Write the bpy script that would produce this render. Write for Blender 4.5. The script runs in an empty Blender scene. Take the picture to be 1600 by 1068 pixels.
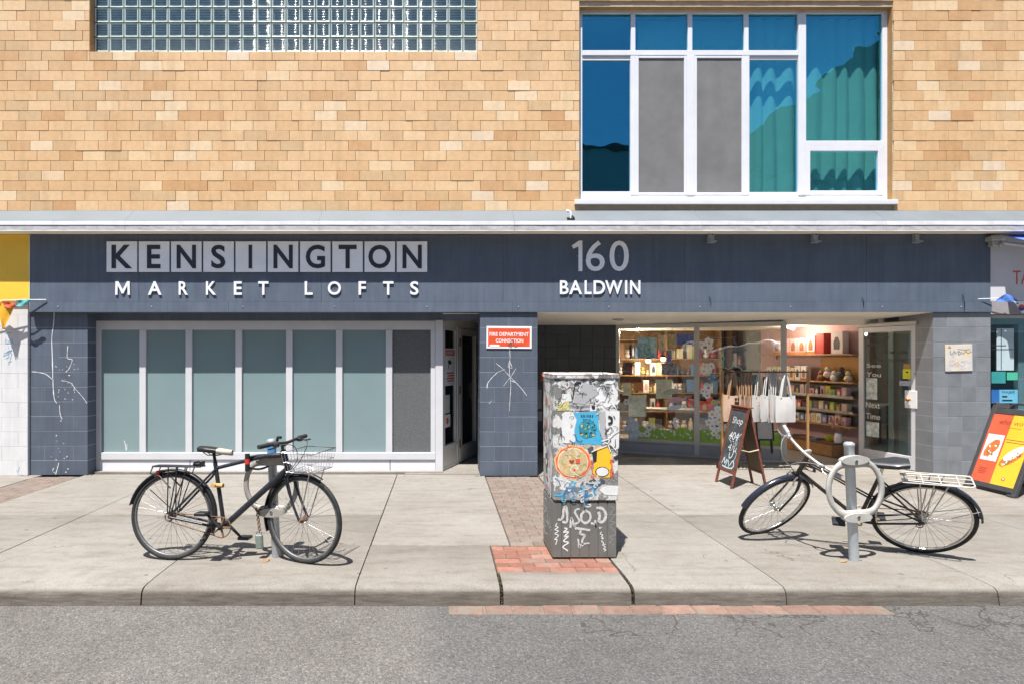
import bpy, math, random
from mathutils import Vector, Matrix
random.seed(11)
rnd = random.uniform
sc = bpy.context.scene
COL = sc.collection
R = math.radians

# ------------------------------------------------------------------ camera, sky, sun, exposure
EYE, DIST, FPX = 1.61, 8.0, 929.0
cam_d = bpy.data.cameras.new('camera')
cam = bpy.data.objects.new('camera', cam_d); COL.objects.link(cam)
cam.location = (0, -DIST, EYE); cam.rotation_euler = (R(90), 0, 0)
cam_d.sensor_width = 36; cam_d.lens = 36 * FPX / 1600
cam_d.shift_x = 110 / 1600; cam_d.shift_y = 22 / 1600
cam_d.clip_start = .05; cam_d.clip_end = 3000
sc.camera = cam
LDIR = Vector((.16, .38, -1)).normalized()          # direction the sunlight travels
w = bpy.data.worlds.new('World'); sc.world = w; w.use_nodes = True
nt = w.node_tree; nt.nodes.clear()
sky = nt.nodes.new('ShaderNodeTexSky'); sky.sky_type = 'NISHITA'; sky.sun_disc = False
sky.sun_elevation = math.asin(-LDIR.z)
sky.sun_rotation = math.atan2(-LDIR.x, -LDIR.y)
sky.air_density = 1.0; sky.dust_density = .4; sky.ozone_density = 2.0
bg = nt.nodes.new('ShaderNodeBackground'); bg.inputs['Strength'].default_value = .08
wo = nt.nodes.new('ShaderNodeOutputWorld')
nt.links.new(sky.outputs[0], bg.inputs[0]); nt.links.new(bg.outputs[0], wo.inputs[0])
sun_d = bpy.data.lights.new('sun', 'SUN'); sun_d.energy = 5.0; sun_d.angle = R(.5); sun_d.color = (1, .965, .91)
sun = bpy.data.objects.new('sun', sun_d); COL.objects.link(sun)
sun.location = (-3, -8, 20); sun.rotation_euler = LDIR.to_track_quat('-Z', 'Y').to_euler()
sc.view_settings.view_transform = 'Standard'; sc.view_settings.look = 'None'
sc.view_settings.gamma = 1; sc.view_settings.exposure = .95
sc.view_settings.use_curve_mapping = False
sc.cycles.max_bounces = 6; sc.cycles.diffuse_bounces = 3; sc.cycles.glossy_bounces = 3; sc.cycles.transparent_max_bounces = 12

# ------------------------------------------------------------------ measuring helpers (photo pixel + depth -> metres)
def PX(px, Y=0.): return (px - 690) / FPX * (DIST + Y)
def PZ(py, Y=0.): return EYE - (py - 556) / FPX * (DIST + Y)
def GP(px, py):
    d = FPX * EYE / (py - 556); return Vector(((px - 690) / FPX * d, d - DIST, 0))

# ------------------------------------------------------------------ materials
def nodes(name):
    m = bpy.data.materials.new(name); m.use_nodes = True
    t = m.node_tree; t.nodes.clear()
    o = t.nodes.new('ShaderNodeOutputMaterial')
    return m, t, o
def nn(t, typ, **kw):
    n = t.nodes.new(typ)
    for k, v in kw.items():
        if k in n.inputs.keys(): n.inputs[k].default_value = v
        else: setattr(n, k, v)
    return n
def mul(c, k): return tuple(min(1, max(0, x * k)) for x in c[:3]) + (1,)
def c4(c): return tuple(c[:3]) + (1,)
def noise(t, scale, detail=5, rough=.6, vec=None, dist=0):
    n = nn(t, 'ShaderNodeTexNoise', Scale=scale, Detail=detail, Roughness=rough, Distortion=dist)
    if vec is None:
        g = nn(t, 'ShaderNodeNewGeometry'); vec = g.outputs['Position']
    t.links.new(vec, n.inputs['Vector'])
    return n.outputs['Fac']
def ramp(t, fac, stops, interp='LINEAR'):
    r = nn(t, 'ShaderNodeValToRGB'); cr = r.color_ramp; cr.interpolation = interp
    while len(cr.elements) < len(stops): cr.elements.new(.5)
    for e, (p, c) in zip(cr.elements, stops): e.position = p; e.color = c4(c) if len(c) == 3 else c
    t.links.new(fac, r.inputs[0]); return r.outputs[0]
def mixc(t, fac, a, b, mode='MIX'):
    m = nn(t, 'ShaderNodeMix', data_type='RGBA', blend_type=mode)
    for sock, val in ((m.inputs['Factor'], fac), (m.inputs[6], a), (m.inputs[7], b)):
        if isinstance(val, bpy.types.NodeSocket): t.links.new(val, sock)
        else: sock.default_value = val if isinstance(val, (int, float)) else c4(val)
    return m.outputs[2]
def math_(t, op, a, b=0, clamp=False):
    m = nn(t, 'ShaderNodeMath', operation=op, use_clamp=clamp)
    for s, v in ((m.inputs[0], a), (m.inputs[1], b)):
        if isinstance(v, bpy.types.NodeSocket): t.links.new(v, s)
        else: s.default_value = v
    return m.outputs[0]
def finish(t, o, col, rough=.6, metal=0, bump=0, bs=80, spec=.5, coat=0, bumpsock=None, bdist=.004):
    b = nn(t, 'ShaderNodeBsdfPrincipled')
    for s, v in (('Base Color', col), ('Roughness', rough), ('Metallic', metal), ('Specular IOR Level', spec), ('Coat Weight', coat)):
        if isinstance(v, bpy.types.NodeSocket): t.links.new(v, b.inputs[s])
        else: b.inputs[s].default_value = c4(v) if s == 'Base Color' else v
    if bump:
        bn = nn(t, 'ShaderNodeBump', Strength=bump, Distance=bdist)
        t.links.new(bumpsock if bumpsock is not None else noise(t, bs, 4), bn.inputs['Height'])
        t.links.new(bn.outputs[0], b.inputs['Normal'])
    t.links.new(b.outputs[0], o.inputs[0]); return b
MATS = {}
def M(name, col, rough=.6, metal=0, var=.12, vs=4., bump=0, bs=80, spec=.5, coat=0, objvar=0, dirt=None, streak=0):
    if name in MATS: return MATS[name]
    m, t, o = nodes(name)
    f = noise(t, vs, 6, .65)
    c = ramp(t, f, [(.3, mul(col, 1 - var)), (.7, mul(col, 1 + var))])
    if dirt:                                   # (colour, amount, scale): blotches of grime
        f2 = noise(t, dirt[2], 7, .7)
        c = mixc(t, ramp(t, f2, [(.5, (0, 0, 0)), (.5 + .28 / max(dirt[1], .05) * .5, (dirt[1],) * 3)]), c, dirt[0])
    if streak:                                 # rain streaks
        g_ = nn(t, 'ShaderNodeNewGeometry'); mp = nn(t, 'ShaderNodeMapping'); mp.inputs['Scale'].default_value = (9, 9, .6); t.links.new(g_.outputs['Position'], mp.inputs[0])
        c = mixc(t, 1.0, c, ramp(t, noise(t, 1.5, 7, .7, mp.outputs[0]), [(.3, (1 - streak,) * 3), (.5, (1, 1, 1)), (.72, (1 + streak,) * 3)]), 'MULTIPLY')
    if objvar:
        oi = nn(t, 'ShaderNodeObjectInfo')
        c = mixc(t, 1.0, c, ramp(t, oi.outputs['Random'], [(0, (1 - objvar,) * 3), (1, (1, 1, 1))]), 'MULTIPLY')
    rr = rough
    if var and rough > .15:
        rr = math_(t, 'MULTIPLY_ADD', f, .25, False); rr.node.inputs[2].default_value = rough - .12
    finish(t, o, c, rr, metal, bump, bs, spec, coat)
    MATS[name] = m; return m

def brick_mat():
    m, t, o = nodes('glazed_buff_brick')
    oi = nn(t, 'ShaderNodeObjectInfo'); g = nn(t, 'ShaderNodeNewGeometry')
    r = math_(t, 'FRACT', math_(t, 'ADD', math_(t, 'MULTIPLY', oi.outputs['Random'], 7.31), math_(t, 'MULTIPLY', g.outputs['Random Per Island'], 5.77)))
    c = ramp(t, r, [(0, (.56, .325, .155)), (.07, (.60, .375, .19)), (.17, (.59, .41, .23)), (.26, (.635, .41, .217)), (.55, (.67, .445, .243)),
                    (.82, (.695, .475, .272)), (.90, (.72, .525, .315)), (.96, (.74, .575, .385)), (1, (.71, .575, .43))])
    f = noise(t, 14, 6, .7)
    c = mixc(t, 1.0, c, ramp(t, f, [(.25, (.86, .85, .83)), (.75, (1.06, 1.05, 1.04))]), 'MULTIPLY')
    f2 = noise(t, 1.1, 5, .6)
    c = mixc(t, 1.0, c, ramp(t, f2, [(.3, (.94, .92, .9)), (.7, (1.03, 1.03, 1.03))]), 'MULTIPLY')
    mp = nn(t, 'ShaderNodeMapping'); mp.inputs['Scale'].default_value = (5, 5, .35); t.links.new(g.outputs['Position'], mp.inputs[0])
    c = mixc(t, 1.0, c, ramp(t, noise(t, 1.4, 6, .65, mp.outputs[0]), [(.28, (.88, .86, .83)), (.5, (1, 1, 1)), (.8, (1.03, 1.03, 1.03))]), 'MULTIPLY')     # rain streaks
    sp2 = ramp(t, noise(t, 55, 3, .6), [(.70, (0,) * 3), (.74, (.45,) * 3)])
    c = mixc(t, sp2, c, (.36, .22, .10))
    finish(t, o, c, .42, 0, .3, 34, .5, bdist=.003)
    return m
def concrete_mat():
    m, t, o = nodes('pavement_concrete')
    g = nn(t, 'ShaderNodeNewGeometry'); pos = g.outputs['Position']
    oi = nn(t, 'ShaderNodeObjectInfo')
    c = ramp(t, noise(t, .9, 7, .62), [(.3, (.206, .187, .164)), (.52, (.240, .222, .199)), (.72, (.264, .247, .226))])
    c = mixc(t, 1.0, c, ramp(t, oi.outputs['Random'], [(0, (.93, .92, .9)), (1, (1.04, 1.04, 1.04))]), 'MULTIPLY')
    c = mixc(t, 1.0, c, ramp(t, noise(t, 75, 6, .8), [(.30, (.68, .67, .66)), (.5, (1, 1, 1)), (.7, (1.16, 1.16, 1.15))]), 'MULTIPLY')
    mp = nn(t, 'ShaderNodeMapping'); mp.inputs['Scale'].default_value = (1.2, 5.5, 3); t.links.new(pos, mp.inputs[0])
    c = mixc(t, 1.0, c, ramp(t, noise(t, 1.6, 6, .65, mp.outputs[0]), [(.34, (.82, .8, .77)), (.5, (1, 1, 1)), (.75, (1.05, 1.05, 1.05))]), 'MULTIPLY')
    c = mixc(t, 1.0, c, ramp(t, noise(t, 11, 7, .72), [(.28, (.86, .845, .83)), (.5, (1, 1, 1)), (.72, (1.06, 1.055, 1.05))]), 'MULTIPLY')
    stain = ramp(t, noise(t, 1.9, 6, .7, dist=.8), [(.58, (0,) * 3), (.72, (.35,) * 3)])
    c = mixc(t, stain, c, (.155, .135, .112))
    v = nn(t, 'ShaderNodeTexVoronoi', Scale=3.6); t.links.new(pos, v.inputs['Vector'])     # old chewing gum and oil drops
    spot = math_(t, 'LESS_THAN', v.outputs['Distance'], .075)
    big = math_(t, 'GREATER_THAN', noise(t, 2.3, 2), .5)
    c = mixc(t, math_(t, 'MULTIPLY', math_(t, 'MULTIPLY', spot, big), .75), c, (.12, .10, .085))
    e = nn(t, 'ShaderNodeTexVoronoi', Scale=.55, feature='DISTANCE_TO_EDGE')            # hairline cracks
    wv = nn(t, 'ShaderNodeVectorMath', operation='ADD')
    n3 = nn(t, 'ShaderNodeTexNoise', Scale=2.2, Detail=5.); t.links.new(pos, n3.inputs['Vector'])
    t.links.new(pos, wv.inputs[0]); t.links.new(n3.outputs['Color'], wv.inputs[1]); t.links.new(wv.outputs[0], e.inputs['Vector'])
    crack = math_(t, 'MULTIPLY', math_(t, 'LESS_THAN', e.outputs['Distance'], .0035), math_(t, 'GREATER_THAN', noise(t, .8, 2), .62))
    c = mixc(t, math_(t, 'MULTIPLY', crack, .6), c, (.10, .085, .07))
    sx = nn(t, 'ShaderNodeSeparateXYZ'); t.links.new(pos, sx.inputs[0])
    z = sx.outputs['Z']; zz = math_(t, 'MULTIPLY', math_(t, 'ADD', z, .012), -38, True)                      # grime on the kerb face
    ms = nn(t, 'ShaderNodeMapping'); ms.inputs['Scale'].default_value = (2.2, 6, 26); t.links.new(pos, ms.inputs[0])
    gr = math_(t, 'MULTIPLY', zz, ramp(t, noise(t, 2.2, 8, .75, ms.outputs[0]), [(.3, (.35,) * 3), (.62, (1,) * 3)]))
    c = mixc(t, gr, c, mixc(t, noise(t, 3, 5), (.055, .047, .039), (.125, .108, .09)))
    finish(t, o, c, .88, 0, .7, 130, .25, bdist=.004)
    return m
def asphalt_mat():
    m, t, o = nodes('worn_asphalt')
    g = nn(t, 'ShaderNodeNewGeometry'); pos = g.outputs['Position']
    sx = nn(t, 'ShaderNodeSeparateXYZ'); t.links.new(pos, sx.inputs[0])
    edge = math_(t, 'ADD', sx.outputs['X'], math_(t, 'MULTIPLY', noise(t, 5, 4), .12))
    newer = math_(t, 'MULTIPLY', math_(t, 'ADD', math_(t, 'ADD', edge, math_(t, 'MULTIPLY', noise(t, 1.3, 4), .5)), -.18), 5.0, True)                                        # a darker resurfaced half
    base = mixc(t, newer, (.146, .138, .131), (.116, .113, .111))
    base = mixc(t, 1.0, base, ramp(t, noise(t, .7, 6, .6), [(.3, (.88, .87, .86)), (.7, (1.08, 1.08, 1.08))]), 'MULTIPLY')
    v = nn(t, 'ShaderNodeTexVoronoi', Scale=125.); t.links.new(pos, v.inputs['Vector'])
    sp = nn(t, 'ShaderNodeSeparateColor'); t.links.new(v.outputs['Color'], sp.inputs[0])
    c = mixc(t, 1.0, base, ramp(t, sp.outputs[0], [(0, (.66, .64, .62)), (.45, (.93, .93, .93)), (.75, (1.08, 1.07, 1.06)), (.93, (1.28, 1.25, 1.22)), (1, (1.7, 1.64, 1.58))]), 'MULTIPLY')
    c = mixc(t, 1.0, c, ramp(t, noise(t, 40, 5, .7), [(.3, (.75,) * 3), (.7, (1.15,) * 3)]), 'MULTIPLY')
    c = mixc(t, 1.0, c, ramp(t, noise(t, 5, 7, .75), [(.3, (.84, .83, .82)), (.5, (1, 1, 1)), (.7, (1.08, 1.08, 1.08))]), 'MULTIPLY')
    e = nn(t, 'ShaderNodeTexVoronoi', Scale=2.2, feature='DISTANCE_TO_EDGE')
    wv = nn(t, 'ShaderNodeVectorMath', operation='ADD'); n3 = nn(t, 'ShaderNodeTexNoise', Scale=3., Detail=5.)
    t.links.new(pos, n3.inputs['Vector']); t.links.new(pos, wv.inputs[0]); t.links.new(n3.outputs['Color'], wv.inputs[1]); t.links.new(wv.outputs[0], e.inputs['Vector'])
    near = math_(t, 'GREATER_THAN', math_(t, 'ADD', sx.outputs['Y'], math_(t, 'MULTIPLY', noise(t, 2, 3), .3)), -4.13)
    crack = math_(t, 'MULTIPLY', math_(t, 'MULTIPLY', math_(t, 'LESS_THAN', e.outputs['Distance'], .02), near), math_(t, 'GREATER_THAN', sx.outputs['X'], .9))
    c = mixc(t, math_(t, 'MULTIPLY', crack, .7), c, (.045, .036, .028))
    h = math_(t, 'ADD', math_(t, 'MULTIPLY', v.outputs['Distance'], -1.0), math_(t, 'MULTIPLY', crack, -.6))
    finish(t, o, c, .85, 0, .6, 0, .3, bumpsock=h, bdist=.006)
    return m
def glass_mat(name, tint=(.9, .95, .95), refl=(1, 1, 1), base=.04, rough=0., top=1., wob=0.):
    m, t, o = nodes(name)
    tr = nn(t, 'ShaderNodeBsdfTransparent'); tr.inputs[0].default_value = c4(tint)
    gl = nn(t, 'ShaderNodeBsdfGlossy', Roughness=rough); gl.inputs[0].default_value = c4(refl)
    if wob:                                                              # float glass is never quite flat
        bn = nn(t, 'ShaderNodeBump', Strength=wob, Distance=.03); t.links.new(noise(t, 1.6, 2, .4), bn.inputs['Height']); t.links.new(bn.outputs[0], gl.inputs['Normal'])
    fr = nn(t, 'ShaderNodeLayerWeight', Blend=.5)
    fac = math_(t, 'MULTIPLY_ADD', math_(t, 'POWER', fr.outputs['Facing'], 5.), top, True); fac.node.inputs[2].default_value = base
    mx = nn(t, 'ShaderNodeMixShader'); t.links.new(fac, mx.inputs[0])
    t.links.new(tr.outputs[0], mx.inputs[1]); t.links.new(gl.outputs[0], mx.inputs[2]); t.links.new(mx.outputs[0], o.inputs[0])
    return m
def emit_mat(name, col, s):
    m, t, o = nodes(name); e = nn(t, 'ShaderNodeEmission', Strength=s); e.inputs[0].default_value = c4(col)
    t.links.new(e.outputs[0], o.inputs[0]); return m
def collage_mat(name, warm=0.):
    m, t, o = nodes(name)
    g = nn(t, 'ShaderNodeNewGeometry'); pos = g.outputs['Position']
    base = ramp(t, noise(t, 3, 5), [(.3, (.16, .16, .155)), (.7, (.27, .27, .26))])
    v = nn(t, 'ShaderNodeTexVoronoi', Scale=9.); n3 = nn(t, 'ShaderNodeTexNoise', Scale=14., Detail=5.)
    wv = nn(t, 'ShaderNodeVectorMath', operation='MULTIPLY_ADD'); t.links.new(n3.outputs['Color'], wv.inputs[0]); wv.inputs[1].default_value = (.16,) * 3
    t.links.new(pos, n3.inputs['Vector']); t.links.new(pos, wv.inputs[2]); t.links.new(wv.outputs[0], v.inputs['Vector'])
    sp = nn(t, 'ShaderNodeSeparateColor'); t.links.new(v.outputs['Color'], sp.inputs[0])
    paper = ramp(t, sp.outputs[1], [(0, (.62, .61, .59)), (.5, (.45, .45, .45)), (.72, (.66, .66, .66)), (.86, (.55 + warm * .1, .47, .40)), (.95, (.60, .30 + .1 * warm, .22)), (1, (.55, .5, .25))], 'CONSTANT')
    c = mixc(t, ramp(t, math_(t, 'ADD', sp.outputs[0], math_(t, 'MULTIPLY', noise(t, 30, 4, .7), .5)), [(.62, (0,) * 3), (.68, (1,) * 3)]), base, paper)
    nz = noise(t, 26, 6, .68, dist=1.2)
    ink = ramp(t, nz, [(.485, (0,) * 3), (.497, (1,) * 3), (.512, (1,) * 3), (.525, (0,) * 3)])
    ink2 = ramp(t, noise(t, 7, 4, .6), [(.46, (0,) * 3), (.54, (.85,) * 3)])
    c = mixc(t, math_(t, 'MULTIPLY', ink, ink2), c, (.035, .035, .04))
    blot = ramp(t, noise(t, 18, 7, .75), [(.60, (0,) * 3), (.66, (.8,) * 3)])
    c = mixc(t, blot, c, (.05, .05, .055))
    wh = ramp(t, noise(t, 22, 7, .75, dist=.6), [(.60, (0,) * 3), (.65, (.9,) * 3)])
    c = mixc(t, wh, c, (.70, .69, .67))
    finish(t, o, c, .6, 0, .3, 60, .4, bdist=.002)
    return m

BRICK = brick_mat(); CONC = concrete_mat(); ASPH = asphalt_mat()
MORTAR = M('brick_mortar', (.50, .39, .27), .9, var=.15, vs=9)
NAVY = M('navy_blue_grey_paint', (.088, .112, .154), .55, var=.10, vs=2.2, bump=.12, bs=120, dirt=((.16, .18, .21), .35, 3.2), streak=.16)
NAVYB = M('painted_block', (.088, .110, .150), .62, var=.10, vs=3, bump=.35, bs=140, objvar=.14, dirt=((.13, .15, .18), .4, 2.5), streak=.14)
GREYB = M('greyblue_scored_block', (.20, .215, .235), .6, var=.14, vs=4, bump=.3, bs=140, objvar=.2, dirt=((.28, .28, .28), .5, 5))
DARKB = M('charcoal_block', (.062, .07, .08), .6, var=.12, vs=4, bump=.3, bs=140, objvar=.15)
JOINT = M('pale_block_joint', (.30, .33, .37), .8, var=.1)
ALU = M('painted_aluminium', (.56, .565, .59), .38, .0, .05, 3, spec=.5)
ALUW = M('white_window_frame', (.66, .665, .70), .4, 0, .05, 4)
ALUC = M('cream_grey_frame', (.50, .485, .45), .45, 0, .07, 4)
CREAM = M('cream_soffit', (.92, .865, .765), .75, 0, .06, 1.6, dirt=((.7, .64, .55), .3, 2))
WHITE = M('white_paint', (.60, .60, .61), .6, 0, .06, 3, bump=.2, bs=120, dirt=((.48, .48, .49), .35, 2.5), streak=.08)
PLAINW = M('plain_white', (.76, .76, .76), .5, 0, .04)
ENTRYF = M('entry_aluminium', (.66, .645, .61), .4, 0, .06, 4)
TRIMW = M('weathered_white_trim', (.72, .72, .73), .5, 0, .08, 6, dirt=((.45, .43, .40), .5, 7))
LETW = M('white_letter', (.74, .75, .78), .4, 0, .05, 8)
TILEW = M('sign_tile_grey_white', (.90, .91, .94), .5, 0, .06, 5)
LETD = M('dark_letter', (.03, .033, .045), .5, 0, .1)
GALV = M('galvanised_flashing', (.135, .155, .17), .65, .0, .10, 1.8, bump=.15, bs=9)
DRIP = M('grey_drip_edge', (.36, .36, .385), .6, 0, .2, 14, bump=.5, bs=60)
RUST = M('rust', (.17, .09, .045), .8, .2, .4, 30)
BLACK = M('black_paint', (.014, .015, .018), .42, 0, .3, 12, dirt=((.06, .055, .05), .35, 16))
RUBBER = M('tyre_rubber', (.018, .018, .019), .75, 0, .3, 20, dirt=((.085, .078, .07), .5, 14))
STEEL = M('worn_steel', (.45, .45, .46), .32, .9, .2, 20)
CHROME = M('tarnished_chrome', (.62, .60, .56), .25, .9, .2, 18)
POST = M('galvanised_post', (.42, .45, .48), .45, .55, .15, 10, dirt=((.30, .32, .33), .5, 12))
CASTAL = M('cast_aluminium', (.36, .345, .31), .5, .3, .16, 14, bump=.2, bs=70)
CASTW = M('pale_cast_aluminium', (.46, .45, .42), .5, .2, .12, 14, bump=.2, bs=70)
REDP = M('red_sign', (.62, .075, .035), .45, 0, .15, 9, dirt=((.75, .6, .55), .3, 12))
ORANGE = M('orange_red_print', (.68, .10, .045), .45, 0, .06, 8)
YELLOWP = M('yellow_print', (.85, .47, .03), .45, 0, .05, 8)
YELLOW = M('yellow_wall_paint', (.85, .52, .05), .6, 0, .07, 2)
WOODR = M('red_brown_wood', (.155, .045, .026), .5, 0, .35, 22, dirt=((.26, .13, .08), .5, 18))
WOOD = M('honey_wood', (.36, .19, .075), .5, 0, .2, 12)
WOODD = M('dark_wood', (.10, .05, .025), .5, 0, .25, 12)
CHALKB = M('chalkboard', (.05, .055, .06), .75, 0, .35, 10, dirt=((.22, .23, .24), .5, 9))
CHALK = M('chalk', (.70, .70, .68), .9, 0, .25, 50)
PLASTIC = M('charcoal_plastic', (.045, .047, .052), .5, 0, .12, 12, bump=.2, bs=150)
PINK = M('pink_wall', (.55, .36, .37), .8, 0, .05)
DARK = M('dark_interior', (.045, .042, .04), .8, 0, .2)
FLOOR = M('shop_floor', (.22, .21, .20), .5, 0, .12)
ROOM = M('room_white', (.6, .6, .58), .8, 0, .05)
PAVER = M('red_paver', (.30, .135, .095), .85, 0, .22, 14, bump=.4, bs=120, objvar=.38, dirt=((.27, .225, .185), .75, 3.2))
PAVERG = M('dusty_old_paver', (.19, .145, .118), .88, 0, .2, 14, bump=.4, bs=120, objvar=.22, dirt=((.22, .195, .165), .85, 3.))
GUTB = M('gutter_brick', (.235, .145, .112), .9, 0, .22, 16, bump=.7, bs=80, objvar=.25, dirt=((.19, .165, .135), .95, 5))
SOIL = M('joint_soil', (.055, .045, .035), .95, 0, .4, 30, bump=.6, bs=60)
BEDM = M('paver_sand', (.17, .135, .105), .95, 0, .25, 20)
SPRAYW = M('white_spray_paint', (.50, .50, .49), .6, 0, .2, 30)
SPRAYD = M('white_drip', (.72, .72, .72), .5, 0, .1, 30)
BOXG = M('cabinet_grey', (.165, .163, .152), .55, .25, .12, 5, bump=.1, bs=40, dirt=((.24, .235, .22), .4, 8))
BLUES = M('cyan_sticker', (.07, .38, .60), .45, 0, .1, 20)
BLUEP = M('blue_spray', (.04, .18, .38), .6, 0, .3, 25)
TEAL = M('teal_art', (.03, .22, .30), .5, 0, .5, 45)
INK = M('black_ink', (.02, .02, .022), .6, 0, .1)
TAN = M('tan_noodle', (.55, .42, .24), .6, 0, .25, 40)
COLLAGE = collage_mat('sticker_collage'); COLLAGE2 = collage_mat('weathered_sticker_collage', 1.)
FROST = M('frosted_film', (.20, .275, .288), .14, 0, .05, 1.2, spec=.5)
SPECK = M('speckled_film', (.115, .12, .125), .4, 0, .55, 75, spec=.4)
BLOCKG = M('glass_block_face', (.06, .12, .17), .07, 0, .25, 10, spec=1.)
BLOCKL = M('glass_block_lip', (.44, .52, .50), .18, 0, .08, 10, spec=.8)
GROUT = M('block_grout', (.47, .47, .43), .85, 0, .08)
UPGLASS = glass_mat('blue_coated_glass', (.66, .90, .89), (.13, .66, .98), .21, 0., .8, .35)
SHOPGLASS = glass_mat('shop_glass', (.90, .95, .94), (1, 1, 1), .07, 0., 1., .25)
DOORGLASS = glass_mat('door_glass', (.72, .84, .85), (.85, .95, 1), .16, 0., 1.)
CURT = M('pale_curtain', (.60, .68, .65), .85, 0, .05, 3)
SCREEN = M('insect_screen', (.155, .153, .155), .85, 0, .16, 3.5, bump=.3, bs=260)
LEAFG = M('grass_green_film', (.26, .46, .05), .5, 0, .25, 22)
WARM = emit_mat('warm_bulb', (1, .78, .5), 14)

# ------------------------------------------------------------------ mesh builder
class MB:
    def __init__(s, T=None): s.v = []; s.f = []; s.mi = []; s.sm = []; s.T = T or Matrix.Identity(4)
    def add(s, vs, fs, mi=0, smooth=False):
        b = len(s.v); s.v += [tuple(s.T @ Vector(p)) for p in vs]
        for f in fs: s.f.append([b + i for i in f]); s.mi.append(mi); s.sm.append(smooth)
        return s
    def box(s, x0, x1, y0, y1, z0, z1, mi=0, bev=0):
        if bev <= 0:
            v = [(x, y, z) for x in (x0, x1) for y in (y0, y1) for z in (z0, z1)]
            return s.add(v, [(0, 1, 3, 2), (4, 6, 7, 5), (0, 4, 5, 1), (2, 3, 7, 6), (0, 2, 6, 4), (1, 5, 7, 3)], mi)
        v = []; idx = {}
        for i, (x, sx) in enumerate(((x0, 1), (x1, -1))):
            for j, (y, sy) in enumerate(((y0, 1), (y1, -1))):
                for k, (z, sz) in enumerate(((z0, 1), (z1, -1))):
                    for a, p in enumerate(((x, y + sy * bev, z + sz * bev), (x + sx * bev, y, z + sz * bev), (x + sx * bev, y + sy * bev, z))):
                        idx[i, j, k, a] = len(v); v.append(p)
        f = []
        for i in (0, 1): f.append([idx[i, j, k, 0] for j, k in ((0, 0), (0, 1), (1, 1), (1, 0))])
        for j in (0, 1): f.append([idx[i, j, k, 1] for i, k in ((0, 0), (0, 1), (1, 1), (1, 0))])
        for k in (0, 1): f.append([idx[i, j, k, 2] for i, j in ((0, 0), (0, 1), (1, 1), (1, 0))])
        for j in (0, 1):
            for k in (0, 1): f.append([idx[0, j, k, 1], idx[1, j, k, 1], idx[1, j, k, 2], idx[0, j, k, 2]])
        for i in (0, 1):
            for k in (0, 1): f.append([idx[i, 0, k, 0], idx[i, 1, k, 0], idx[i, 1, k, 2], idx[i, 0, k, 2]])
        for i in (0, 1):
            for j in (0, 1): f.append([idx[i, j, 0, 0], idx[i, j, 1, 0], idx[i, j, 1, 1], idx[i, j, 0, 1]])
        for i in (0, 1):
            for j in (0, 1):
                for k in (0, 1): f.append([idx[i, j, k, 0], idx[i, j, k, 1], idx[i, j, k, 2]])
        return s.add(v, f, mi)
    def prism(s, pts, z0, z1, mi=0, axis='z'):
        n = len(pts)
        mp = {'z': lambda a, b, c: (a, b, c), 'y': lambda a, b, c: (a, c, b), 'x': lambda a, b, c: (c, a, b)}[axis]
        v = [mp(a, b, z0) for a, b in pts] + [mp(a, b, z1) for a, b in pts]
        f = [list(range(n))[::-1], list(range(n, 2 * n))] + [(i, (i + 1) % n, n + (i + 1) % n, n + i) for i in range(n)]
        return s.add(v, f, mi)
    def tube(s, path, r, n=8, mi=0, closed=False, cap=True):
        P = [Vector(p) for p in path]; m = len(P)
        rr = r if isinstance(r, (list, tuple)) else [r] * m
        vs = []; up = None
        for i in range(m):
            if closed: d = P[(i + 1) % m] - P[i - 1]
            else: d = P[min(i + 1, m - 1)] - P[max(i - 1, 0)]
            d.normalize()
            if up is None:
                up = d.cross(Vector((0, 0, 1)))
                if up.length < .1: up = d.cross(Vector((1, 0, 0)))
            up = (up - d * up.dot(d)).normalized(); sd = d.cross(up)
            for k in range(n):
                a = 2 * math.pi * k / n; vs.append(P[i] + (up * math.cos(a) + sd * math.sin(a)) * rr[i])
        fs = []
        for i in range(m if closed else m - 1):
            j = (i + 1) % m
            for k in range(n): fs.append((i * n + k, i * n + (k + 1) % n, j * n + (k + 1) % n, j * n + k))
        s.add(vs, fs, mi, True)
        if cap and not closed: s.add(vs[:n], [list(range(n))[::-1]], mi); s.add(vs[-n:], [list(range(n))], mi)
        return s
    def circ(s, c, rad, r, axis='y', n=48, k=8, mi=0, a0=0, a1=360):
        full = a1 - a0 >= 360; P = []
        for i in range(n if full else n + 1):
            a = R(a0 + (a1 - a0) * i / n); u, v_ = rad * math.cos(a), rad * math.sin(a)
            P.append({'y': (c[0] + u, c[1], c[2] + v_), 'z': (c[0] + u, c[1] + v_, c[2]), 'x': (c[0], c[1] + u, c[2] + v_)}[axis])
        return s.tube(P, r, k, mi, closed=full)
    def disc(s, c, rad, t, axis='y', n=20, mi=0):
        pts = [(c[0 if axis != 'x' else 1] + rad * math.cos(2 * math.pi * i / n), c[2 if axis != 'z' else 1] + rad * math.sin(2 * math.pi * i / n)) for i in range(n)]
        k = {'x': 0, 'y': 1, 'z': 2}[axis]
        return s.prism(pts, c[k] - t / 2, c[k] + t / 2, mi, axis)
    def ball(s, c, r, n=10, mi=0, sc_=(1, 1, 1)):
        vs = []; fs = []; m = n // 2 + 1
        for i in range(m):
            a = math.pi * i / (m - 1)
            for k in range(n):
                b = 2 * math.pi * k / n
                vs.append((c[0] + r * sc_[0] * math.sin(a) * math.cos(b), c[1] + r * sc_[1] * math.sin(a) * math.sin(b), c[2] + r * sc_[2] * math.cos(a)))
        for i in range(m - 1):
            for k in range(n): fs.append((i * n + k, i * n + (k + 1) % n, (i + 1) * n + (k + 1) % n, (i + 1) * n + k))
        return s.add(vs, fs, mi, True)
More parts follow.
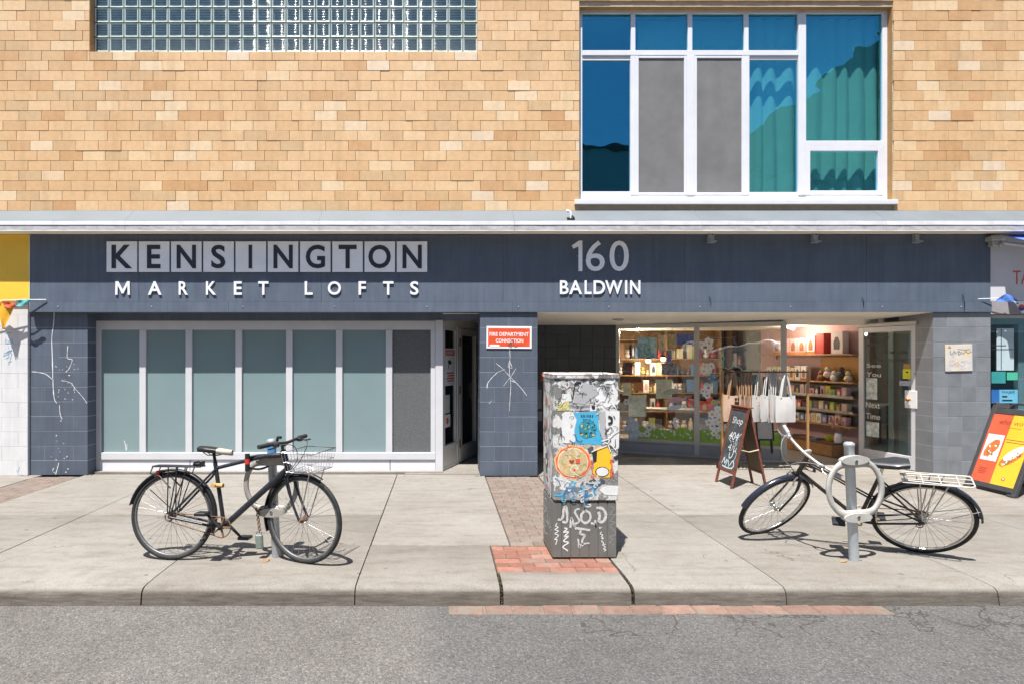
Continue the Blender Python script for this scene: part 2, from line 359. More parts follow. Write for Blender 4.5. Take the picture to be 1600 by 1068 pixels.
    def ribbon(s, pts, wd, off=.001, mi=0):                      # flat paint stroke in the local xy plane
        P = [Vector((p[0], p[1], 0)) for p in pts]; vs = []; m = len(P)
        for i in range(m):
            d = (P[min(i + 1, m - 1)] - P[max(i - 1, 0)]); d = d.normalized() if d.length > 1e-6 else Vector((1, 0, 0))
            q = Vector((-d.y, d.x, 0)) * (wd if not isinstance(wd, (list, tuple)) else wd[i]) * .5
            vs += [(P[i] + q)[:2] + (off,), (P[i] - q)[:2] + (off,)]
        return s.add(vs, [(2 * i, 2 * i + 1, 2 * i + 3, 2 * i + 2) for i in range(m - 1)], mi)
    def mesh(s, name, mats):
        me = bpy.data.meshes.new(name); me.from_pydata(s.v, [], s.f)
        for m in (mats if isinstance(mats, (list, tuple)) else [mats]): me.materials.append(m)
        me.polygons.foreach_set('material_index', s.mi); me.polygons.foreach_set('use_smooth', s.sm)
        me.update(); return me
    def build(s, name, mats, parent=None, **kw): return link(s.mesh(name, mats), name, parent, **kw)
def wm(o):
    m = o.matrix_basis
    return wm(o.parent) @ o.matrix_parent_inverse @ m if o.parent else m.copy()
def link(me, name, parent=None, mat=None, local=False, label=None, kind=None, cat=None, group=None):
    o = bpy.data.objects.new(name, me); COL.objects.link(o)
    if parent is not None:
        o.parent = parent
        if not local: o.matrix_parent_inverse = wm(parent).inverted()
    if mat is not None: o.matrix_basis = mat
    if label: o['label'] = label
    if cat: o['category'] = cat
    if group: o['group'] = group
    if kind: o['kind'] = kind
    return o
def thing(name, label, cat, loc=(0, 0, 0), group=None, mat=None):
    o = link(None, name, mat=mat if mat is not None else Matrix.Translation(loc), label=label, cat=cat, group=group)
    o.empty_display_size = .2; return o
def F(o, u, v=(0, 0, 1)):                                           # plane frame: local x = u, y = v, z = outward
    u = Vector(u).normalized(); v = Vector(v).normalized(); n = u.cross(v)
    return Matrix(((u.x, v.x, n.x, o[0]), (u.y, v.y, n.y, o[1]), (u.z, v.z, n.z, o[2]), (0, 0, 0, 1)))
FAC = lambda Y=0.: F((0, Y, 0), (1, 0, 0))                            # facade plane at depth Y: local x = X, y = height, z = toward street
_tx = {}
def glyphs(body, off=0., outline=0.):
    k = (body, off, outline)
    if k not in _tx:
        c = bpy.data.curves.new('txt', 'FONT'); c.body = body; c.size = 1; c.offset = off; c.resolution_u = 4
        if outline: c.fill_mode = 'NONE'; c.bevel_depth = outline; c.bevel_resolution = 0
        o = bpy.data.objects.new('txt', c); COL.objects.link(o)
        dg = bpy.context.evaluated_depsgraph_get(); me = bpy.data.meshes.new_from_object(o.evaluated_get(dg))
        vs = [tuple(v.co) for v in me.vertices]; fs = [list(p.vertices) for p in me.polygons]
        bpy.data.objects.remove(o); bpy.data.curves.remove(c); bpy.data.meshes.remove(me)
        xs = [v[0] for v in vs]; ys = [v[1] for v in vs]
        _tx[k] = (vs, fs, min(xs), max(xs), min(ys), max(ys))
    return _tx[k]
def letter(mb, body, x0, x1, y0, y1, z=0., depth=0., mi=0, off=0., outline=0., skew=0., mirror=False):
    vs, fs, a, b, c, d = glyphs(body, off, outline)
    sx = (x1 - x0) / (b - a) if x1 is not None else (y1 - y0) / (d - c); sy = (y1 - y0) / (d - c)
    P = []
    for x, y, _ in vs:
        u = (x - a) * sx
        if mirror: u = (b - a) * sx - u
        P.append((x0 + u + skew * (y - c) * sy, y0 + (y - c) * sy))
    top = [(x, y, z + depth) for x, y in P]; mb.add(top, fs, mi)
    if depth > 0:
        ed = {}
        for f in fs:
            for i in range(len(f)):
                e = (f[i], f[(i + 1) % len(f)]); ed[e] = 1
        for (i, j) in list(ed):
            if (j, i) not in ed:
                mb.add([top[i], top[j], (P[j][0], P[j][1], z), (P[i][0], P[i][1], z)], [(0, 3, 2, 1)], mi)
    return mb
def squig(x0, y0, L, n=14, turn=1.2, step=None):
    a = rnd(0, 6.28); p = [(x0, y0)]; st = step or L / n; da = rnd(-turn, turn)
    for i in range(n):
        da = da * .6 + rnd(-turn, turn) * .6; a += da
        p.append((p[-1][0] + math.cos(a) * st, p[-1][1] + math.sin(a) * st))
    return p
def smooth(pts, k=4):
    out = []
    for i in range(len(pts) - 1):
        p0, p1, p2, p3 = (Vector(pts[max(i - 1, 0)]), Vector(pts[i]), Vector(pts[i + 1]), Vector(pts[min(i + 2, len(pts) - 1)]))
        for j in range(k):
            t = j / k
            out.append(tuple(.5 * (2 * p1 + (p2 - p0) * t + (2 * p0 - 5 * p1 + 4 * p2 - p3) * t * t + (3 * p1 - p0 - 3 * p2 + p3) * t ** 3)))
    out.append(tuple(pts[-1])); return out
# ================================================================== THE SETTING
ground = MB().add([(-400, -400, -.16), (400, -400, -.16), (400, 400, -.16), (-400, 400, -.16)], [(0, 1, 2, 3)]).build('ground', M('earth', (.12, .11, .09), .9), kind='structure')
road = MB().add([(-120, -12.9, -.125), (120, -12.9, -.125), (120, -3.8, -.125), (-120, -3.8, -.125)], [(0, 1, 2, 3)]).build('road', ASPH, kind='structure')
far_pavement = MB().box(-60, 60, -17.2, -12.9, -.15, .02).build('far_pavement', CONC, kind='structure')
sidewalk = MB().box(-14, 14, -3.80, 2.6, -.15, -.035).build('sidewalk', SOIL, kind='structure')
g_ = .004
def slab_back(x0, x1, y0=-1.945, y1=.12): MB().box(x0 + g_, x1 - g_, y0 + g_, y1, -.12, rnd(-.001, .001), bev=.004).build('slab', CONC, sidewalk)
def slab_front(x0, x1, y1=-1.945, gl=None, gr=None):
    x0 += g_ if gl is None else gl; x1 -= g_ if gr is None else gr; z = rnd(-.0015, .0015)
    prof = [(y1 - g_, -.16), (y1 - g_, z - .004), (y1 - g_ - .004, z)]
    prof += [(-3.66, z), (-3.76, z - .004)] + [(-3.80 - .055 * math.sin(R(a)), z - .057 + .05 * math.cos(R(a))) for a in range(0, 91, 15)] + [(-3.872, -.16)]
    mb = MB(); n = len(prof); seg = max(2, int((x1 - x0) / .12)); vs = []
    for i in range(seg + 1):
        x = x0 + (x1 - x0) * i / seg
        for k, (y, zz) in enumerate(prof):
            j = (math.sin(x * 7.1) * .5 + math.sin(x * 17.3 + 1) * .3 + rnd(-.3, .3)) * .005 if k > 4 and k < n - 1 else 0
            vs.append((x, y + j, zz + j * .4))
    fs = [(i * n + k, (i + 1) * n + k, (i + 1) * n + k + 1, i * n + k + 1) for i in range(seg) for k in range(n - 1)]
    mb.add(vs, fs, 0, True); mb.add(vs[:n], [list(range(n))]); mb.add(vs[-n:], [list(range(n))[::-1]])
    mb.build('slab', CONC, sidewalk)
for a, b in ((-13.7, -10.7), (-10.7, -8.4), (-8.4, -6.9), (-6.9, -5.43), (-4.85, -3.62), (-3.62, -.605), (-.605, .585), (1.305, 2.40), (2.40, 5.40), (5.40, 8.4), (8.4, 11.4), (11.4, 13.8)): slab_back(a, b)
for a, b in ((-13.7, -10.7), (-10.7, -8.4), (-8.4, -6.9), (-6.9, -5.12), (-5.12, -3.62), (-3.62, -2.09), (-2.09, -.605)): slab_front(a, b, gr=.007 if b == -2.09 else None)
slab_front(-.605, .42, -2.93, gr=.014)
MB().box(-.605 + g_, .585 - g_, -2.926, -1.945 - g_, -.12, 0, bev=.003).build('slab', CONC, sidewalk)
slab_front(.42, 1.335, -3.55, gl=.012, gr=.014)
slab_front(1.335, 2.40, -1.945, gl=.012)
for a, b in ((2.40, 3.88), (3.88, 5.40), (5.40, 8.4), (8.4, 11.4), (11.4, 13.8)): slab_front(a, b)
MB().box(.585, 8.4, .122, 2.6, -.10, .0).build('slab', CONC, sidewalk, label='shaded concrete floor of the shop recess')
MB().box(-.5, .583, .122, 2.6, -.10, .012, bev=.004).build('slab', CONC, sidewalk)
# brick strips let into the pavement
def strip(x0, x1, y0, y1, mat, lx=.2, ly=.1, n=0):
    MB().box(x0, x1, y0, y1, -.10, -.012).build('paver_bed', BEDM, sidewalk)
    y = y0; row = 0; base = {}
    while y < y1 - .02:
        x = x0 - (lx / 2 if row % 2 else 0) ; yb = min(y + ly, y1)
        while x < x1 - .01:
            a = max(x, x0) + .0025; b = min(x + lx, x1) - .0025
            if b - a > .02:
                key = (round(b - a, 4), round(yb - y, 4))
                if key not in base: base[key] = MB().box(-(b - a) / 2, (b - a) / 2, -(yb - y) / 2 + .0025, (yb - y) / 2 - .0025, -.05, 0, bev=.004).mesh('paver', mat)
                link(base[key], 'paver', sidewalk, Matrix.Translation(((a + b) / 2, (y + yb) / 2, rnd(-.005, .0))) @ Matrix.Rotation(rnd(-.012, .012), 4, 'X') @ Matrix.Rotation(rnd(-.01, .01), 4, 'Z'))
            x += lx
        y += ly; row += 1
strip(.42, 1.335, -3.545, -2.93, PAVER)
strip(.59, 1.30, -2.93, -.02, PAVERG)
strip(-5.425, -4.855, -2.0, -.02, PAVERG)
MB().box(-5.425, -4.855, -1.99, -1.95, -.05, -.002).build('slab', CONC, sidewalk)
# a single course of bricks in the gutter
gx = .10; k = 0
gutter = MB().box(.05, 3.05, -4.005, -3.87, -.15, -.123).build('gutter', BEDM, kind='structure')
while gx < 2.85:
    L = rnd(.185, .225)
    MB(Matrix.Translation((gx, -3.937 + rnd(-.004, .004), -.119)) @ Matrix.Rotation(rnd(-.05, .05), 4, 'Z') @ Matrix.Rotation(rnd(-.03, .03), 4, 'Y') @ Matrix.Rotation(rnd(-.03, .03), 4, 'X')).box(0, L - rnd(.006, .016), -.062, .062, -.05, rnd(.001, .006), bev=.009).build('gutter_brick', GUTB, gutter)
    gx += L
# weeds and soil in the wide kerb joints
for x in (.42, 1.335):
    mb = MB()
    for i in range(130):
        y = rnd(-3.86, -3.56 if x < 1 else -3.60); z = rnd(-.03, -.004) if y > -3.8 else rnd(-.10, -.02)
        mb.ball((x + rnd(-.010, .010), y, z), rnd(.003, .008), 5)
    mb.build('joint_moss', M('dark_moss', (.06, .055, .025), .95, 0, .4, 60), sidewalk, kind='stuff')
leaf = MB(Matrix.Translation(GP(1318, 877)) @ Matrix.Rotation(.3, 4, 'Z'))
leaf.add([(-.035, 0, .004), (-.01, .014, .012), (.02, .012, .008), (.04, 0, .004), (.02, -.012, .009), (-.01, -.014, .006)], [(0, 1, 2, 3), (0, 3, 4, 5)])
leaf.build('dry_leaf', M('dry_leaf_orange', (.42, .19, .06), .8), label='small dry orange leaf beside the right bike post', cat='leaf')
leaf = MB(Matrix.Translation(GP(416, 876)) @ Matrix.Rotation(1.2, 4, 'Z'))
leaf.add([(-.04, 0, .004), (-.01, .02, .016), (.02, .016, .008), (.045, 0, .004), (.02, -.014, .012), (-.01, -.018, .006)], [(0, 1, 2, 3), (0, 3, 4, 5)])
leaf.build('dry_leaf', M('dry_leaf_orange', (.42, .19, .06)), label='dry tan leaf by the base of the left bike post', cat='leaf')

for x_, y_ in ((-4.78, .06), (-4.2, .235), (-2.9, .236), (1.31, -.004), (.5, -.004), (-5.62, .02), (-1.2, .236), (6.6, -.002)):
    mb = MB()
    for i in range(16):
        a = rnd(0, 6.28); L_ = rnd(.02, .055); bx_ = x_ + rnd(-.05, .05)
        mb.add([(bx_ - .003, y_, 0), (bx_ + .003, y_, 0), (bx_ + math.cos(a) * L_ * .6, y_ - abs(math.sin(a)) * L_ * .7, L_ * .6)], [(0, 1, 2)])
    mb.build('weed_tuft', M('weed_green', (.13, .15, .05), .9, 0, .3, 60), sidewalk, kind='stuff')
# ================================================================== LOFT BUILDING
B = thing('loft_building', 'buff brick loft building with navy ground floor fascia and pale metal ledge', 'building', (.9, .3, 0))
# ---- upper brick wall
CZ, CH, BL = 3.556, .1345, .3055
ops = [(-4.73, .482, 5.574, 6.77), (1.853, 6.071, 3.642, 6.312)]
wallm = MB(FAC(.012))
zs = sorted({3.45, 7.2, *[o[2] for o in ops], *[o[3] for o in ops]}); xs = sorted({-9.5, 11.5, *[o[0] for o in ops], *[o[1] for o in ops]})
for i in range(len(xs) - 1):
    for j in range(len(zs) - 1):
        cx, cz = (xs[i] + xs[i + 1]) / 2, (zs[j] + zs[j + 1]) / 2
        if any(o[0] < cx < o[1] and o[2] < cz < o[3] for o in ops): continue
        wallm.add([(xs[i], zs[j], 0), (xs[i + 1], zs[j], 0), (xs[i + 1], zs[j + 1], 0), (xs[i], zs[j + 1], 0)], [(0, 1, 2, 3)])
for (x0, x1, z0, z1) in ops:
    for a, b, c, d in ((x0, z0, x0, z1), (x1, z0, x1, z1), (x0, z0, x1, z0), (x0, z1, x1, z1)):
        wallm.add([(a, b, 0), (c, d, 0), (c, d, -.34), (a, b, -.34)], [(0, 1, 2, 3)], 1)
upper = wallm.build('upper_wall', [MORTAR, M('reveal_brick', (.40, .22, .08), .7, 0, .15, 8)], B)
full = []; cut = []
def emit(x0, x1, z0, z1):
    (full if (x1 - x0 > BL - .012 and z1 - z0 > CH - .012) else cut).append((x0, x1, z0, z1))
row = 0
z = CZ
while z < 7.15:
    z1 = z + CH; x = -9.5 + (BL / 2 if row % 2 else 0) - .03 * ((row * 7) % 3)
    segs = [(-9.5, 11.5)]
    for (a, b, c, d) in ops:
        if z + .03 < d and z1 - .03 > c:
            segs = [q for p in segs for q in ((p[0], min(p[1], a)), (max(p[0], b), p[1])) if q[1] - q[0] > .02]
    zlo, zhi = z, z1
    for (a, b, c, d) in ops:
        if z < c < z1 - .03 or z < d < z1 - .03: pass
    while x < 11.5:
        for (p, q) in segs:
            a = max(x, p); b = min(x + BL, q)
            if b - a > .03: emit(a, b, z, z1)
        x += BL
    z = z1; row += 1
JW = .0022
bm = {}
def bmesh_(wd, ht):
    k = (round(wd, 3), round(ht, 3))
    if k not in bm: bm[k] = MB().box(-wd / 2 + JW, wd / 2 - JW, -.011, .012, -ht / 2 + JW, ht / 2 - JW, bev=.0022).mesh('brick', BRICK)
    return bm[k]
def inframe(b): return PX(-10) < b[0] and b[1] < PX(1610) and b[2] < PZ(-5)
cand = sorted([b for b in full if inframe(b)], key=lambda b: ((b[0] + b[1]) / 2 - .5) ** 2 * .6 + ((b[2] + b[3]) / 2 - 1.6) ** 2)
solo = cand[:296]; rest = [b for b in full if b not in set(solo)] + cut
def lay(b):
    big = random.random() < .12
    return Matrix.Translation(((b[0] + b[1]) / 2, rnd(-.0018, .0018) - (.003 if big else 0), (b[2] + b[3]) / 2)) @ Matrix.Rotation(rnd(-.006, .006), 4, 'Z') @ Matrix.Rotation(rnd(-.004, .004), 4, 'X') @ Matrix.Rotation(rnd(-.003, .003), 4, 'Y')
me0 = bmesh_(BL, CH)
for b in solo: link(me0, 'brick', upper, lay(b))
mb = MB()
for b in rest:
    mb.T = lay(b); wd, ht = b[1] - b[0], b[3] - b[2]
    mb.box(-wd / 2 + JW, wd / 2 - JW, -.011, .012, -ht / 2 + JW, ht / 2 - JW, bev=.0022)
mb.build('brick_field', BRICK, upper, kind='stuff')
for i in range(17):                                                     # rowlock sill under the glass blocks
    x0 = -4.73 + i * .3066
    MB().box(x0 + .002, x0 + .3045, -.012, .12, 5.577, 5.694, bev=.004).build('sill_brick', BRICK, upper)
MB().box(-9.5, 11.5, .0, 7.0, 7.2, 7.35).build('roof', SOIL, B)  # unseen cap added to stop sun leaking in behind the wall
MB().box(-9.5, 11.5, 6.8, 7.0, 0, 7.195).build('rear_wall', MORTAR, B)
for x_ in (-9.5, 11.4): MB().box(x_, x_ + .1, .3, 6.8, 0, 7.195).build('side_wall', MORTAR, B)
# ---- glass block window
GB = MB(FAC(.125)).box(-4.74, .49, 5.69, 6.79, -.01, .0).build('glass_block_window', GROUT, B)
mb = MB(); hs = .0945; ii = .077
for a, b in ((-hs, hs),):
    ring = [(-hs, -hs), (hs, -hs), (hs, hs), (-hs, hs)]; inn = [(-ii, -ii), (ii, -ii), (ii, ii), (-ii, ii)]
    vs = [(p[0], .02, p[1]) for p in ring] + [(p[0] * .985, -.006, p[1] * .985) for p in ring] + [(p[0], .002, p[1]) for p in inn] + [(p[0], .02, p[1]) for p in inn]
    for L in range(3): mb.add(vs, [(L * 4 + i, L * 4 + (i + 1) % 4, L * 4 + 4 + (i + 1) % 4, L * 4 + 4 + i) for i in range(4)], 0)
NR, SEG = 7, 6; vs = []; fs = []
for i in range(NR * SEG + 1):
    zz = -ii + 2 * ii * i / (NR * SEG); yy = .012 - .011 * abs(math.sin(math.pi * i / SEG)) ** .7
    for k_ in range(9): xx = -ii + 2 * ii * k_ / 8; vs.append((xx, yy - .0045 * (1 - (xx / ii) ** 2), zz))
for i in range(NR * SEG):
    for k_ in range(8): fs.append((9 * i + k_, 9 * i + k_ + 1, 9 * i + k_ + 10, 9 * i + k_ + 9))
mb.add(vs, fs, 1, True)
gbm = mb.mesh('glass_block', [BLOCKL, BLOCKG])
GP_ = .2029; gx0 = -4.73
for r in range(5):
    for c in range(26):
        x = gx0 + .08 + c * .2008; zc = 5.745 + .1015 + r * GP_
        if x + .1 > .53: continue
        link(gbm, 'glass_block', GB, Matrix.Translation((x + .02, .105 + rnd(-.002, .002), zc)) @ Matrix.Rotation(rnd(-.012, .012), 4, 'Z') @ Matrix.Rotation(rnd(-.02, .02), 4, 'X'))
# ---- big loft window
WY = .10
LW = MB(FAC(WY))
def fr(mb, x0, x1, y0, y1, d0=-.05, d1=.0, Y=WY, mi=0, bev=.004): mb.box(PX(x0, Y), PX(x1, Y), PZ(y1, Y), PZ(y0, Y), d0, d1, mi, bev)
fr(LW, 902, 910, 8, 316); fr(LW, 1379, 1392, 8, 316); fr(LW, 910, 1379, 8, 21, d1=-.002); fr(LW, 910, 1379, 305, 316, d1=-.002)
loftw = LW.build('loft_window', ALUW, B)
def mull(*a, **k):
    m_ = MB(FAC(WY)); fr(m_, *a, **k); return m_.build('mullion', ALUW, loftw)
mull(1247, 1259, 21, 305, d1=.012); mull(910, 1247, 79, 87, d1=.006); mull(986, 993, 21, 79); mull(1075, 1082, 21, 79); mull(1163, 1170, 21, 79)
mull(985, 994, 87, 305, d1=.004); mull(1073, 1085, 87, 305, d1=.010); mull(1163, 1171, 87, 305, d1=.004); mull(1259, 1379, 220, 229)
for a in ((910, 985, 87, 94), (1171, 1247, 87, 93), (910, 985, 299, 305), (1171, 1247, 300, 305)): mull(*a, d1=-.012)
for q, (x0, x1, y0, y1) in enumerate(((994, 1073, 87, 305), (1085, 1163, 87, 305), (1259, 1379, 229, 305))):
    f_ = MB(FAC(WY)); e = 4 if q < 2 else 7; d = .004
    fr(f_, x0, x0 + e, y0, y1, d1=d); fr(f_, x1 - e, x1, y0, y1, d1=d); fr(f_, x0 + e, x1 - e, y0, y0 + e, d1=d - .002); fr(f_, x0 + e, x1 - e, y1 - e, y1, d1=d - .002)
    f_.build('sash', ALUW, loftw)
panes = [(910, 986, 21, 79), (993, 1075, 21, 79), (1082, 1163, 21, 79), (1170, 1247, 21, 79), (910, 985, 94, 299), (998, 1069, 91, 301), (1089, 1159, 91, 301), (1171, 1247, 93, 300), (1259, 1379, 21, 220), (1266, 1372, 236, 298)]
for p in panes:
    m_ = MB(FAC(WY) @ Matrix.Translation((PX((p[0] + p[1]) / 2, WY), PZ((p[2] + p[3]) / 2, WY), -.03)) @ Matrix.Rotation(rnd(-.004, .004), 4, 'Y') @ Matrix.Rotation(rnd(-.004, .004), 4, 'X'))
    hw, hh = (PX(p[1], WY) - PX(p[0], WY)) / 2, (PZ(p[2], WY) - PZ(p[3], WY)) / 2
    m_.box(-hw, hw, -hh, hh, -.004, 0).build('pane', UPGLASS, loftw)
for (x0, x1) in ((998, 1069), (1089, 1159)):                                # insect screens in the sliding bays
    m_ = MB(FAC(WY)); n = 12; vs = []; fs = []
    for j in range(n + 1):
        for i in range(n + 1):
            x = PX(x0, WY) + (PX(x1, WY) - PX(x0, WY)) * i / n; zz = PZ(301, WY) + (PZ(91, WY) - PZ(301, WY)) * j / n
            vs.append((x, zz, -.012 + (.010 * math.sin(i * 1.1 + j * .4) * math.sin(math.pi * i / n) * math.sin(math.pi * j / n) if x0 > 1080 else 0)))
    for j in range(n):
        for i in range(n): fs.append((j * (n + 1) + i, j * (n + 1) + i + 1, (j + 1) * (n + 1) + i + 1, (j + 1) * (n + 1) + i))
    m_.add(vs, fs, 0, True).build('insect_screen', SCREEN, loftw)
MB().box(PX(897), PX(1400), -.045, .10, PZ(320.5), PZ(313.5), bev=.005).build('window_sill', ALUW, loftw)
room = MB()
X0, X1, Y0, Y1, Z0, Z1 = 1.6, 6.3, .36, 4.2, 3.5, 6.45
room.add([(X0, Y0, Z0), (X1, Y0, Z0), (X1, Y1, Z0), (X0, Y1, Z0), (X0, Y0, Z1), (X1, Y0, Z1), (X1, Y1, Z1), (X0, Y1, Z1)], [(0, 1, 2, 3), (4, 7, 6, 5), (0, 3, 7, 4), (1, 5, 6, 2), (3, 2, 6, 7)])
room.build('loft_room', ROOM, B)
def curtain(x0, x1, z0, z1, Y, amp=.05, wl=.17, name='curtain'):
    n = int((x1 - x0) / .018); vs = []; fs = []; ph = 0
    cols = []
    for i in range(n + 1):
        ph += (.75 + .5 * math.sin(i * .11) ** 2 + rnd(-.25, .25)) * .018 / wl * 2 * math.pi; cols.append(ph)
    for j in range(7):
        for i in range(n + 1):
            x = x0 + (x1 - x0) * i / n
            vs.append((x + .012 * math.cos(cols[i]) + .01 * math.sin(j * 1.3 + x * 4), Y + amp * math.sin(cols[i]) * (1 - .25 * j / 6), z0 + (z1 - z0) * j / 6))
    for j in range(6):
        for i in range(n): fs.append((j * (n + 1) + i, j * (n + 1) + i + 1, (j + 1) * (n + 1) + i + 1, (j + 1) * (n + 1) + i))
    return MB().add(vs, fs, 0, True).build(name, CURT, loftw)
curtain(PX(1168, .3), PX(1392, .3), 3.62, 6.3, .30, .030, .20); curtain(PX(990, .5), PX(1172, .5), 3.62, 6.3, .34, .02, .3)
# ---- metal ledge above the fascia
def extr(name, prof, x0, x1, mat, parent, seg=1, **kw):
    vs = []; n = len(prof); m_ = MB()
    for i in range(seg + 1):
        x = x0 + (x1 - x0) * i / seg
        for (y, z) in prof: vs.append((x, y + rnd(-1, 1) * kw.get('jy', 0), z + rnd(-1, 1) * kw.get('jz', 0)))
    m_.add(vs, [(i * n + k, (i + 1) * n + k, (i + 1) * n + (k + 1) % n, i * n + (k + 1) % n) for i in range(seg) for k in range(n)])
    m_.add(vs[:n], [list(range(n))]); m_.add(vs[-n:], [list(range(n))[::-1]])
    return m_.build(name, mat, parent)
ledge = extr('ledge', [(.0, 3.262), (-.20, 3.262), (-.20, 3.36), (0, 3.50)], -9.5, 11.5, DARK, B)
cuts = [-9.5, -6.8, -4.13, -1.6, .95, 3.4, 5.8, 8.3, 11.5]
for a, b in zip(cuts, cuts[1:]):
    extr('flashing', [(-.018, 3.557), (-.235, 3.378), (-.235, 3.372), (-.205, 3.366), (-.018, 3.52)], a + .001, b - .001, GALV, ledge, 12, jz=.0012)
    extr('ledge_trim', [(-.25, 3.370), (-.25, 3.316), (-.205, 3.316), (-.205, 3.370)], a + .0015, b - .0015, TRIMW, ledge, 10, jz=.001, jy=.001)
    extr('drip_edge', [(-.243, 3.3145), (-.247, 3.252), (-.205, 3.252), (-.205, 3.3145)], a + .0015, b - .0015, DRIP, ledge, 30, jy=.0012, jz=.0012)
    extr('ledge_soffit', [(-.246, 3.2505), (-.246, 3.240), (.0, 3.246), (.0, 3.2505)], a + .002, b - .002, CREAM, ledge, 4, jz=.001)
# ---- fascia panels
fx = [PX(v) for v in (47, 217, 502, 786, 1070, 1354, 1548)]
FZ0, FZ1, FT0 = PZ(472), 3.25, PZ(488)
fascia = MB().box(fx[0], fx[-1], .022, .30, FT0 + .01, 3.24).build('fascia', DARK, B)
for a, b in zip(fx, fx[1:]):
    MB().box(a + .0015, b - .0015, 0, .02, FZ0 + .002, 3.239, bev=.0015).build('fascia_panel', NAVY, fascia)
tx = [PX(v) for v in (47, 358, 801, 1154, 1548)]
for a, b in zip(tx, tx[1:]):
    extr('fascia_trim', [(-.016, FZ0), (-.018, FT0 + .002), (.24, FT0 + .002), (.24, FT0 + .010), (.021, FT0 + .010), (.021, FZ0)], a + .0015, b - .0015, NAVY, fascia, 6, jy=.0008, jz=.0006)
for px in (92, 238, 380, 523, 667, 810, 951, 1093, 1234, 1377, 1500):
    MB().ball((PX(px), -.018, PZ(479.5)), .008, 8).build('bolt', POST, fascia)
for px, y0, y1 in ((1108, 463, 478), (1346, 465, 480), (1503, 460, 486)):         # broken cable ties
    MB(FAC()).tube([(PX(px), PZ(y0), .012), (PX(px) + .01, PZ((y0 + y1) / 2), .03), (PX(px) + .012, PZ(y1), .024)], .004, 5).build('cable_tie', BLACK, fascia)
# ---- left bay: pillar of painted block, window wall
def pier(name, x0, x1, Y, depth, courses, splits, mat, top, jm=JOINT, label=None):
    p = MB().box(x0 + .0015, x1 - .0015, Y + .0022, Y + depth, 0, top).build(name, jm, B, label=label)
    h = top / courses
    for r_ in range(courses):
        n = splits[r_ % len(splits)]; edges = [x0] + [x0 + (x1 - x0) * f for f in n] + [x1]
        for a, b in zip(edges, edges[1:]):
            MB().box(a + .0012, b - .0012, Y + rnd(-.0007, .0007), Y + depth - .002, r_ * h + .003, (r_ + 1) * h - .003, bev=.0015).build('block', mat, p)
    return p
LPX0, LPX1 = PX(47, .07), PX(137, .07)
pl = pier('left_pillar', LPX0, LPX1, .07, .5, 11, [(.5,), (.25, .75)], NAVYB, 2.194)
pm = pier('middle_pillar', PX(750, .01), PX(840, .01), .01, .5, 11, [(.5,), (.25, .75)], NAVYB, 2.194)
pr = pier('right_pillar', PX(1458, .01), PX(1548, .01), .01, .6, 11, [(.25, .5, .75)], GREYB, 2.194)
def marks(parent, T, lines, mat=SPRAYD, name='paint_mark'):
    m_ = MB(T)
    for pts, wd in lines:
        q = smooth(pts, 4) if len(pts) > 2 else pts
        m_.ribbon(q, [wd * rnd(.5, 1.3) for _ in q], .0022)
    return m_.build(name, mat, parent)
def L(px_pts, Y): return [(PX(a, Y), PZ(b, Y)) for a, b in px_pts]
ls = [(L([(129, 481), (130, 505), (127, 529), (128, 560), (130, 590), (134, 622)], .07), .011), (L([(106, 540), (105, 556), (107, 560), (113, 562), (108, 575), (103, 581)], .07), .009),
      (L([(50, 580), (60, 581), (72, 584), (82, 592)], .07), .009), (L([(96, 594), (110, 597), (119, 608), (128, 618), (136, 629)], .07), .007)]
ls[0] = (L([(85, 481), (84, 505), (81, 528), (82, 560), (83, 600), (85, 622), (89, 629)], .07), .012)
ls += [(L([(93, 632), (94, 645), (97, 655)], .07), .008), (L([(92, 722), (90, 730), (87, 740)], .07), .010), (L([(84, 730), (82, 735)], .07), .012)]
for i in range(46):
    cx, cy = rnd(78, 122), rnd(560, 625)
    if i > 30: cx, cy = rnd(80, 106), rnd(632, 742)
    ls.append((L([(cx, cy), (cx + rnd(-2.5, 2.5), cy + rnd(-2, 2.5))], .07), rnd(.004, .014)))
marks(pl, FAC(.07), ls)
ls = [(L([(796, 540), (797, 560), (796, 580), (798, 600), (797, 620), (796, 641)], .01), .006), (L([(775, 567), (785, 575), (797, 588), (812, 603), (823, 617)], .01), .006), (L([(806, 575), (800, 585), (793, 594), (787, 602)], .01), .006),
      (L([(776, 582), (768, 590), (762, 598), (761, 606)], .01), .010), (L([(797, 561), (794, 572), (800, 574), (797, 565)], .01), .006), (L([(764, 630), (768, 625)], .01), .006), (L([(799, 594), (806, 597)], .01), .012), (L([(789, 576), (775, 582)], .01), .004)]
marks(pm, FAC(.01), ls)
SY = .27
sw = MB(FAC(SY)); bx = lambda m_, x0, x1, y0, y1, d0=-.06, d1=0., bev=.003, Y=SY: m_.box(PX(x0, Y), PX(x1, Y), PZ(y1, Y), PZ(y0, Y), d0, d1, 0, bev)
bx(sw, 149, 157, 501, 739); bx(sw, 157, 680, 501, 515, d1=-.002); bx(sw, 157, 680, 706, 717, d1=.012)
win = sw.build('window_wall', ALU, B)
pe = [(157, 218), (228, 290), (300, 368), (378, 447), (457, 525), (535, 603), (613, 673)]
for (a, b), (c, d) in zip(pe, pe[1:]):
    m_ = MB(FAC(SY)); bx(m_, b, c, 515, 706, d1=.006); m_.build('mullion', ALU, win)
m_ = MB(FAC(SY)); bx(m_, 673, 680, 515, 706, d1=.002); m_.build('mullion', ALU, win)
m_ = MB(FAC(SY)); bx(m_, 680.3, 692, 500, 741, d0=-.11, d1=.014); m_.build('corner_post', ALU, win)
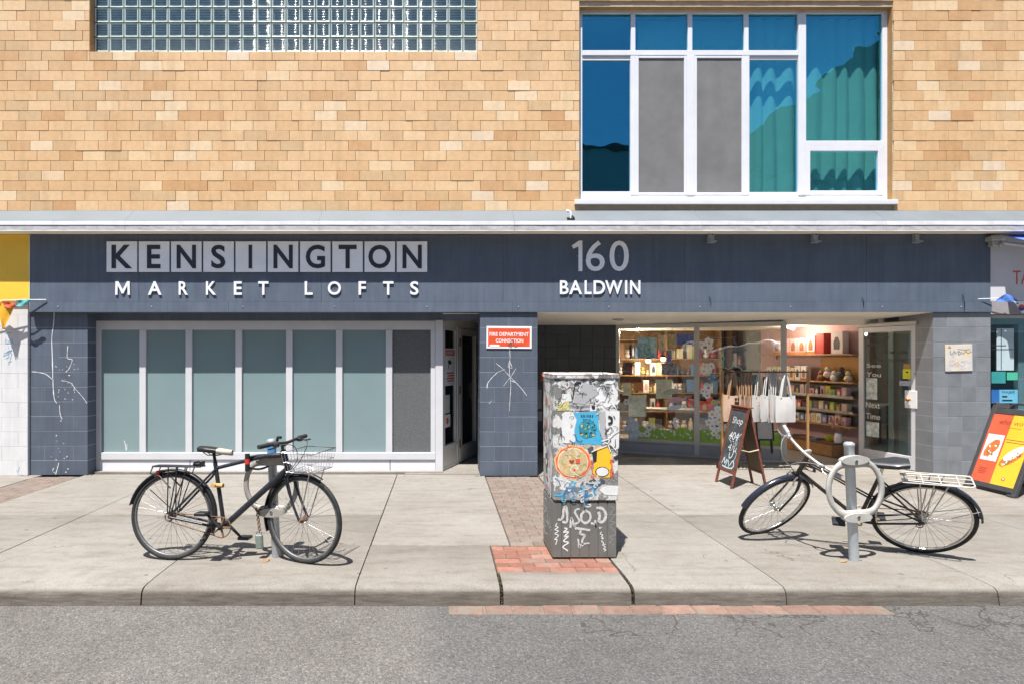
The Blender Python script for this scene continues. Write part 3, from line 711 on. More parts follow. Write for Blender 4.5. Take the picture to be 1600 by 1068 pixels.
for i, (a, b) in enumerate(pe):
    m_ = MB(FAC(SY) @ Matrix.Translation((0, 0, -.025))); bx(m_, a - 1, b + 1, 514, 707, -.006, 0, 0); m_.build('pane', SPECK if i == 6 else FROST, win)
for a, b in ((150, 296), (297, 453), (454, 609), (610, 680)):
    m_ = MB(FAC(SY)); bx(m_, a, b, 717.5, 739, d0=-.05, d1=-.006); m_.build('base_panel', ALUW, win)
m_ = MB(FAC(SY)); m_.box(PX(138, SY), PX(692, SY), -.05, .022, -.1, .10); m_.build('threshold', CONC, win)
MB(FAC(SY)).box(PX(137, SY), PX(750, SY), PZ(501, SY) + .002, 2.30, -.08, -.002).build('header', NAVY, B)
marks(win, FAC(SY) @ Matrix.Translation((0, 0, -.024)), [(L([(193, 688), (195, 697), (196, 704)], SY), .010), (L([(197, 693), (197, 702)], SY), .006)], CHALK, 'scratch')
# dark lobby behind the window wall
def shell(name, x0, x1, y0, y1, z0, z1, mat, skip=(), parent=B):
    fs = {'b': (3, 2, 6, 7), 'l': (0, 3, 7, 4), 'r': (1, 5, 6, 2), 'd': (0, 1, 2, 3), 'u': (4, 7, 6, 5), 'f': (0, 1, 5, 4)}
    return MB().add([(x0, y0, z0), (x1, y0, z0), (x1, y1, z0), (x0, y1, z0), (x0, y0, z1), (x1, y0, z1), (x1, y1, z1), (x0, y1, z1)], [v for k_, v in fs.items() if k_ not in skip]).build(name, mat, parent)
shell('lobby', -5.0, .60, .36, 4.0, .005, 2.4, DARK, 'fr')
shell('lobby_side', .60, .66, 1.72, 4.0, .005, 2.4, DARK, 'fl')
# entry recess with side light and glazed door
d0 = Vector((.02, .30, 0)); du = Vector((.382, .924, 0))
TE = F(d0, -du) @ Matrix.Scale(1, 4)
TE = F(d0 + du * 1.5, -du)                                                # seen from the recess: local x runs toward the street
def eb(m_, a0, a1, z0, z1, n0=-.05, n1=0., bev=.003, mi=0): m_.box(1.5 - a1, 1.5 - a0, z0, z1, n0, n1, mi, bev)   # a = metres from the street corner
# local +z must point into the recess (toward +x,-y)
entry = MB(TE @ Matrix.Scale(-1, 4, (0, 0, 1)) if (TE.to_3x3() @ Vector((0, 0, 1))).x < 0 else TE)
TEE = entry.T
eb(entry, 0, 1.52, 2.03, 2.16); eb(entry, 0, .05, .0, 2.03); eb(entry, .56, .63, .0, 2.03, n1=.008); eb(entry, 1.46, 1.52, 0, 2.03); eb(entry, .05, .56, .0, .05)
ent = entry.build('entry_frame', ENTRYF, B)
m_ = MB(TEE); eb(m_, .05, .56, .05, .30, n0=-.045, n1=-.008); m_.build('kick_panel', ENTRYF, ent)
m_ = MB(TEE); eb(m_, .05, .56, .30, .35, n1=.006); eb(m_, .05, .56, 1.98, 2.03, n1=-.004); eb(m_, .05, .09, .35, 1.98, n1=-.004); eb(m_, .50, .56, .35, 1.98, n1=-.004); m_.build('sash', ENTRYF, ent)
m_ = MB(TEE @ Matrix.Translation((0, 0, -.02))); eb(m_, .09, .50, .35, 1.98, -.005, 0, 0); m_.build('pane', SHOPGLASS, ent)
door = MB(TEE); eb(door, .64, .74, .03, 2.02, n1=.012); eb(door, 1.36, 1.45, .03, 2.02, n1=.012); eb(door, .74, 1.36, .03, .26, n1=.010); eb(door, .74, 1.36, 1.92, 2.02, n1=.010)
dr = door.build('lobby_door', ENTRYF, B)
m_ = MB(TEE @ Matrix.Translation((0, 0, -.02))); eb(m_, .74, 1.36, .26, 1.92, -.005, 0, 0); m_.build('pane', SHOPGLASS, dr)
m_ = MB(TEE); eb(m_, 1.37, 1.44, .92, 1.20, n0=.012, n1=.022, bev=.002); m_.tube([(.10, .95, .03), (.10, .95, .06), (.10, 1.17, .06), (.10, 1.17, .03)], .009, 8); m_.build('handle', STEEL, dr)
for z0 in (.25, 1.05, 1.75):
    m_ = MB(TEE); m_.tube([(1.5 - .637, z0, .016), (1.5 - .637, z0 + .12, .016)], .010, 8); m_.build('hinge', RUST, dr)
MB().add([(PX(692, .3), .19, 2.195), (.62, .19, 2.195), (.75, 2.3, 2.15), (-.1, 2.3, 2.15)], [(0, 1, 2, 3)]).build('entry_soffit', CREAM, B)
MB().box(.62, .745, .512, 2.3, 0, 2.3).build('partition_wall', NAVY, B)
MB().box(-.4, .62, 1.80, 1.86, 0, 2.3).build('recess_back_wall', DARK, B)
# notices behind the side light glass
def notice(T, a0, a1, z0, z1, base, label, extra=None, cat='notice'):
    m_ = MB(T); m_.box(a0, a1, z0, z1, 0, .002, 0)
    mats = [base, REDP, INK]
    if extra: extra(m_)
    return m_.build('notice', mats, label=label, cat=cat)
TN = TEE @ Matrix.Translation((0, 0, -.017))
def warn(m_):
    m_.box(.99 + .02, 1.375, 1.62, 1.70, .002, .003, 1)
    letter(m_, 'WARNING', 1.04, 1.35, 1.635, 1.685, .0035, mi=0, off=.01)
    m_.prism([(1.12, 1.52), (1.22, 1.56), (1.28, 1.545), (1.27, 1.50), (1.17, 1.49)], .002, .003, 2); m_.prism([(1.22, 1.50), (1.25, 1.50), (1.28, 1.43), (1.26, 1.43)], .002, .003, 2)
    for i in range(4): m_.box(1.04, 1.33 - .03 * (i % 2), 1.36 - i * .038, 1.38 - i * .038, .002, .003, 1)
notice(TN, .995, 1.395, 1.19, 1.72, PLAINW, 'white warning notice with red header and camera symbol behind entry side light', warn)
notice(TN, 1.21, 1.39, .80, 1.06, M('pale_green_paper', (.5, .55, .45), .8), 'small pale green paper in the entry side light')
notice(TN, 1.19, 1.40, .60, .78, PLAINW, 'white card with dark red blot low in the entry side light', lambda m_: m_.disc((1.30, .69, .0025), .05, .001, 'z', 12, 1))
# ---- shop recess: soffit, tiled return wall, angled glazing
S0 = Vector((2.98, 1.97, 0)); S1 = Vector((5.16, 1.01, 0)); TS = F(S0, S1 - S0); SL = (S1 - S0).length
def soz(Y): return 2.196 - .047 * Y
shop_soffit = MB(); n = 12
shop_soffit.add([(PX(840), .25, soz(.25)), (6.62, .25, soz(.25)), (6.62, 3.2, soz(2.3)), (PX(840) - .6, 3.2, soz(2.3))], [(0, 1, 2, 3)])
shop_soffit.add([(PX(840), .0, FT0 + .001), (6.62, .0, FT0 + .001), (6.62, .25, soz(.25)), (PX(840), .25, soz(.25))], [(0, 1, 2, 3)])
ss = shop_soffit.build('shop_soffit', CREAM, B)
pl_ = MB(); Yp = .93; xp = PX(966, Yp)
pl_.circ((xp, Yp, soz(Yp) - .003), .075, .008, 'z', 24, 6); pl_.disc((xp, Yp, soz(Yp) - .004), .07, .003, 'z', 24, 1); pl_.build('pot_light', [ALUC, DARK], ss)
MB().box(.75, 2.95, 1.985, 2.12, 0, 2.2).build('return_wall', JOINT, B)
rw = B.children[-1]
tile = MB(); ts = .1975
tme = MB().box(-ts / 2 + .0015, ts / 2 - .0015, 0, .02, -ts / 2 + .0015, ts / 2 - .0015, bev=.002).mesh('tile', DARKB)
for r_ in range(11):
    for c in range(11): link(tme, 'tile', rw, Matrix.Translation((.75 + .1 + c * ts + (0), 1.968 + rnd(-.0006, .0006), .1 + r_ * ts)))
# fire alarm plate and papers on the tiled wall
TW = F((0, 1.966, 0), (1, 0, 0))
notice(TW, PX(845, 1.97), PX(860, 1.97), PZ(595, 1.97), PZ(580, 1.97), REDP, 'small red fire alarm plate on the dark tiled return wall', lambda m_: letter(m_, 'ALARM', PX(847, 1.97), PX(857, 1.97), PZ(590, 1.97), PZ(587, 1.97), .003, mi=0), 'sign')
notice(TW, PX(838, 1.97), PX(846, 1.97), PZ(638, 1.97), PZ(608, 1.97), M('grey_paper', (.3, .3, .3), .8), 'upper grey paper beside the middle pillar in the recess')
notice(TW, PX(838, 1.97), PX(847, 1.97), PZ(657, 1.97), PZ(642, 1.97), M('grey_paper', (.3, .3, .3), .8), 'lower grey paper beside the middle pillar in the recess')
def US(px):
    k_ = (px - 690) / FPX; e = (S1 - S0).normalized(); return (k_ * (DIST + S0.y) - S0.x) / (e.x - k_ * e.y)
sf = MB(TS); u0, um0, um1, u2 = US(968.5), US(1084.5), US(1093), US(1220)
sf.box(-.06, 0.0, 0, 2.13, -.06, .02, 0, .003); sf.box(um0, um1, .03, 2.07, -.06, .022, 0, .003); sf.box(u2, US(1229), 0, 2.13, -.06, .024, 0, .003)
sf.box(0, u2, 2.065, 2.13, -.06, .018, 0, .003); sf.box(0, um0, .20, .245, -.06, .026, 0, .003); sf.box(um1, u2, .20, .245, -.06, .026, 0, .003); sf.box(0, u2, 0, .03, -.06, .016, 0, .003)
shopf = sf.build('shop_front', ALUC, B)
for a, b in ((0, um0), (um1, u2)):
    MB(TS).box(a + .001, b - .001, .032, .198, -.05, .002, 0, .002).build('base_panel', M('grey_base_panel', (.36, .36, .37), .5), shopf)
    MB(TS @ Matrix.Translation((0, 0, -.012))).box(a + .001, b - .001, .246, 2.064, -.006, 0).build('pane', SHOPGLASS, shopf)
# header across the door opening, and the shop's shell
MB().box(5.2, 6.62, 1.06, 1.14, 2.08, 2.3).build('door_header', CREAM, B)
HINGE = Vector((6.47, 1.2, 0))
rsw = MB().box(6.70, 6.78, .612, 2.9, 0, 2.3).build('recess_side_wall', NAVY, B)
MB().box(6.682, 6.699, .80, .90, 0, 2.1, bev=.003).build('jamb', ENTRYF, rsw)
shopx = shell('shop_shell', 1.0, 7.1, 2.25, 5.8, .004, 2.75, M('shop_wall', (.42, .32, .24), .8), 'fr')
MB().add([(2.9, 2.02, .006), (5.2, 1.06, .006), (6.62, 1.02, .006), (6.62, 2.26, .006), (1.0, 2.26, .006)], [(0, 1, 2, 3, 4)]).build('shop_floor', FLOOR, B)
MB().add([(1.0, 2.2, 2.72), (7.1, 1.0, 2.72), (7.1, 5.8, 2.72), (1.0, 5.8, 2.72)], [(0, 1, 2, 3)]).build('shop_ceiling', ROOM, B)
MB().add([(2.9, 2.06, 2.08), (5.2, 1.08, 2.08), (5.2, 1.08, 2.74), (2.9, 2.06, 2.74)], [(0, 1, 2, 3)]).build('shop_bulkhead', ROOM, B)
TSH = F((6.27, 3.0, 0), (.2, -.98, 0)); 
MB(TSH).box(-.5, 1.82, 0, 2.74, -.06, 0).build('shop_side_wall', PINK, B)
MB(F((6.05, 4.9, 0), (.12, -.98, 0))).box(-.8, 1.5, 0, 2.74, -.06, 0).build('shop_rear_side_wall', M('grey_wall', (.3, .28, .27), .8), B)
# ================================================================== NEIGHBOURING SHOPS
NL = thing('yellow_shop_building', 'neighbouring shop with yellow fascia and white painted block wall at far left', 'building', (-7.5, .3, 0))
MB().box(-9.5, -5.545, -.004, .3, 2.33, 3.24).build('fascia', YELLOW, NL)
MB().box(-5.545, -5.54, -.006, .3, 2.2, 3.24).build('fascia_edge', PLAINW, NL)
wl = MB().box(-9.5, LPX0 - .006, .04, .5, 0, 2.33).build('wall', M('white_joint', (.50, .50, .52), .8), NL)
h = 2.165 / 11
for r_ in range(11):
    x = -9.5 + (.2 if r_ % 2 else 0)
    while x < -5.6:
        b = min(x + .42, LPX0 - .004)
        if b - x > .03: MB().box(x + .001, b - .001, .03 + rnd(-.0006, .0006), .2, r_ * h + .0012, (r_ + 1) * h - .0012, bev=.0018).build('block', WHITE, wl)
        x += .42
MB().box(-9.5, LPX0 - .004, .031, .2, 2.167, 2.328).build('block', WHITE, wl)
BLUEMK = M('pale_blue_marker', (.16, .35, .52), .7, 0, .3, 40)
marks(NL, FAC(.03), [(L([(8, 521), (19, 520)], .03), .006), (L([(9, 529), (13, 534), (18, 529), (19, 535), (9, 536), (9, 530)], .03), .007), (L([(6, 552), (19, 547), (12, 549), (14, 556), (10, 560)], .03), .010),
      (L([(5, 556), (12, 553), (18, 550), (17, 558), (15, 566), (13, 569)], .03), .008), (L([(13, 541), (14, 545)], .03), .006), (L([(17, 540), (19, 544)], .03), .006), (L([(13, 565), (19, 564)], .03), .006), (L([(26, 733), (28, 737), (31, 728)], .03), .006)], BLUEMK, 'marker_writing')
# bunting: one string of cloth pennants sagging from the fascia edge
BU = thing('bunting', 'string of coloured triangular cloth pennants under the yellow fascia', 'bunting', (-5.9, -.09, 2.35))
MB().tube([(-5.30, -.03, 2.362), (-5.6, -.10, 2.355), (-6.1, -.13, 2.33), (-7.2, -.13, 2.32), (-8.3, -.10, 2.35), (-9.4, -.02, 2.40)], .006, 5).build('string', PLAINW, BU)
pc = [M('pennant_amber', (.70, .36, .02), .7), M('pennant_red', (.66, .12, .05), .7), M('pennant_green', (.25, .55, .10), .7), M('pennant_teal', (.12, .42, .42), .7)]
for i in range(9):
    x = -5.66 - i * .34; pm_ = pc[(0, 2, 0, 1, 3)[i % 5]]
    if i < 1: pm_ = pc[0]
    vs = []; n = 6
    for j in range(n + 1):
        for k_ in range(5):
            f_ = k_ / 4; wd = .30 * (1 - j / n * .93); xx = x - .15 - wd / 2 + wd * f_
            vs.append((xx, -.105 + .018 * math.sin(f_ * 7 + i + j * .5) - .01 * j / n, 2.335 - .37 * j / n * (1 if i != 1 else .35)))
    MB().add(vs, [(j * 5 + k_, j * 5 + k_ + 1, j * 5 + k_ + 6, j * 5 + k_ + 5) for j in range(n) for k_ in range(4)], 0, True).build('pennant', pm_, BU)
for px0, px1, m_ in ((5, 27, pc[1]), (22, 47, pc[3])):           # loosely folded ends
    vs = []
    for j in range(4):
        for k_ in range(7):
            f_ = k_ / 6; xx = PX(px0, -.12) + (PX(px1, -.12) - PX(px0, -.12)) * f_
            vs.append((xx, -.125 - .01 * math.sin(j * 2 + k_), PZ(471, -.12) - .085 * j / 3 * math.sin(math.pi * (.15 + .7 * f_)) + .035 * (f_ if px0 > 10 else -f_ * .4)))
    MB().add(vs, [(j * 7 + k_, j * 7 + k_ + 1, j * 7 + k_ + 8, j * 7 + k_ + 7) for j in range(3) for k_ in range(6)], 0, True).build('pennant', m_, BU)

NR_ = thing('snack_shop_building', 'neighbouring shop front with white sign board and dark window at far right', 'building', (9.3, .3, 0))
MB().box(7.395, 11.5, .02, .3, PZ(470), 3.24).build('sign_board', M('sign_board_white', (.60, .60, .62), .6, 0, .05, 3), NR_)
m_ = MB(FAC(.02)); letter(m_, 'TA', PX(1585), PX(1611), PZ(444), PZ(423), .001, .004, off=-.01); m_.build('sign_lettering', REDP, NR_)
MB().box(7.40, 11.5, .01, .3, PZ(491), PZ(470) - .002).build('sign_soffit', M('grey_mauve', (.3, .28, .3), .7), NR_)
fr2 = MB(FAC(.12)); q = lambda m_, x0, x1, y0, y1, d0=-.06, d1=0.: m_.box(PX(x0, .12), PX(x1, .12), PZ(y1, .12), PZ(y0, .12), d0, d1, 0, .003)
q(fr2, 1549, 1720, 493, 507); q(fr2, 1590, 1600, 507, 742, d1=.01); q(fr2, 1549, 1590, 690, 742, d1=-.006); q(fr2, 1690, 1720, 507, 742)
MB(FAC(.12)).box(7.39, 7.405, 0, 2.2, -.06, .06).build('side_frame', ALUW, NR_); fr2.build('shop_frame', ALUW, NR_)
m_ = MB(FAC(.10)); m_.box(7.405, 11.5, .3, 2.12, -.006, 0); m_.build('pane', DOORGLASS, NR_)
shell('shop_interior', 7.40, 11.5, .2, 2.6, .005, 2.6, M('dim_interior', (.10, .09, .085), .8), 'f', NR_)
MB().box(7.40, 11.5, .3, .45, 0, .3).build('base_wall', ALUW, NR_)
MB().box(7.40, 11.5, .14, .2, PZ(742, .12) - .02, PZ(700, .12)).build('base_board', ALUW, NR_)
T_ = FAC(.093)
def sheet(x0, x1, y0, y1, mat, label, extra=None, Y=.093, cat='notice', T=None):
    return notice(T or FAC(Y), PX(x0, Y), PX(x1, Y), PZ(y1, Y), PZ(y0, Y), mat, label, extra, cat)
sheet(1557, 1584, 513, 578, M('pale_blue_paper', (.42, .52, .56), .7), 'large pale blue sheet taped in the right shop window',
      lambda m_: [m_.box(PX(1549, .09), PX(1572, .09), PZ(540, .09), PZ(539, .09), .003, .004, 2), m_.box(PX(1564, .09), PX(1565, .09), PZ(577, .09), PZ(514, .09), .003, .004, 2), m_.box(PX(1550, .09), PX(1583, .09), PZ(546, .09), PZ(545, .09), .003, .004, 2)])
sheet(1549, 1571, 580, 598, M('teal_card', (.03, .28, .28), .6), 'teal card in the right shop window left of the green one')
sheet(1573, 1590, 581, 593, M('green_card', (.06, .42, .28), .6), 'small green card in the right shop window')
sheet(1549, 1561, 608, 629.5, M('deep_blue_card', (.02, .13, .40), .6), 'deep blue card low at the left of the right shop window')
sheet(1561.3, 1590, 608, 629, M('sky_blue_card', (.12, .40, .58), .6), 'light blue lettered card low in the right shop window', lambda m_: [letter(m_, 'MAJER', PX(1566, .09), PX(1586, .09), PZ(615, .09), PZ(610, .09), .003, mi=2), [m_.box(PX(1566, .09), PX(x_, .09), PZ(y_ + 2.6, .09), PZ(y_, .09), .002, .003, 2) for x_, y_ in ((1574, 617.5), (1582, 623.5))]][0])
AW = thing('awning', 'folded blue fabric awning with a pale metal arm at far right', 'awning', (7.6, -.2, 3.1))
vs = []
for j in range(5):
    for i in range(14):
        vs.append((7.50 + i * .3, -.03 - .11 * j, 3.232 - .045 * j - .01 * math.sin(i * 1.7) * j / 4))
MB().add(vs, [(j * 14 + i, j * 14 + i + 1, j * 14 + i + 15, j * 14 + i + 14) for j in range(4) for i in range(13)], 0, True).build('canopy', M('awning_blue', (.10, .19, .62), .8), AW)
MB().tube([(7.42, -.05, 3.13), (7.62, -.10, 3.09), (8.2, -.22, 2.98)], .024, 8).build('arm', ALUC, AW)
MB().box(7.30, 7.46, -.12, .0, 3.14, 3.20, bev=.01).ball((7.46, -.10, 3.17), .04, 10).ball((7.43, -.10, 3.08), .030, 10).box(7.34, 7.44, -.09, -.0, 3.07, 3.15, bev=.012).tube([(7.455, -.10, 3.17), (7.445, -.10, 3.09)], .013, 8).build('bracket', M('bracket_grey', (.38, .37, .34), .5, .3), AW)
MB().tube([(8.2, -.47, 3.05), (11.4, -.47, 3.05)], .025, 8).build('front_bar', ALUC, AW)
BU2 = thing('bunting', 'string with a blue cloth and a white flag pennant under the white sign board', 'bunting', (7.6, -.09, 2.36))
MB().tube([(7.20, -.02, 2.372), (7.40, -.06, 2.376), (7.8, -.09, 2.36), (9, -.1, 2.34), (11, -.03, 2.38)], .005, 5).build('string', PLAINW, BU2)
vs = []
for j in range(4):
    for k_ in range(8): vs.append((PX(1556 + 4.6 * k_, -.08), -.09 - .012 * math.sin(j * 1.7 + k_ * 1.3), PZ(472 - j * 4.2 * math.sin(math.pi * (k_ + .4) / 7.8), -.08)))
MB().add(vs, [(j * 8 + k_, j * 8 + k_ + 1, j * 8 + k_ + 9, j * 8 + k_ + 8) for j in range(3) for k_ in range(7)], 0, True).build('blue_cloth', M('flag_blue_cloth', (.10, .22, .62), .7), BU2)
TP = FAC(-.10)
m_ = MB(TP); fx_, fz_ = PX(1596, -.1), PZ(481, -.1)
m_.prism([(PX(1584, -.1), PZ(471, -.1)), (PX(1612, -.1), PZ(470, -.1)), (PX(1598, -.1), PZ(491, -.1))], 0, .002, 0)
m_.disc((fx_, fz_, .0025), .043, .001, 'z', 20, 1); m_.prism([(fx_ + .043 * math.cos(a / 10 * math.pi), fz_ - .043 * math.sin(a / 10 * math.pi)) for a in range(11)], .003, .0035, 2)
for dx in (-.055, .045): m_.box(fx_ + dx - .012, fx_ + dx + .014, fz_ + .05, fz_ + .065, .002, .003, 2)
m_.build('flag_pennant', [PLAINW, REDP, M('flag_blue', (.03, .06, .30), .6)], BU2)

# ================================================================== SIGNS ON THE FACADE
KS = thing('kensington_sign', 'ten square grey tiles spelling KENSINGTON in dark letters on the fascia', 'sign', (PX(418), -.03, PZ(425)))
ws = {'K': (8, 40), 'E': (13, 34), 'N': (9, 39), 'S': (12.5, 34.5), 'I': (20.5, 26), 'G': (9, 39), 'T': (10, 38), 'O': (6, 41)}
for i, ch in enumerate('KENSINGTON'):
    x = 168.2 + 50.22 * i
    m_ = MB(FAC(-.012)); m_.box(PX(x), PX(x + 47.4), PZ(425.4), PZ(378), 0, .016, 0, .0015)
    t_ = m_.build('tile', TILEW, KS)
    a, b = ws[ch]
    m_ = MB(FAC(-.028)); letter(m_, ch, PX(x + a), PX(x + b), PZ(420), PZ(383.5), .0008, .004, off=.022 if ch != 'I' else .03); m_.build('letter', LETD, t_)
def lettering(name, label, items, y0, y1, off=.02, Y=-.006, dep=.012, mat=LETW):
    o = thing(name, label, 'sign', (PX((items[0][1] + items[-1][2]) / 2), Y, PZ(y1)))
    for ch, a, b in items:
        m_ = MB(FAC(Y))
        if ch == '1': m_.prism([(PX(a), PZ(y0 + 7.5)), (PX(a + 2.5), PZ(y0 + 12.5)), (PX(b - 6), PZ(y0 + 9)), (PX(b - 6), PZ(y1)), (PX(b), PZ(y1)), (PX(b), PZ(y0)), (PX(b - 5), PZ(y0))][::-1], 0, dep)
        elif ch == 'M': m_.prism([(PX(a) + (PX(b) - PX(a)) * u_, PZ(y1) + (PZ(y0) - PZ(y1)) * v_) for u_, v_ in ((0, 0), (.02, 1), (.2, 1), (.5, .36), (.8, 1), (.98, 1), (1, 0), (.845, 0), (.83, .70), (.555, .10), (.445, .10), (.17, .70), (.155, 0))][::-1], 0, dep)
        else: letter(m_, ch, PX(a), PX(b), PZ(y1), PZ(y0), 0, dep, off=off if ch != 'M' else .004)
        l_ = m_.build('letter', mat, o)
        MB(FAC(0)).box(PX((a + b) / 2) - .006, PX((a + b) / 2) + .006, PZ((y0 + y1) / 2) - .006, PZ((y0 + y1) / 2) + .006, .0005, .0055).build('stud', STEEL, l_)
    return o
lettering('market_lofts_sign', 'wide spaced white letters reading MARKET LOFTS under the KENSINGTON tiles', [('M', 181, 204), ('A', 232, 253), ('R', 280, 294), ('K', 322.5, 338), ('E', 366, 378.5), ('T', 404, 420),
      ('L', 476.5, 489), ('O', 512.5, 533), ('F', 560.5, 572), ('T', 598.5, 615), ('S', 641, 654)], 440, 461, .018)
lettering('street_number_sign', 'large pale numerals 160 on the fascia', [('1', 893, 909.5), ('6', 915, 944.5), ('0', 952, 982)], 376.5, 424, .004, mat=M('pale_blue_grey_numeral', (.90, .91, .94), .4, 0, .05, 6))
lettering('baldwin_sign', 'white capital letters reading BALDWIN below the large numerals', [('B', 874.5, 888), ('A', 889, 909), ('L', 913, 924), ('D', 927, 945), ('W', 945, 972), ('I', 976, 979.5), ('N', 984, 1000)], 438.5, 460, .018)
FS = thing('fire_department_sign', 'red and white FIRE DEPARTMENT CONNECTION plate on the middle pillar', 'sign', (PX(796), 0, PZ(544)))
TFS = FAC(.004) @ Matrix.Translation((PX(795.5), PZ(527), 0)) @ Matrix.Rotation(R(-.4), 4, 'Z')
MB(TFS).box(-.305, .305, -.148, .148, 0, .006, 0, .002).build('plate', PLAINW, FS)
MB(TFS).box(-.283, .278, -.120, .122, .0062, .0075).build('red_field', M('red_sign_face', (.66, .085, .03), .4, 0, .12, 7), FS)
m_ = MB(TFS); letter(m_, 'FIRE DEPARTMENT', -.265, .262, .018, .068, .0078, off=.022); letter(m_, 'CONNECTION', -.18, .19, -.068, -.018, .0078, off=.022); m_.build('lettering', PLAINW, FS)
MB(TFS).ribbon([(-.26, -.112), (-.2, -.11), (-.13, -.113)], .03, .0078).build('scraped_patch', PLAINW, FS)
m_ = MB(TFS)
for i in range(7): m_.ribbon(smooth(squig(rnd(-.06, .1), rnd(-.118, -.09), .09, 6, 1.6), 3), .005, .0079)
m_.build('scribble', INK, FS)
PS = thing('pillar_poster', 'square white and yellow painted panel fixed to the right pillar', 'poster', (PX(1498), 0, PZ(580)))
TPS = FAC(.006) @ Matrix.Translation((PX(1498), PZ(558.5), 0)) @ Matrix.Rotation(R(1), 4, 'Z')
MB(TPS).box(-.182, .182, -.178, .178, 0, .01, 0, .002).build('panel', M('dirty_white_panel', (.60, .57, .53), .5, 0, .15, 12, dirt=((.72, .46, .10), .8, 6)), PS)
m_ = MB(TPS)
for pts in ([(-.12, .10), (-.10, .04), (-.06, .09), (-.05, .05)], [(-.04, .06), (.0, .09), (.02, .05), (-.01, .04), (.0, .08)], [(.03, .08), (.06, .05), (.09, .09), (.12, .06), (.17, .08)], [(-.02, .115), (.08, .105), (.15, .11)], [(-.15, .14), (-.11, .13), (-.13, .16)]): m_.ribbon(smooth(pts, 4), .007, .0105)
m_.build('marker_writing', INK, PS)
m_ = MB(TPS)
for i in range(16): m_.ribbon(smooth(squig(rnd(-.15, .12), rnd(-.16, .0), .07, 5, 1.4), 3), .007, .0104)
m_.build('faint_scrawl', M('mauve_ink', (.42, .36, .46), .7), PS)
# small fittings on the fascia
for i, px in enumerate((1110, 1272, 1430)):
    o = thing('awning_bracket', ['first', 'second', 'third'][i] + ' small steel bracket from the left under the ledge right of the numerals', 'bracket', (PX(px), -.03, PZ(380)), 'steel brackets on the fascia')
    T_ = FAC(0)
    MB(T_).box(PX(px - 5.5), PX(px + 5.5), PZ(380.5), PZ(362.5), .001, .012, 0, .002).box(PX(px - 5.5), PX(px - 4), PZ(380), PZ(363), .012, .07).box(PX(px - 5.4), PX(px + 6.2), PZ(379.5), PZ(377.5), .012, .07).build('plate', POST, o)
    MB(T_).disc((PX(px + 2.5), PZ(367), .014), .011, .008, 'z', 10).build('bolt', RUST, o); MB(T_).disc((PX(px - 1), PZ(374), .014), .009, .008, 'z', 10).build('bolt', RUST, o)
o = thing('ledge_bracket', 'small white and black hook bracket standing on the ledge left of the loft window', 'bracket', (PX(892, -.15), -.15, PZ(343, -.15)))
T_ = FAC(-.22)
MB(T_).tube([(PX(886, -.22), PZ(330, -.22), 0), (PX(890, -.22), PZ(331, -.22), .01), (PX(892, -.22), PZ(336, -.22), .01), (PX(891, -.22), PZ(342, -.22), 0)], .016, 8).ball((PX(887, -.22), PZ(330, -.22), 0), .024, 8).build('hook', PLAINW, o)
MB(T_).box(PX(886, -.22), PX(898, -.22), PZ(344.5, -.22), PZ(341, -.22), -.02, .015, 0, .003).tube([(PX(889, -.22), PZ(340, -.22), 0), (PX(894, -.22), PZ(338, -.22), .01), (PX(897, -.22), PZ(341, -.22), 0)], .012, 6).build('base', BLACK, o)

# ================================================================== UTILITY CABINET
BX0, BX1, BY0, BY1 = .884, 1.392, -3.265, -2.83
UB = thing('utility_cabinet', 'tall grey utility cabinet covered in stickers and graffiti on the brick strip', 'cabinet', ((BX0 + BX1) / 2, (BY0 + BY1) / 2, 0))
ZS = PZ(781, -3.265)
lc = MB().box(BX0 + .004, BX1 - .004, BY0 + .006, BY1 - .004, .008, ZS).build('lower_cabinet', BOXG, UB)
nr = 7; dx = (BX1 - BX0) / nr
for i in range(nr): MB().box(BX0 + i * dx + .0015, BX0 + (i + 1) * dx - .0015, BY0 - .001, BY0 + .004, .012, ZS - .008 - .008 * (i % 2 == 0), bev=.0012).build('front_slat', BOXG, lc)
for i in range(6):
    y = BY0 + .01 + i * (BY1 - BY0 - .02) / 6; MB().box(BX0 - .001, BX0 + .004, y + .0015, y + (BY1 - BY0 - .02) / 6 - .0015, .012, ZS - .01, bev=.0012).build('side_slat', BOXG, lc)
for i in range(1, nr): MB().box(BX0 + i * dx - .007, BX0 + i * dx + .007, BY0 - .004, BY0 + .002, ZS - .020, ZS - .003, bev=.002).build('clip', BLACK, lc)
uc = MB().box(BX0 + .006, BX1 + .012, BY0 - .012, BY1 + .004, ZS + .002, 1.425, bev=.006).build('upper_cabinet', COLLAGE, UB)
MB().box(BX0 + .006 - .004, BX0 + .0055, BY0 - .006, BY1, ZS + .012, 1.42).build('side_skin', COLLAGE2, uc)
MB().box(BX0 - .006, BX1 + .026, BY0 - .022, BY1 + .012, 1.427, 1.472, bev=.010).build('lid', collage_mat('lid_collage', .5), UB)
MB().box(BX0 - .007, BX1 + .027, BY0 - .023, BY1 + .013, 1.4625, 1.4665).build('lid_edge', M('rusty_edge', (.38, .18, .11), .8), UB)
TB = F((0, BY0 - .0125, 0), (1, 0, 0)); UY = BY0 - .0125
bp = lambda x, y: (PX(x, UY), PZ(y, UY))
def sticker(poly, mat, name='sticker', off=.0008, label=None):
    m_ = MB(TB); m_.prism([bp(*p) for p in poly], off, off + .0009); return m_.build(name, mat, uc, label=label)
def blob(cx, cy, rx, ry, n=22, j=.1): return [(cx + rx * math.cos(6.283 * i / n) * (1 + rnd(-j, j)), cy + ry * math.sin(6.283 * i / n) * (1 + rnd(-j, j))) for i in range(n)]
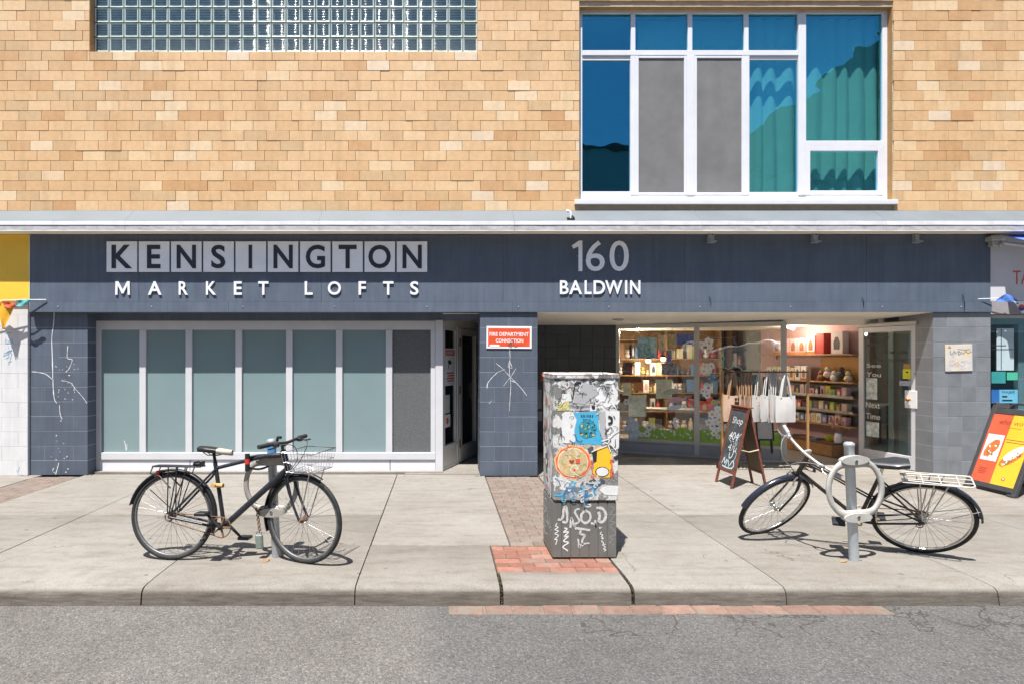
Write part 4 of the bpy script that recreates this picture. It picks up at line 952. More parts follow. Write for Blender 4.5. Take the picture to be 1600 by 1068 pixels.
TORN = [M('torn_white', (.60, .60, .59), .6, 0, .2, 30), M('torn_grey', (.34, .34, .35), .6, 0, .3, 30), M('torn_pale', (.50, .49, .47), .6, 0, .3, 45), M('torn_dark', (.08, .08, .085), .6, 0, .4, 40), M('torn_tan', (.42, .34, .26), .6, 0, .3, 40), M('torn_red', (.40, .13, .09), .6, 0, .4, 40)]
def torn(cx, cy, w_, h_):
    a = rnd(-.4, .4); P = []
    for i in range(12):
        t_ = 6.283 * i / 12; c_, s_ = math.cos(t_), math.sin(t_); k_ = 1 / max(abs(c_), abs(s_)) * rnd(.78, 1.0); x_, y_ = c_ * k_ * w_, s_ * k_ * h_; P.append((cx + x_ * math.cos(a) - y_ * math.sin(a), cy + x_ * math.sin(a) + y_ * math.cos(a)))
    return P
for i in range(70):
    x_, y_ = rnd(876, 961), rnd(592, 776); w_ = rnd(3, 7.5)
    sticker(torn(x_, y_, min(w_, x_ - 870, 967 - x_), rnd(3, 7)), TORN[(0, 2, 0, 1, 2, 3, 0, 4, 1, 2, 5)[i % 11]], off=.0001 + i * 9e-6)
TBS = F((BX0 - .0002 + .0015, 0, 0), (0, -1, 0))
for i in range(46):
    y_, z_ = rnd(2.88, 3.22), rnd(.47, 1.38); m_ = MB(TBS); P = torn(0, 0, rnd(.02, .05), rnd(.02, .06)); m_.prism([(max(2.835, min(3.262, y_ + p[0])), z_ + p[1]) for p in P], .0004 + i * 1.5e-5, .0010 + i * 1.5e-5); m_.build('sticker', TORN[(0, 2, 0, 4, 2, 3, 0, 5, 1)[i % 9]], uc)
sticker([(897, 644), (934, 642), (936, 668), (942, 690), (940, 694), (897, 692)], BLUES, label='cyan sticker with dark teal drawing')
sticker(blob(918, 669, 14, 15), TEAL, off=.0022)
for i in range(26): sticker(blob(918 + rnd(-12, 12), 669 + rnd(-13, 13), rnd(1, 2.6), rnd(1, 2.6), 7, .3), [BLUES, LEAFG, TEAL, INK, YELLOWP][i % 5], off=.0034)
m_ = MB(TB); [m_.ribbon([bp(x_, 647 + rnd(-.5, .5)), bp(x_ + rnd(-.6, .6), 651.5)], .008, .0024) for x_ in (908, 911, 913.5, 917, 920, 922.5, 926)]; letter(m_, 'TOY', bp(910, 0)[0], bp(923, 0)[0], bp(0, 657.5)[1], bp(0, 653.5)[1], .0024, off=.01); m_.build('lettering', INK, uc, kind='stuff')
W1 = M('white_vinyl', (.68, .68, .68), .5, 0, .08, 12)
sticker(blob(887, 648, 9, 6) , W1); sticker([(879, 645), (894, 643), (901, 655), (897, 672), (899, 688), (893, 692), (880, 691), (877, 675), (878, 660)], W1, off=.0019, label='white cut-out sticker with loose ink lines')
sticker([(943, 600), (948, 588), (953, 588), (960, 603), (966, 617), (962, 626), (969, 624), (963, 634), (955, 632), (948, 637), (940, 631), (930, 630), (928, 622), (936, 615), (932, 607)], W1, label='spiky white cut-out sticker at upper right')
sticker(blob(949, 608, 8, 11, 18, .06), M('grey_vinyl', (.40, .40, .41), .5), off=.002)
sticker([(896, 600), (903, 594), (914, 597), (930, 603), (936, 614), (924, 622), (914, 631), (897, 629), (893, 615)], M('grey_vinyl', (.40, .40, .41), .5, 0, .3, 20))
sticker([(878, 615), (892, 614), (893, 626), (879, 627)], W1); sticker([(891, 633), (921, 632), (921, 640), (891, 641)], M('grey_tape', (.22, .22, .24), .5)); sticker([(891, 637.5), (921, 636.5), (921, 640), (891, 641)], M('lilac_tape', (.45, .43, .48), .5), off=.002)
sticker([(922, 631), (932, 631), (932, 641), (922, 641)], W1); sticker(blob(927, 636, 3.4, 3, 10, .3), INK, off=.002)
sticker([(946, 642), (968, 641), (967, 700), (958, 702), (951, 690), (947, 668)], W1, label='tall white torn sticker at right edge')
sticker([(936, 643), (946, 642), (946, 690), (938, 680)], M('grey_vinyl', (.40, .40, .41), .5))
sticker([(870, 628), (889, 626), (890, 640), (871, 641)], M('yellow_speckle', (.50, .46, .18), .6, 0, .6, 60))
for r_, mt, of in ((28.5, M('pale_orange_ring', (.80, .42, .16), .5), .001), (26.5, M('red_orange_ring', (.70, .13, .05), .5, 0, .2, 20), .0022), (23.5, M('cream_ring', (.72, .60, .46), .5), .0034), (22, TAN, .0046)):
    sticker([(895 + r_ * 1.04 * math.cos(6.283 * i / 10 + .2) * (1 + rnd(-.02, .02)), 721 + r_ * .96 * math.sin(6.283 * i / 10 + .2)) for i in range(10)] if r_ > 26 else blob(895, 721, r_ * 1.03, r_ * .96, 24, .03), mt, off=of, label='round noodle bowl sticker with orange red rim' if r_ > 28 else None)
m_ = MB(TB)
for i in range(36):
    a, q = rnd(0, 6.28), rnd(4, 19); m_.ribbon(smooth([bp(*p) for p in squig(895 + q * math.cos(a), 721 + q * math.sin(a), 9, 5, .9)], 3), .006, .006 + i * 2e-5, i % 3)
m_.build('noodle_strokes', [M('pale_noodle', (.72, .66, .52), .6), M('olive_stroke', (.36, .33, .12), .6), M('yellow_noodle', (.66, .46, .14), .6)], uc)
hx = [(893, 723.5), (889.2, 719.8), (889.4, 717.6), (891, 716.8), (893, 718.6), (895, 716.8), (896.6, 717.6), (896.8, 719.8)]
sticker(hx, M('dark_red_print', (.42, .04, .03), .5), off=.0072); sticker([(899, 716), (905.5, 715.5), (906, 722.5), (899.5, 723)], REDP, off=.0072); sticker(blob(897, 733, 1.6, 1.8, 8), REDP, off=.0072)
# plain stand-in for the drawn figure sticker: yellow shield with two red lettered sides
sticker([(926, 703), (936, 697), (949, 698), (955, 706), (957, 722), (955, 745), (934, 745), (926, 738), (929, 720)], YELLOWP, label='yellow and black sticker with red lettering at both sides')
sticker([(925, 706), (933, 700), (932, 720), (927, 722)], INK, off=.002); sticker(blob(941, 736, 11, 8, 16, .03), INK, off=.002); sticker(blob(941, 736, 9.6, 6.8, 16, .03), W1, off=.0034)
sticker([(958, 715), (960, 712), (968, 708), (967, 716), (962, 718)], INK, off=.002)
m_ = MB(TB)
for k_, s_ in enumerate('ROIN'): letter(m_, s_, bp(922.5 if s_ != 'I' else 924.5, 0)[0], bp(927.5 if s_ != 'I' else 926, 0)[0], bp(0, 724 + k_ * 7.2)[1], bp(0, 718.5 + k_ * 7.2)[1], .0042, off=.03)
for k_, s_ in enumerate('FISH'): letter(m_, s_, bp(953 if s_ != 'I' else 955, 0)[0], bp(959 if s_ != 'I' else 957, 0)[0], bp(0, 723 + k_ * 7.2)[1], bp(0, 717 + k_ * 7.2)[1], .0042, off=.03)
m_.build('lettering', REDP, uc)
sticker([(942, 757), (966, 758), (965, 773), (945, 772), (936, 764)], W1, label='white torn label low on the front')
m_ = MB(TB)
for i in range(30):
    x, y = rnd(872, 930), rnd(757, 779); m_.ribbon(smooth([bp(*p) for p in squig(x, y, 16, 6, 1.3)], 3), rnd(.006, .014), .0012 + i * 3e-5, i % 3)
for i in range(12): m_.ribbon(smooth([bp(*p) for p in squig(rnd(905, 935), rnd(748, 779), 14, 6, 1.5)], 3), .010, .003 + i * 3e-5, 3)
m_.build('spray_scribble', [BLUEP, M('grey_blue_spray', (.12, .20, .30), .6), BLUES, SPRAYW], uc, kind='stuff')
m_ = MB(TB)
for i in range(70):
    x, y = rnd(872, 966), rnd(590, 715)
    if 896 < x < 942 and 643 < y < 752: continue
    m_.ribbon(smooth([bp(*p) for p in squig(x, y, rnd(6, 22), 7, 1.5)], 3), rnd(.0025, .006), .0050 + i * 2e-5)
m_.ribbon(smooth([bp(*p) for p in ((906, 590), (912, 586), (916, 592), (909, 594), (918, 588), (926, 586), (929, 594), (920, 596), (930, 590), (944, 588), (938, 594))], 4), .008, .0066)
m_.ribbon(smooth([bp(*p) for p in ((898, 600), (902, 597), (908, 598))], 4), [.02] * 9, .0066); m_.ribbon(smooth([bp(*p) for p in ((898, 600), (896, 612), (895, 624))], 4), .009, .0066)
m_.ribbon(smooth([bp(*p) for p in ((950, 650), (955, 652), (955, 659), (950, 661))], 4), .018, .0066)
m_.build('ink_lines', INK, uc, kind='stuff')
m_ = MB(TB)
for i in range(34): m_.ribbon(smooth([bp(*p) for p in squig(rnd(872, 966), rnd(590, 640), rnd(6, 16), 6, 1.4)], 3), rnd(.003, .009), .0058 + i * 2e-5)
for pts in ([(940, 688), (952, 684), (960, 676), (967, 672)], [(944, 690), (955, 694), (962, 702)], [(952, 684), (950, 694), (954, 705)], [(924, 705), (935, 700), (948, 695)]): m_.ribbon([bp(*p) for p in pts], .009, .0064)
m_.build('white_lines', W1, uc, kind='stuff')
# spray tags on the lower slats
TL = F((0, BY0 - .0012, 0), (1, 0, 0)); UYL = BY0 - .001
lp = lambda pts: smooth([(PX(840 + x * .11236, UYL), PZ(770 + y * .11236, UYL)) for x, y in pts], 5)
m_ = MB(TL)
for pts, wd in (([(285, 360), (340, 350), (370, 200), (400, 200), (410, 390), (340, 390)], .024), ([(455, 480), (470, 330), (510, 450), (530, 420), (580, 380), (520, 260), (540, 220), (590, 215)], .020), ([(660, 240), (610, 290), (615, 380), (680, 410), (730, 350), (720, 270), (660, 240)], .024),
                ([(600, 150), (660, 180), (720, 180), (730, 150), (610, 150)], .016), ([(820, 200), (900, 210), (950, 290), (920, 380), (850, 390), (860, 320), (850, 250)], .028), ([(740, 410), (800, 430), (810, 470), (800, 370)], .02), ([(520, 485), (620, 490), (730, 510)], .024),
                ([(600, 510), (590, 560), (650, 580), (620, 660), (630, 730)], .022), ([(560, 630), (580, 750), (600, 710), (640, 700), (720, 690)], .018), ([(870, 460), (880, 480)], .036)): m_.ribbon([(x_ + rnd(-.002, .002), y_ + rnd(-.002, .002)) for x_, y_ in lp(pts)], [wd * rnd(.6, .95) for _ in lp(pts)], .0016)
m_.build('broad_spray_tag', SPRAYW, lc)
m_ = MB(TL)
for pts, wd in (([(270, 410), (250, 450), (285, 470), (240, 500), (290, 520), (240, 560), (290, 580), (235, 640), (270, 640), (250, 710)], .007), ([(370, 480), (410, 490), (360, 540), (430, 530), (370, 600), (430, 590), (360, 660), (430, 680), (350, 740), (400, 780), (420, 800)], .010),
                ([(890, 530), (870, 560), (905, 575), (880, 600)], .006), ([(905, 600), (890, 620), (910, 630), (905, 600)], .006), ([(900, 650), (890, 670), (915, 680), (905, 720), (945, 700)], .006), ([(920, 730), (940, 745), (915, 770), (950, 780), (925, 805)], .006)): m_.ribbon(lp(pts), wd, .0022)
m_.build('thin_paint_tag', SPRAYD, lc)
m_ = MB(TL)
for pts in ([(1020, 180), (1060, 200), (1010, 290), (1080, 290), (1010, 380), (1080, 400), (1005, 450), (1070, 520), (1080, 570), (1000, 600), (1060, 640)], [(1000, 700), (1025, 650)], [(1040, 720), (1055, 700)]): m_.ribbon(lp(pts), .004, .0022)
m_.build('scratch_tag', M('grey_scratch', (.36, .36, .37), .6), lc)
TLS = F((BX0 - .0015, 0, 0), (0, -1, 0)); m_ = MB(TLS)
for i in range(24): m_.ribbon(smooth(squig(rnd(2.87, 3.22), rnd(.08, .38), rnd(.06, .16), 7, .9), 3), rnd(.004, .012), .0016 + i * 2e-5)
m_.build('side_scribble', SPRAYW, lc)
# ================================================================== BICYCLES, BIKE POSTS, LOCKS
def wheel(root, M_, rimmat, whitewall=None, name='wheel', RR=.345, nsp=32, label=None):
    Rm = RR - .034
    mb = MB(); prof = [(-.010, -.010), (.010, -.010), (.009, .008), (-.009, .008)]
    n = 64; vs = []
    for i in range(n):
        a = 2 * math.pi * i / n
        for (y, r_) in prof: vs.append(((Rm + r_) * math.cos(a), y, (Rm + r_) * math.sin(a)))
    mb.add(vs, [(i * 4 + k_, ((i + 1) % n) * 4 + k_, ((i + 1) % n) * 4 + (k_ + 1) % 4, i * 4 + (k_ + 1) % 4) for i in range(n) for k_ in range(4)], 0, True)
    wo_ = mb.build(name, rimmat, root, mat=M_, local=True, label=label)
    MB().circ((0, 0, 0), RR - .018, .018, 'y', 64, 10).build('tyre', RUBBER, wo_, local=True)
    mb = MB()
    for i in range(nsp):
        a = 2 * math.pi * i / nsp; sd = 1 if i % 2 else -1; b = a + (.32 if i % 4 < 2 else -.32)
        mb.tube([(.018 * math.cos(b * 1), sd * .026, .018 * math.sin(b)), ((Rm - .008) * math.cos(a), 0, (Rm - .008) * math.sin(a))], .0014, 4, cap=False)
    mb.build('spokes', STEEL, wo_, local=True, kind='stuff')
    MB().tube([(0, -.05, 0), (0, -.034, 0), (0, -.033, 0), (0, -.026, 0), (0, -.024, 0), (0, .024, 0), (0, .026, 0), (0, .033, 0), (0, .034, 0), (0, .05, 0)], [.008, .008, .024, .024, .014, .014, .024, .024, .008, .008], 12).build('hub', RUST if rimmat is not CHROME else STEEL, wo_, local=True)
    return wo_
def fender(root, M_, mat, a0, a1, wd=.026, rad=.362, name='fender', RR=.345):
    n = 28; vs = []; cs = [(-wd, -.012), (-wd * .7, .004), (0, .009), (wd * .7, .004), (wd, -.012), (wd * .7, .001), (0, .005), (-wd * .7, .001)]
    for i in range(n + 1):
        a = R(a0 + (a1 - a0) * i / n)
        for y, r_ in cs: vs.append(((rad + r_) * math.cos(a), y, (rad + r_) * math.sin(a)))
    m = len(cs)
    mb = MB().add(vs, [(i * m + k_, (i + 1) * m + k_, (i + 1) * m + (k_ + 1) % m, i * m + (k_ + 1) % m) for i in range(n) for k_ in range(m)], 0, True)
    mb.add(vs[:m], [list(range(m))]); mb.add(vs[-m:], [list(range(m))])
    return mb.build(name, mat, root, mat=M_, local=True)
def saddle(root, mats, c, L_=.27, tail=False):
    vs = []; n = 12; m = 10
    for i in range(n + 1):
        f = i / n; x = L_ * (f - .5); wd = .074 * (1 - f) ** .8 + .020 if f > .22 else .055 + .085 * f
        wd = min(wd, .078); zt = .012 * (1 - f) + .018 * math.cos((f - .1) * 3.0) * .5
        for k_ in range(m):
            a = 2 * math.pi * k_ / m; vs.append((c[0] + x, c[1] + wd * math.cos(a), c[2] + zt + (.016 if math.sin(a) > 0 else .052 * (.4 + .6 * abs(math.cos(a)))) * math.sin(a)))
    mb = MB().add(vs, [(i * m + k_, (i + 1) * m + k_, (i + 1) * m + (k_ + 1) % m, i * m + (k_ + 1) % m) for i in range(n) for k_ in range(m)], 0, True)
    mb.add(vs[:m], [list(range(m))]); mb.add(vs[-m:], [list(range(m))])
    for f in mb.mi: pass
    if tail:
        for q, f in enumerate(mb.f):
            if sum(mb.v[i][0] for i in f) / len(f) > c[0] + .03: mb.mi[q] = 1
    s_ = mb.build('saddle', mats, root, local=True)
    MB().tube([(c[0] + .09, .02, c[2] - .0), (c[0] + .03, .022, c[2] - .035), (c[0] - .06, .022, c[2] - .035), (c[0] - .10, .035, c[2] - .005)], .0035, 6).tube([(c[0] + .09, -.02, c[2] - .0), (c[0] + .03, -.022, c[2] - .035), (c[0] - .06, -.022, c[2] - .035), (c[0] - .10, -.035, c[2] - .005)], .0035, 6).build('saddle_rails', BLACK, s_, local=True, kind='stuff')
def crankset(root, bb, side, ang, ringmat, armmat, rr=.078):
    cy = side * .055
    mb = MB().circ((bb[0], cy, bb[1]), rr, .004, 'y', 40, 6)
    for i in range(40): a = 2 * math.pi * i / 40; mb.box(bb[0] + (rr + .004) * math.cos(a) - .002, bb[0] + (rr + .004) * math.cos(a) + .002, cy - .0015, cy + .0015, bb[1] + (rr + .004) * math.sin(a) - .002, bb[1] + (rr + .004) * math.sin(a) + .002)
    for i in range(5): a = 2 * math.pi * i / 5; mb.tube([(bb[0], cy, bb[1]), (bb[0] + rr * math.cos(a), cy, bb[1] + rr * math.sin(a))], .008, 6)
    cr = mb.build('chainring', ringmat, root, local=True, kind='stuff')
    for s_ in (1, -1):
        a = R(ang) + (math.pi if s_ < 0 else 0); e = Vector((bb[0] + .165 * math.cos(a), side * s_ * .085, bb[1] + .165 * math.sin(a)))
        arm = MB().tube([(bb[0], side * s_ * .068, bb[1]), e], [.014, .010], 8).build('crank_arm', armmat, root, local=True)
        y = e.y + side * s_ * .05
        MB().box(e.x - .045, e.x + .045, min(e.y, y + side * s_ * .045), max(e.y, y + side * s_ * .045), e.z - .012, e.z + .012, bev=.004).build('pedal', BLACK, arm, local=True)
    MB().tube([(bb[0], -.07, bb[1]), (bb[0], .07, bb[1])], .02, 12).build('bottom_bracket', armmat, root, local=True)
def chain(root, bb, axle, side, r1, r2, mat=RUST):
    y = side * .052; P = []
    for i in range(9): a = math.pi / 2 + math.pi * -i / 8; P.append((bb[0] + r1 * math.cos(a), y, bb[1] + r1 * math.sin(a)))
    for i in range(7): a = -math.pi / 2 - math.pi * i / 6; P.append((axle[0] + r2 * math.cos(a), y, axle[1] + r2 * math.sin(a) - (.0)))
    MB().tube(P, .0042, 5, closed=True).build('chain', mat, root, local=True)
def wire_rack(root, mat, x0, x1, z, w_=.055, name='rear_rack', axle=(0, .345), drop=None, bars=3):
    mb = MB(); t = .0055
    mb.tube([(x1, -w_ * .6, z), (x0 + .03, -w_, z), (x0, -w_ * .8, z), (x0, w_ * .8, z), (x0 + .03, w_, z), (x1, w_ * .6, z)], t, 6)
    for i in range(bars): y = (i - (bars - 1) / 2) * w_ * .7; mb.tube([(x1, y, z), (x0, y, z)], t * .7, 6)
    for f in (.2, .45, .7, .95): x = x0 + (x1 - x0) * f; mb.tube([(x, -w_ * .9, z), (x, w_ * .9, z)], t * .7, 6)
    for s_ in (1, -1):
        for f in (.35, .55, .75): x = x0 + (x1 - x0) * f; mb.tube([(x, s_ * w_, z), (axle[0] + (f - .5) * .06, s_ * .062, axle[1] + .02)], t * .85, 6)
    if drop:
        for s_ in (1, -1): mb.tube([(x0 + .01, s_ * w_, z), (x0 - .01, s_ * w_, z - drop), (x0 + .07, s_ * w_, z - drop - .02), (x0 + .17, s_ * (w_ + .01), z - drop - .11)], t, 6)
    return mb.build(name, mat, root, local=True, kind='stuff')
def steer_mat(head_b, head_t, axle, ang):
    ax = (Vector((head_t[0], 0, head_t[1])) - Vector((head_b[0], 0, head_b[1]))).normalized(); p = Vector((head_b[0], 0, head_b[1]))
    return Matrix.Translation(p) @ Matrix.Rotation(R(ang), 4, ax) @ Matrix.Translation(-p)
def fork(root, S, mat, hb, ht, axle, blade=.011, bend=True, name='fork'):
    mb = MB(); mb.tube([(ht[0], 0, ht[1]), (hb[0], 0, hb[1]), (hb[0] + .008, 0, hb[1] - .03)], .014, 8)
    for s_ in (1, -1):
        lx = lambda f: hb[0] + (axle[0] - hb[0]) * f - (.05 * math.sin(math.pi * f) ** 1.5 if bend else .012 * math.sin(math.pi * f))
        lz = lambda f: hb[1] + (axle[1] - hb[1]) * f
        pts = [(lx(.04), s_ * .022, lz(.04)), (lx(.14), s_ * .046, lz(.14)), (lx(.5), s_ * .054, lz(.5)), (lx(.8), s_ * .056, lz(.8)), (axle[0], s_ * .056, axle[1])]
        mb.tube(smooth(pts, 3), [blade * 1.15] * 6 + [blade * .8] * 7, 8)
    return mb.build(name, mat, root, mat=S, local=True, kind='stuff')

# ---- black city bike against the left post
p0, p1 = GP(267, 873.5), GP(472, 880.5)
hd = math.atan2(p1.y - p0.y, p1.x - p0.x)
BM_ = Matrix.Translation(p0) @ Matrix.Rotation(hd, 4, 'Z') @ Matrix.Rotation(R(-4), 4, 'X')
BK = thing('bicycle', 'black city bicycle with wire front basket locked to the left bike post', 'bicycle', mat=BM_)
RB = .345; ax0 = (0, RB); ax1 = (1.075, RB); bb = (.43, .275); HT, HB = (.893, .875), (.948, .69)
S = steer_mat(HB, HT, ax1, -17)
wheel(BK, Matrix.Translation((0, 0, RB)), M('grey_rim', (.16, .16, .165), .45, .4, .2, 20)); wheel(BK, S @ Matrix.Translation((ax1[0], 0, RB)), M('grey_rim', (.16, .16, .165)))
mb = MB(); FR = M('matt_black_frame', (.016, .018, .023), .38, 0, .3, 25, dirt=((.10, .10, .11), .3, 40), spec=.5)
v3 = lambda p, y=0: (p[0], y, p[1])
mb.tube(smooth([(.355, 0, .725), (.55, 0, .775), (.75, 0, .825), (.905, 0, .835)], 4), [.015] * 5 + [.017] * 4 + [.021] * 4, 10)
mb.tube([(.94, 0, .735), (.45, 0, .29)], .024, 12); mb.tube([(.43, 0, .275), (.338, 0, .775)], .0165, 10); mb.tube([v3(HT), v3(HB)], .023, 12)
for s_ in (1, -1): mb.tube([(.348, s_ * .016, .715), (.30, s_ * .045, .655), (0, s_ * .062, RB)], .009, 8); mb.tube([(.43, s_ * .03, .275), (.33, s_ * .052, .285), (0, s_ * .062, RB)], .010, 8)
mb.build('frame', FR, BK, local=True, kind='stuff')
MB().tube([(.342, 0, .76), (.325, 0, .842)], .0125, 10).build('seat_post', BLACK, BK, local=True)
saddle(BK, [M('black_saddle', (.016, .016, .018), .4), M('worn_cream_saddle', (.42, .38, .30), .6, 0, .2, 40)], (.345, 0, .862), .27, True)
fork(BK, S, FR, HB, HT, ax1, .013, False)
mb = MB(); mb.tube([v3(HT), (.885, 0, .905), (.93, 0, .93)], .014, 10); mb.tube(smooth([(.90, .29, .945), (.93, .12, .945), (.93, 0, .935), (.93, -.12, .945), (.90, -.29, .945)], 4), .0125, 10)
hb_ = mb.build('handlebar', BLACK, BK, mat=S, local=True)
for s_ in (1, -1):
    MB().tube([(.90, s_ * .30, .945), (.912, s_ * .19, .946)], .017, 10).build('grip', M('grip_rubber', (.02, .02, .02), .8), hb_, local=True)
    MB().box(.925, .965, s_ * .15 - .02, s_ * .15 + .02, .925, .955, bev=.006).tube([(.95, s_ * .15, .94), (.975, s_ * .19, .93), (.965, s_ * .27, .925)], .006, 6).build('brake_lever', BLACK, hb_, local=True, kind='stuff')
    MB().tube(smooth([(.96, s_ * .14, .94), (1.06, s_ * .09, .93), (1.05, s_ * .03, .82), (.97, s_ * .02, .72)], 5), .003, 5).build('cable', BLACK, hb_, local=True)
MB().tube([(.89, -.07, .955), (.90, -.07, .985), (.93, -.07, .985)], .012, 8).build('bell', BLACK, hb_, local=True)
crankset(BK, bb, -1, 135, RUST, BLACK); chain(BK, bb, ax0, -1, .078, .034)
MB().circ((0, -.052, RB), .032, .006, 'y', 20, 6).build('sprocket', RUST, BK, local=True)
fender(BK, Matrix.Translation((0, 0, RB)), BLACK, -20, 168, .027); fender(BK, S @ Matrix.Translation((ax1[0], 0, RB)), BLACK, 62, 200, .025)
wire_rack(BK, BLACK, -.155, .24, .735, .06, drop=.055)
MB().box(-.135, -.10, -.05, .05, .64, .70, bev=.01).build('rear_lamp', M('dark_red_lens', (.12, .01, .01), .3), BK, local=True)
MB().box(.17, .24, -.035, .035, .745, .765, bev=.004).box(.18, .19, -.04, .04, .735, .775).box(.225, .235, -.04, .04, .735, .775).build('rack_clamp', BLACK, BK, local=True, kind='stuff')
MB().tube([(.36, -.03, .595), (.36, -.07, .595)], .017, 10).tube([(.36, -.03, .595), (.43, -.04, .595)], .017, 10).build('cork_grip_strap', M('tan_strap', (.45, .28, .10), .7, 0, .3, 40), BK, local=True, kind='stuff')
for s_ in (1, -1): MB().tube([(0, s_ * .065, RB), (-.215, s_ * .03, RB + .195)], .0035, 6).build('fender_stay', STEEL if s_ < 0 else BLACK, BK, local=True)
MB().tube([(.02, -.05, .36), (.05, -.05, .54)], .004, 5).build('brake_cable', BLACK, BK, local=True)
# wire basket
mb = MB(); WR = M('silver_wire', (.60, .60, .62), .3, .8, .1, 20)
bx0, bx1, by, zb, zt = 1.02, 1.25, .14, .735, .885
def loopr(z, gx, gy, r_=.003): mb.tube([(bx0 - gx, -by - gy, z), (bx1 + gx, -by - gy, z), (bx1 + gx, by + gy, z), (bx0 - gx, by + gy, z)], r_, 6, closed=True)
loopr(zb, 0, 0); loopr(zt, .02, .03, .0045); loopr((zb + zt) / 2, .01, .015, .002)
for i in range(10):
    f = i / 9
    for s_ in (1, -1): mb.tube([(bx0 + (bx1 - bx0) * f, s_ * by, zb), (bx0 - .02 + (bx1 - bx0 + .04) * f, s_ * (by + .03), zt)], .0016, 4)
    y = -by + 2 * by * f; mb.tube([(bx0 - .02, y * 1.2, zt), (bx0, y, zb), (bx1, y, zb), (bx1 + .02, y * 1.2, zt)], .0016, 4)
for i in range(5): x = bx0 + (bx1 - bx0) * i / 4; mb.tube([(x, -by, zb), (x, by, zb)], .0016, 4)
mb.build('basket', WR, BK, mat=S, local=True, kind='stuff')
for s_ in (1, -1): MB().tube([(1.205, s_ * .11, zb), (1.2, s_ * .10, zb - .02), (ax1[0] + .01, s_ * .065, RB)], .005, 6).build('basket_stay', STEEL, BK, mat=S, local=True)
MB().tube([(.64, -.03, .53), (.64, -.03, .53)], .01, 6)
# U-lock hanging on the top tube, chain with padlock on the ring
def W_(p): return BM_ @ Vector(p)
UL = thing('bike_lock', 'black U-lock with a red band hung over the top tube of the black bicycle', 'lock', tuple(W_((.60, -.03, .72))))
MB(BM_).tube([(.625, -.04, .71), (.62, -.04, .845)], .019, 12).build('lock_body', BLACK, UL)
MB(BM_).tube([(.6235, -.04, .765), (.6215, -.04, .805)], .0205, 12).build('red_band', M('red_band', (.5, .03, .02), .5), UL)
MB(BM_).tube(smooth([(.63, -.03, .82), (.70, .01, .83), (.76, .05, .825), (.77, .07, .79), (.75, .06, .74), (.69, .02, .72), (.63, -.03, .735)], 4), .009, 8).build('shackle', BLACK, UL)

def bike_post(px, pbase, ptop, label, blue, ringlabel=None, tilt=0, rz=0., ring_dy=0., ring_c=.60, ringR=.225, mat=POST, rmat=CASTAL):
    b = GP(px, pbase)
    T_ = Matrix.Translation(b) @ Matrix.Rotation(R(tilt), 4, 'Y') @ Matrix.Rotation(R(rz), 4, 'Z')
    o = thing('bike_post', label, 'bike rack', mat=T_)
    h_ = EYE - (ptop - 556) / FPX * (DIST + b.y)
    MB().tube([(0, 0, 0), (0, 0, h_ - .035), (0, 0, h_ - .034), (0, 0, h_ - .012), (0, 0, h_)], [.035, .035, .039, .039, .026], 20).build('post', mat, o, local=True)
    if blue: MB().tube([(0, 0, h_ - .125), (0, 0, h_ - .04)], .0358, 20).build('blue_tape', M('blue_tape', (.07, .22, .45), .5, 0, .3, 30), o, local=True)
    for i in range(6): a = 6.283 * i / 6; MB().ball((.055 * math.cos(a), .055 * math.sin(a), .002), .012, 6, 0, (1, 1, .4)).build('grout_collar', CONC, o, local=True) if i == 0 else None
    n = 64; vs = []; cy = -.045 if not blue else -.04
    for i in range(n):
        a = 2 * math.pi * i / n; s_ = abs(math.sin(a)); thick = .026 + .028 * max(0, (s_ - .72) / .28) ** 1.3; ro = ringR; ri = ringR - thick * 1.6
        for (r_, y) in ((ro - .004, -.010), (ro, 0), (ro - .004, .010), (ri + .003, .012), (ri, 0), (ri + .003, -.012)): vs.append((r_ * math.cos(a), cy + y, ring_c + r_ * 1.06 * math.sin(a)))
    m = 6
    r0 = MB().add(vs, [(i * m + k_, ((i + 1) % n) * m + k_, ((i + 1) % n) * m + (k_ + 1) % m, i * m + (k_ + 1) % m) for i in range(n) for k_ in range(m)], 0, True).build('ring', rmat, o, local=True)
    for s_ in (1, -1):
        zc = ring_c + s_ * (ringR * 1.06 - .042)
        mb_ = MB(); vs = []
        k2 = 20
        for i in range(k2):
            a = 2 * math.pi * i / k2; vs.append((.115 * math.cos(a), cy, zc + .036 * math.sin(a) + s_ * .012))
        pts = [(v[0], v[2]) for v in vs]; mb_.prism(pts, cy - .022, cy + .02, 0, 'y'); mb_.build('hub_plate', rmat, r0, local=True)
        MB().disc((0, cy - .024, zc + s_ * .004), .012, .010, 'y', 12).disc((0, cy - .0295, zc + s_ * .004), .006, .003, 'y', 8, 1).build('bolt', [STEEL, INK], r0, local=True)
    return o, T_
LP, LT = bike_post(432, 869, 684.5, 'grey bike post with cast ring and blue taped top behind the black bicycle', True, tilt=-2.6, rz=-8, ring_c=.585, ringR=.232)
RP, RT = bike_post(1334.5, 875, 689.5, 'pale grey bike post with cast ring in front of the cream racked bicycle', False, tilt=-2.5, rz=4, ring_c=.578, ringR=.240, rmat=CASTW, mat=M('pale_post', (.48, .53, .57), .45, .45, .12, 9, dirt=((.35, .38, .40), .4, 12)))
CH = thing('chain_lock', 'rusty chain with a grey green padlock dangling from the left bike ring', 'lock', tuple(LT @ Vector((-.10, -.06, .2))))
x, z = -.108, .375
for i in range(9):
    z_ = z - i * .018; m_ = MB(LT); ax_ = 'y' if i % 2 else 'x'
    m_.circ((x + .003 * i * .5, -.075, z_), .011, .004, ax_, 12, 5); m_.build('chain_link', RUST, CH)
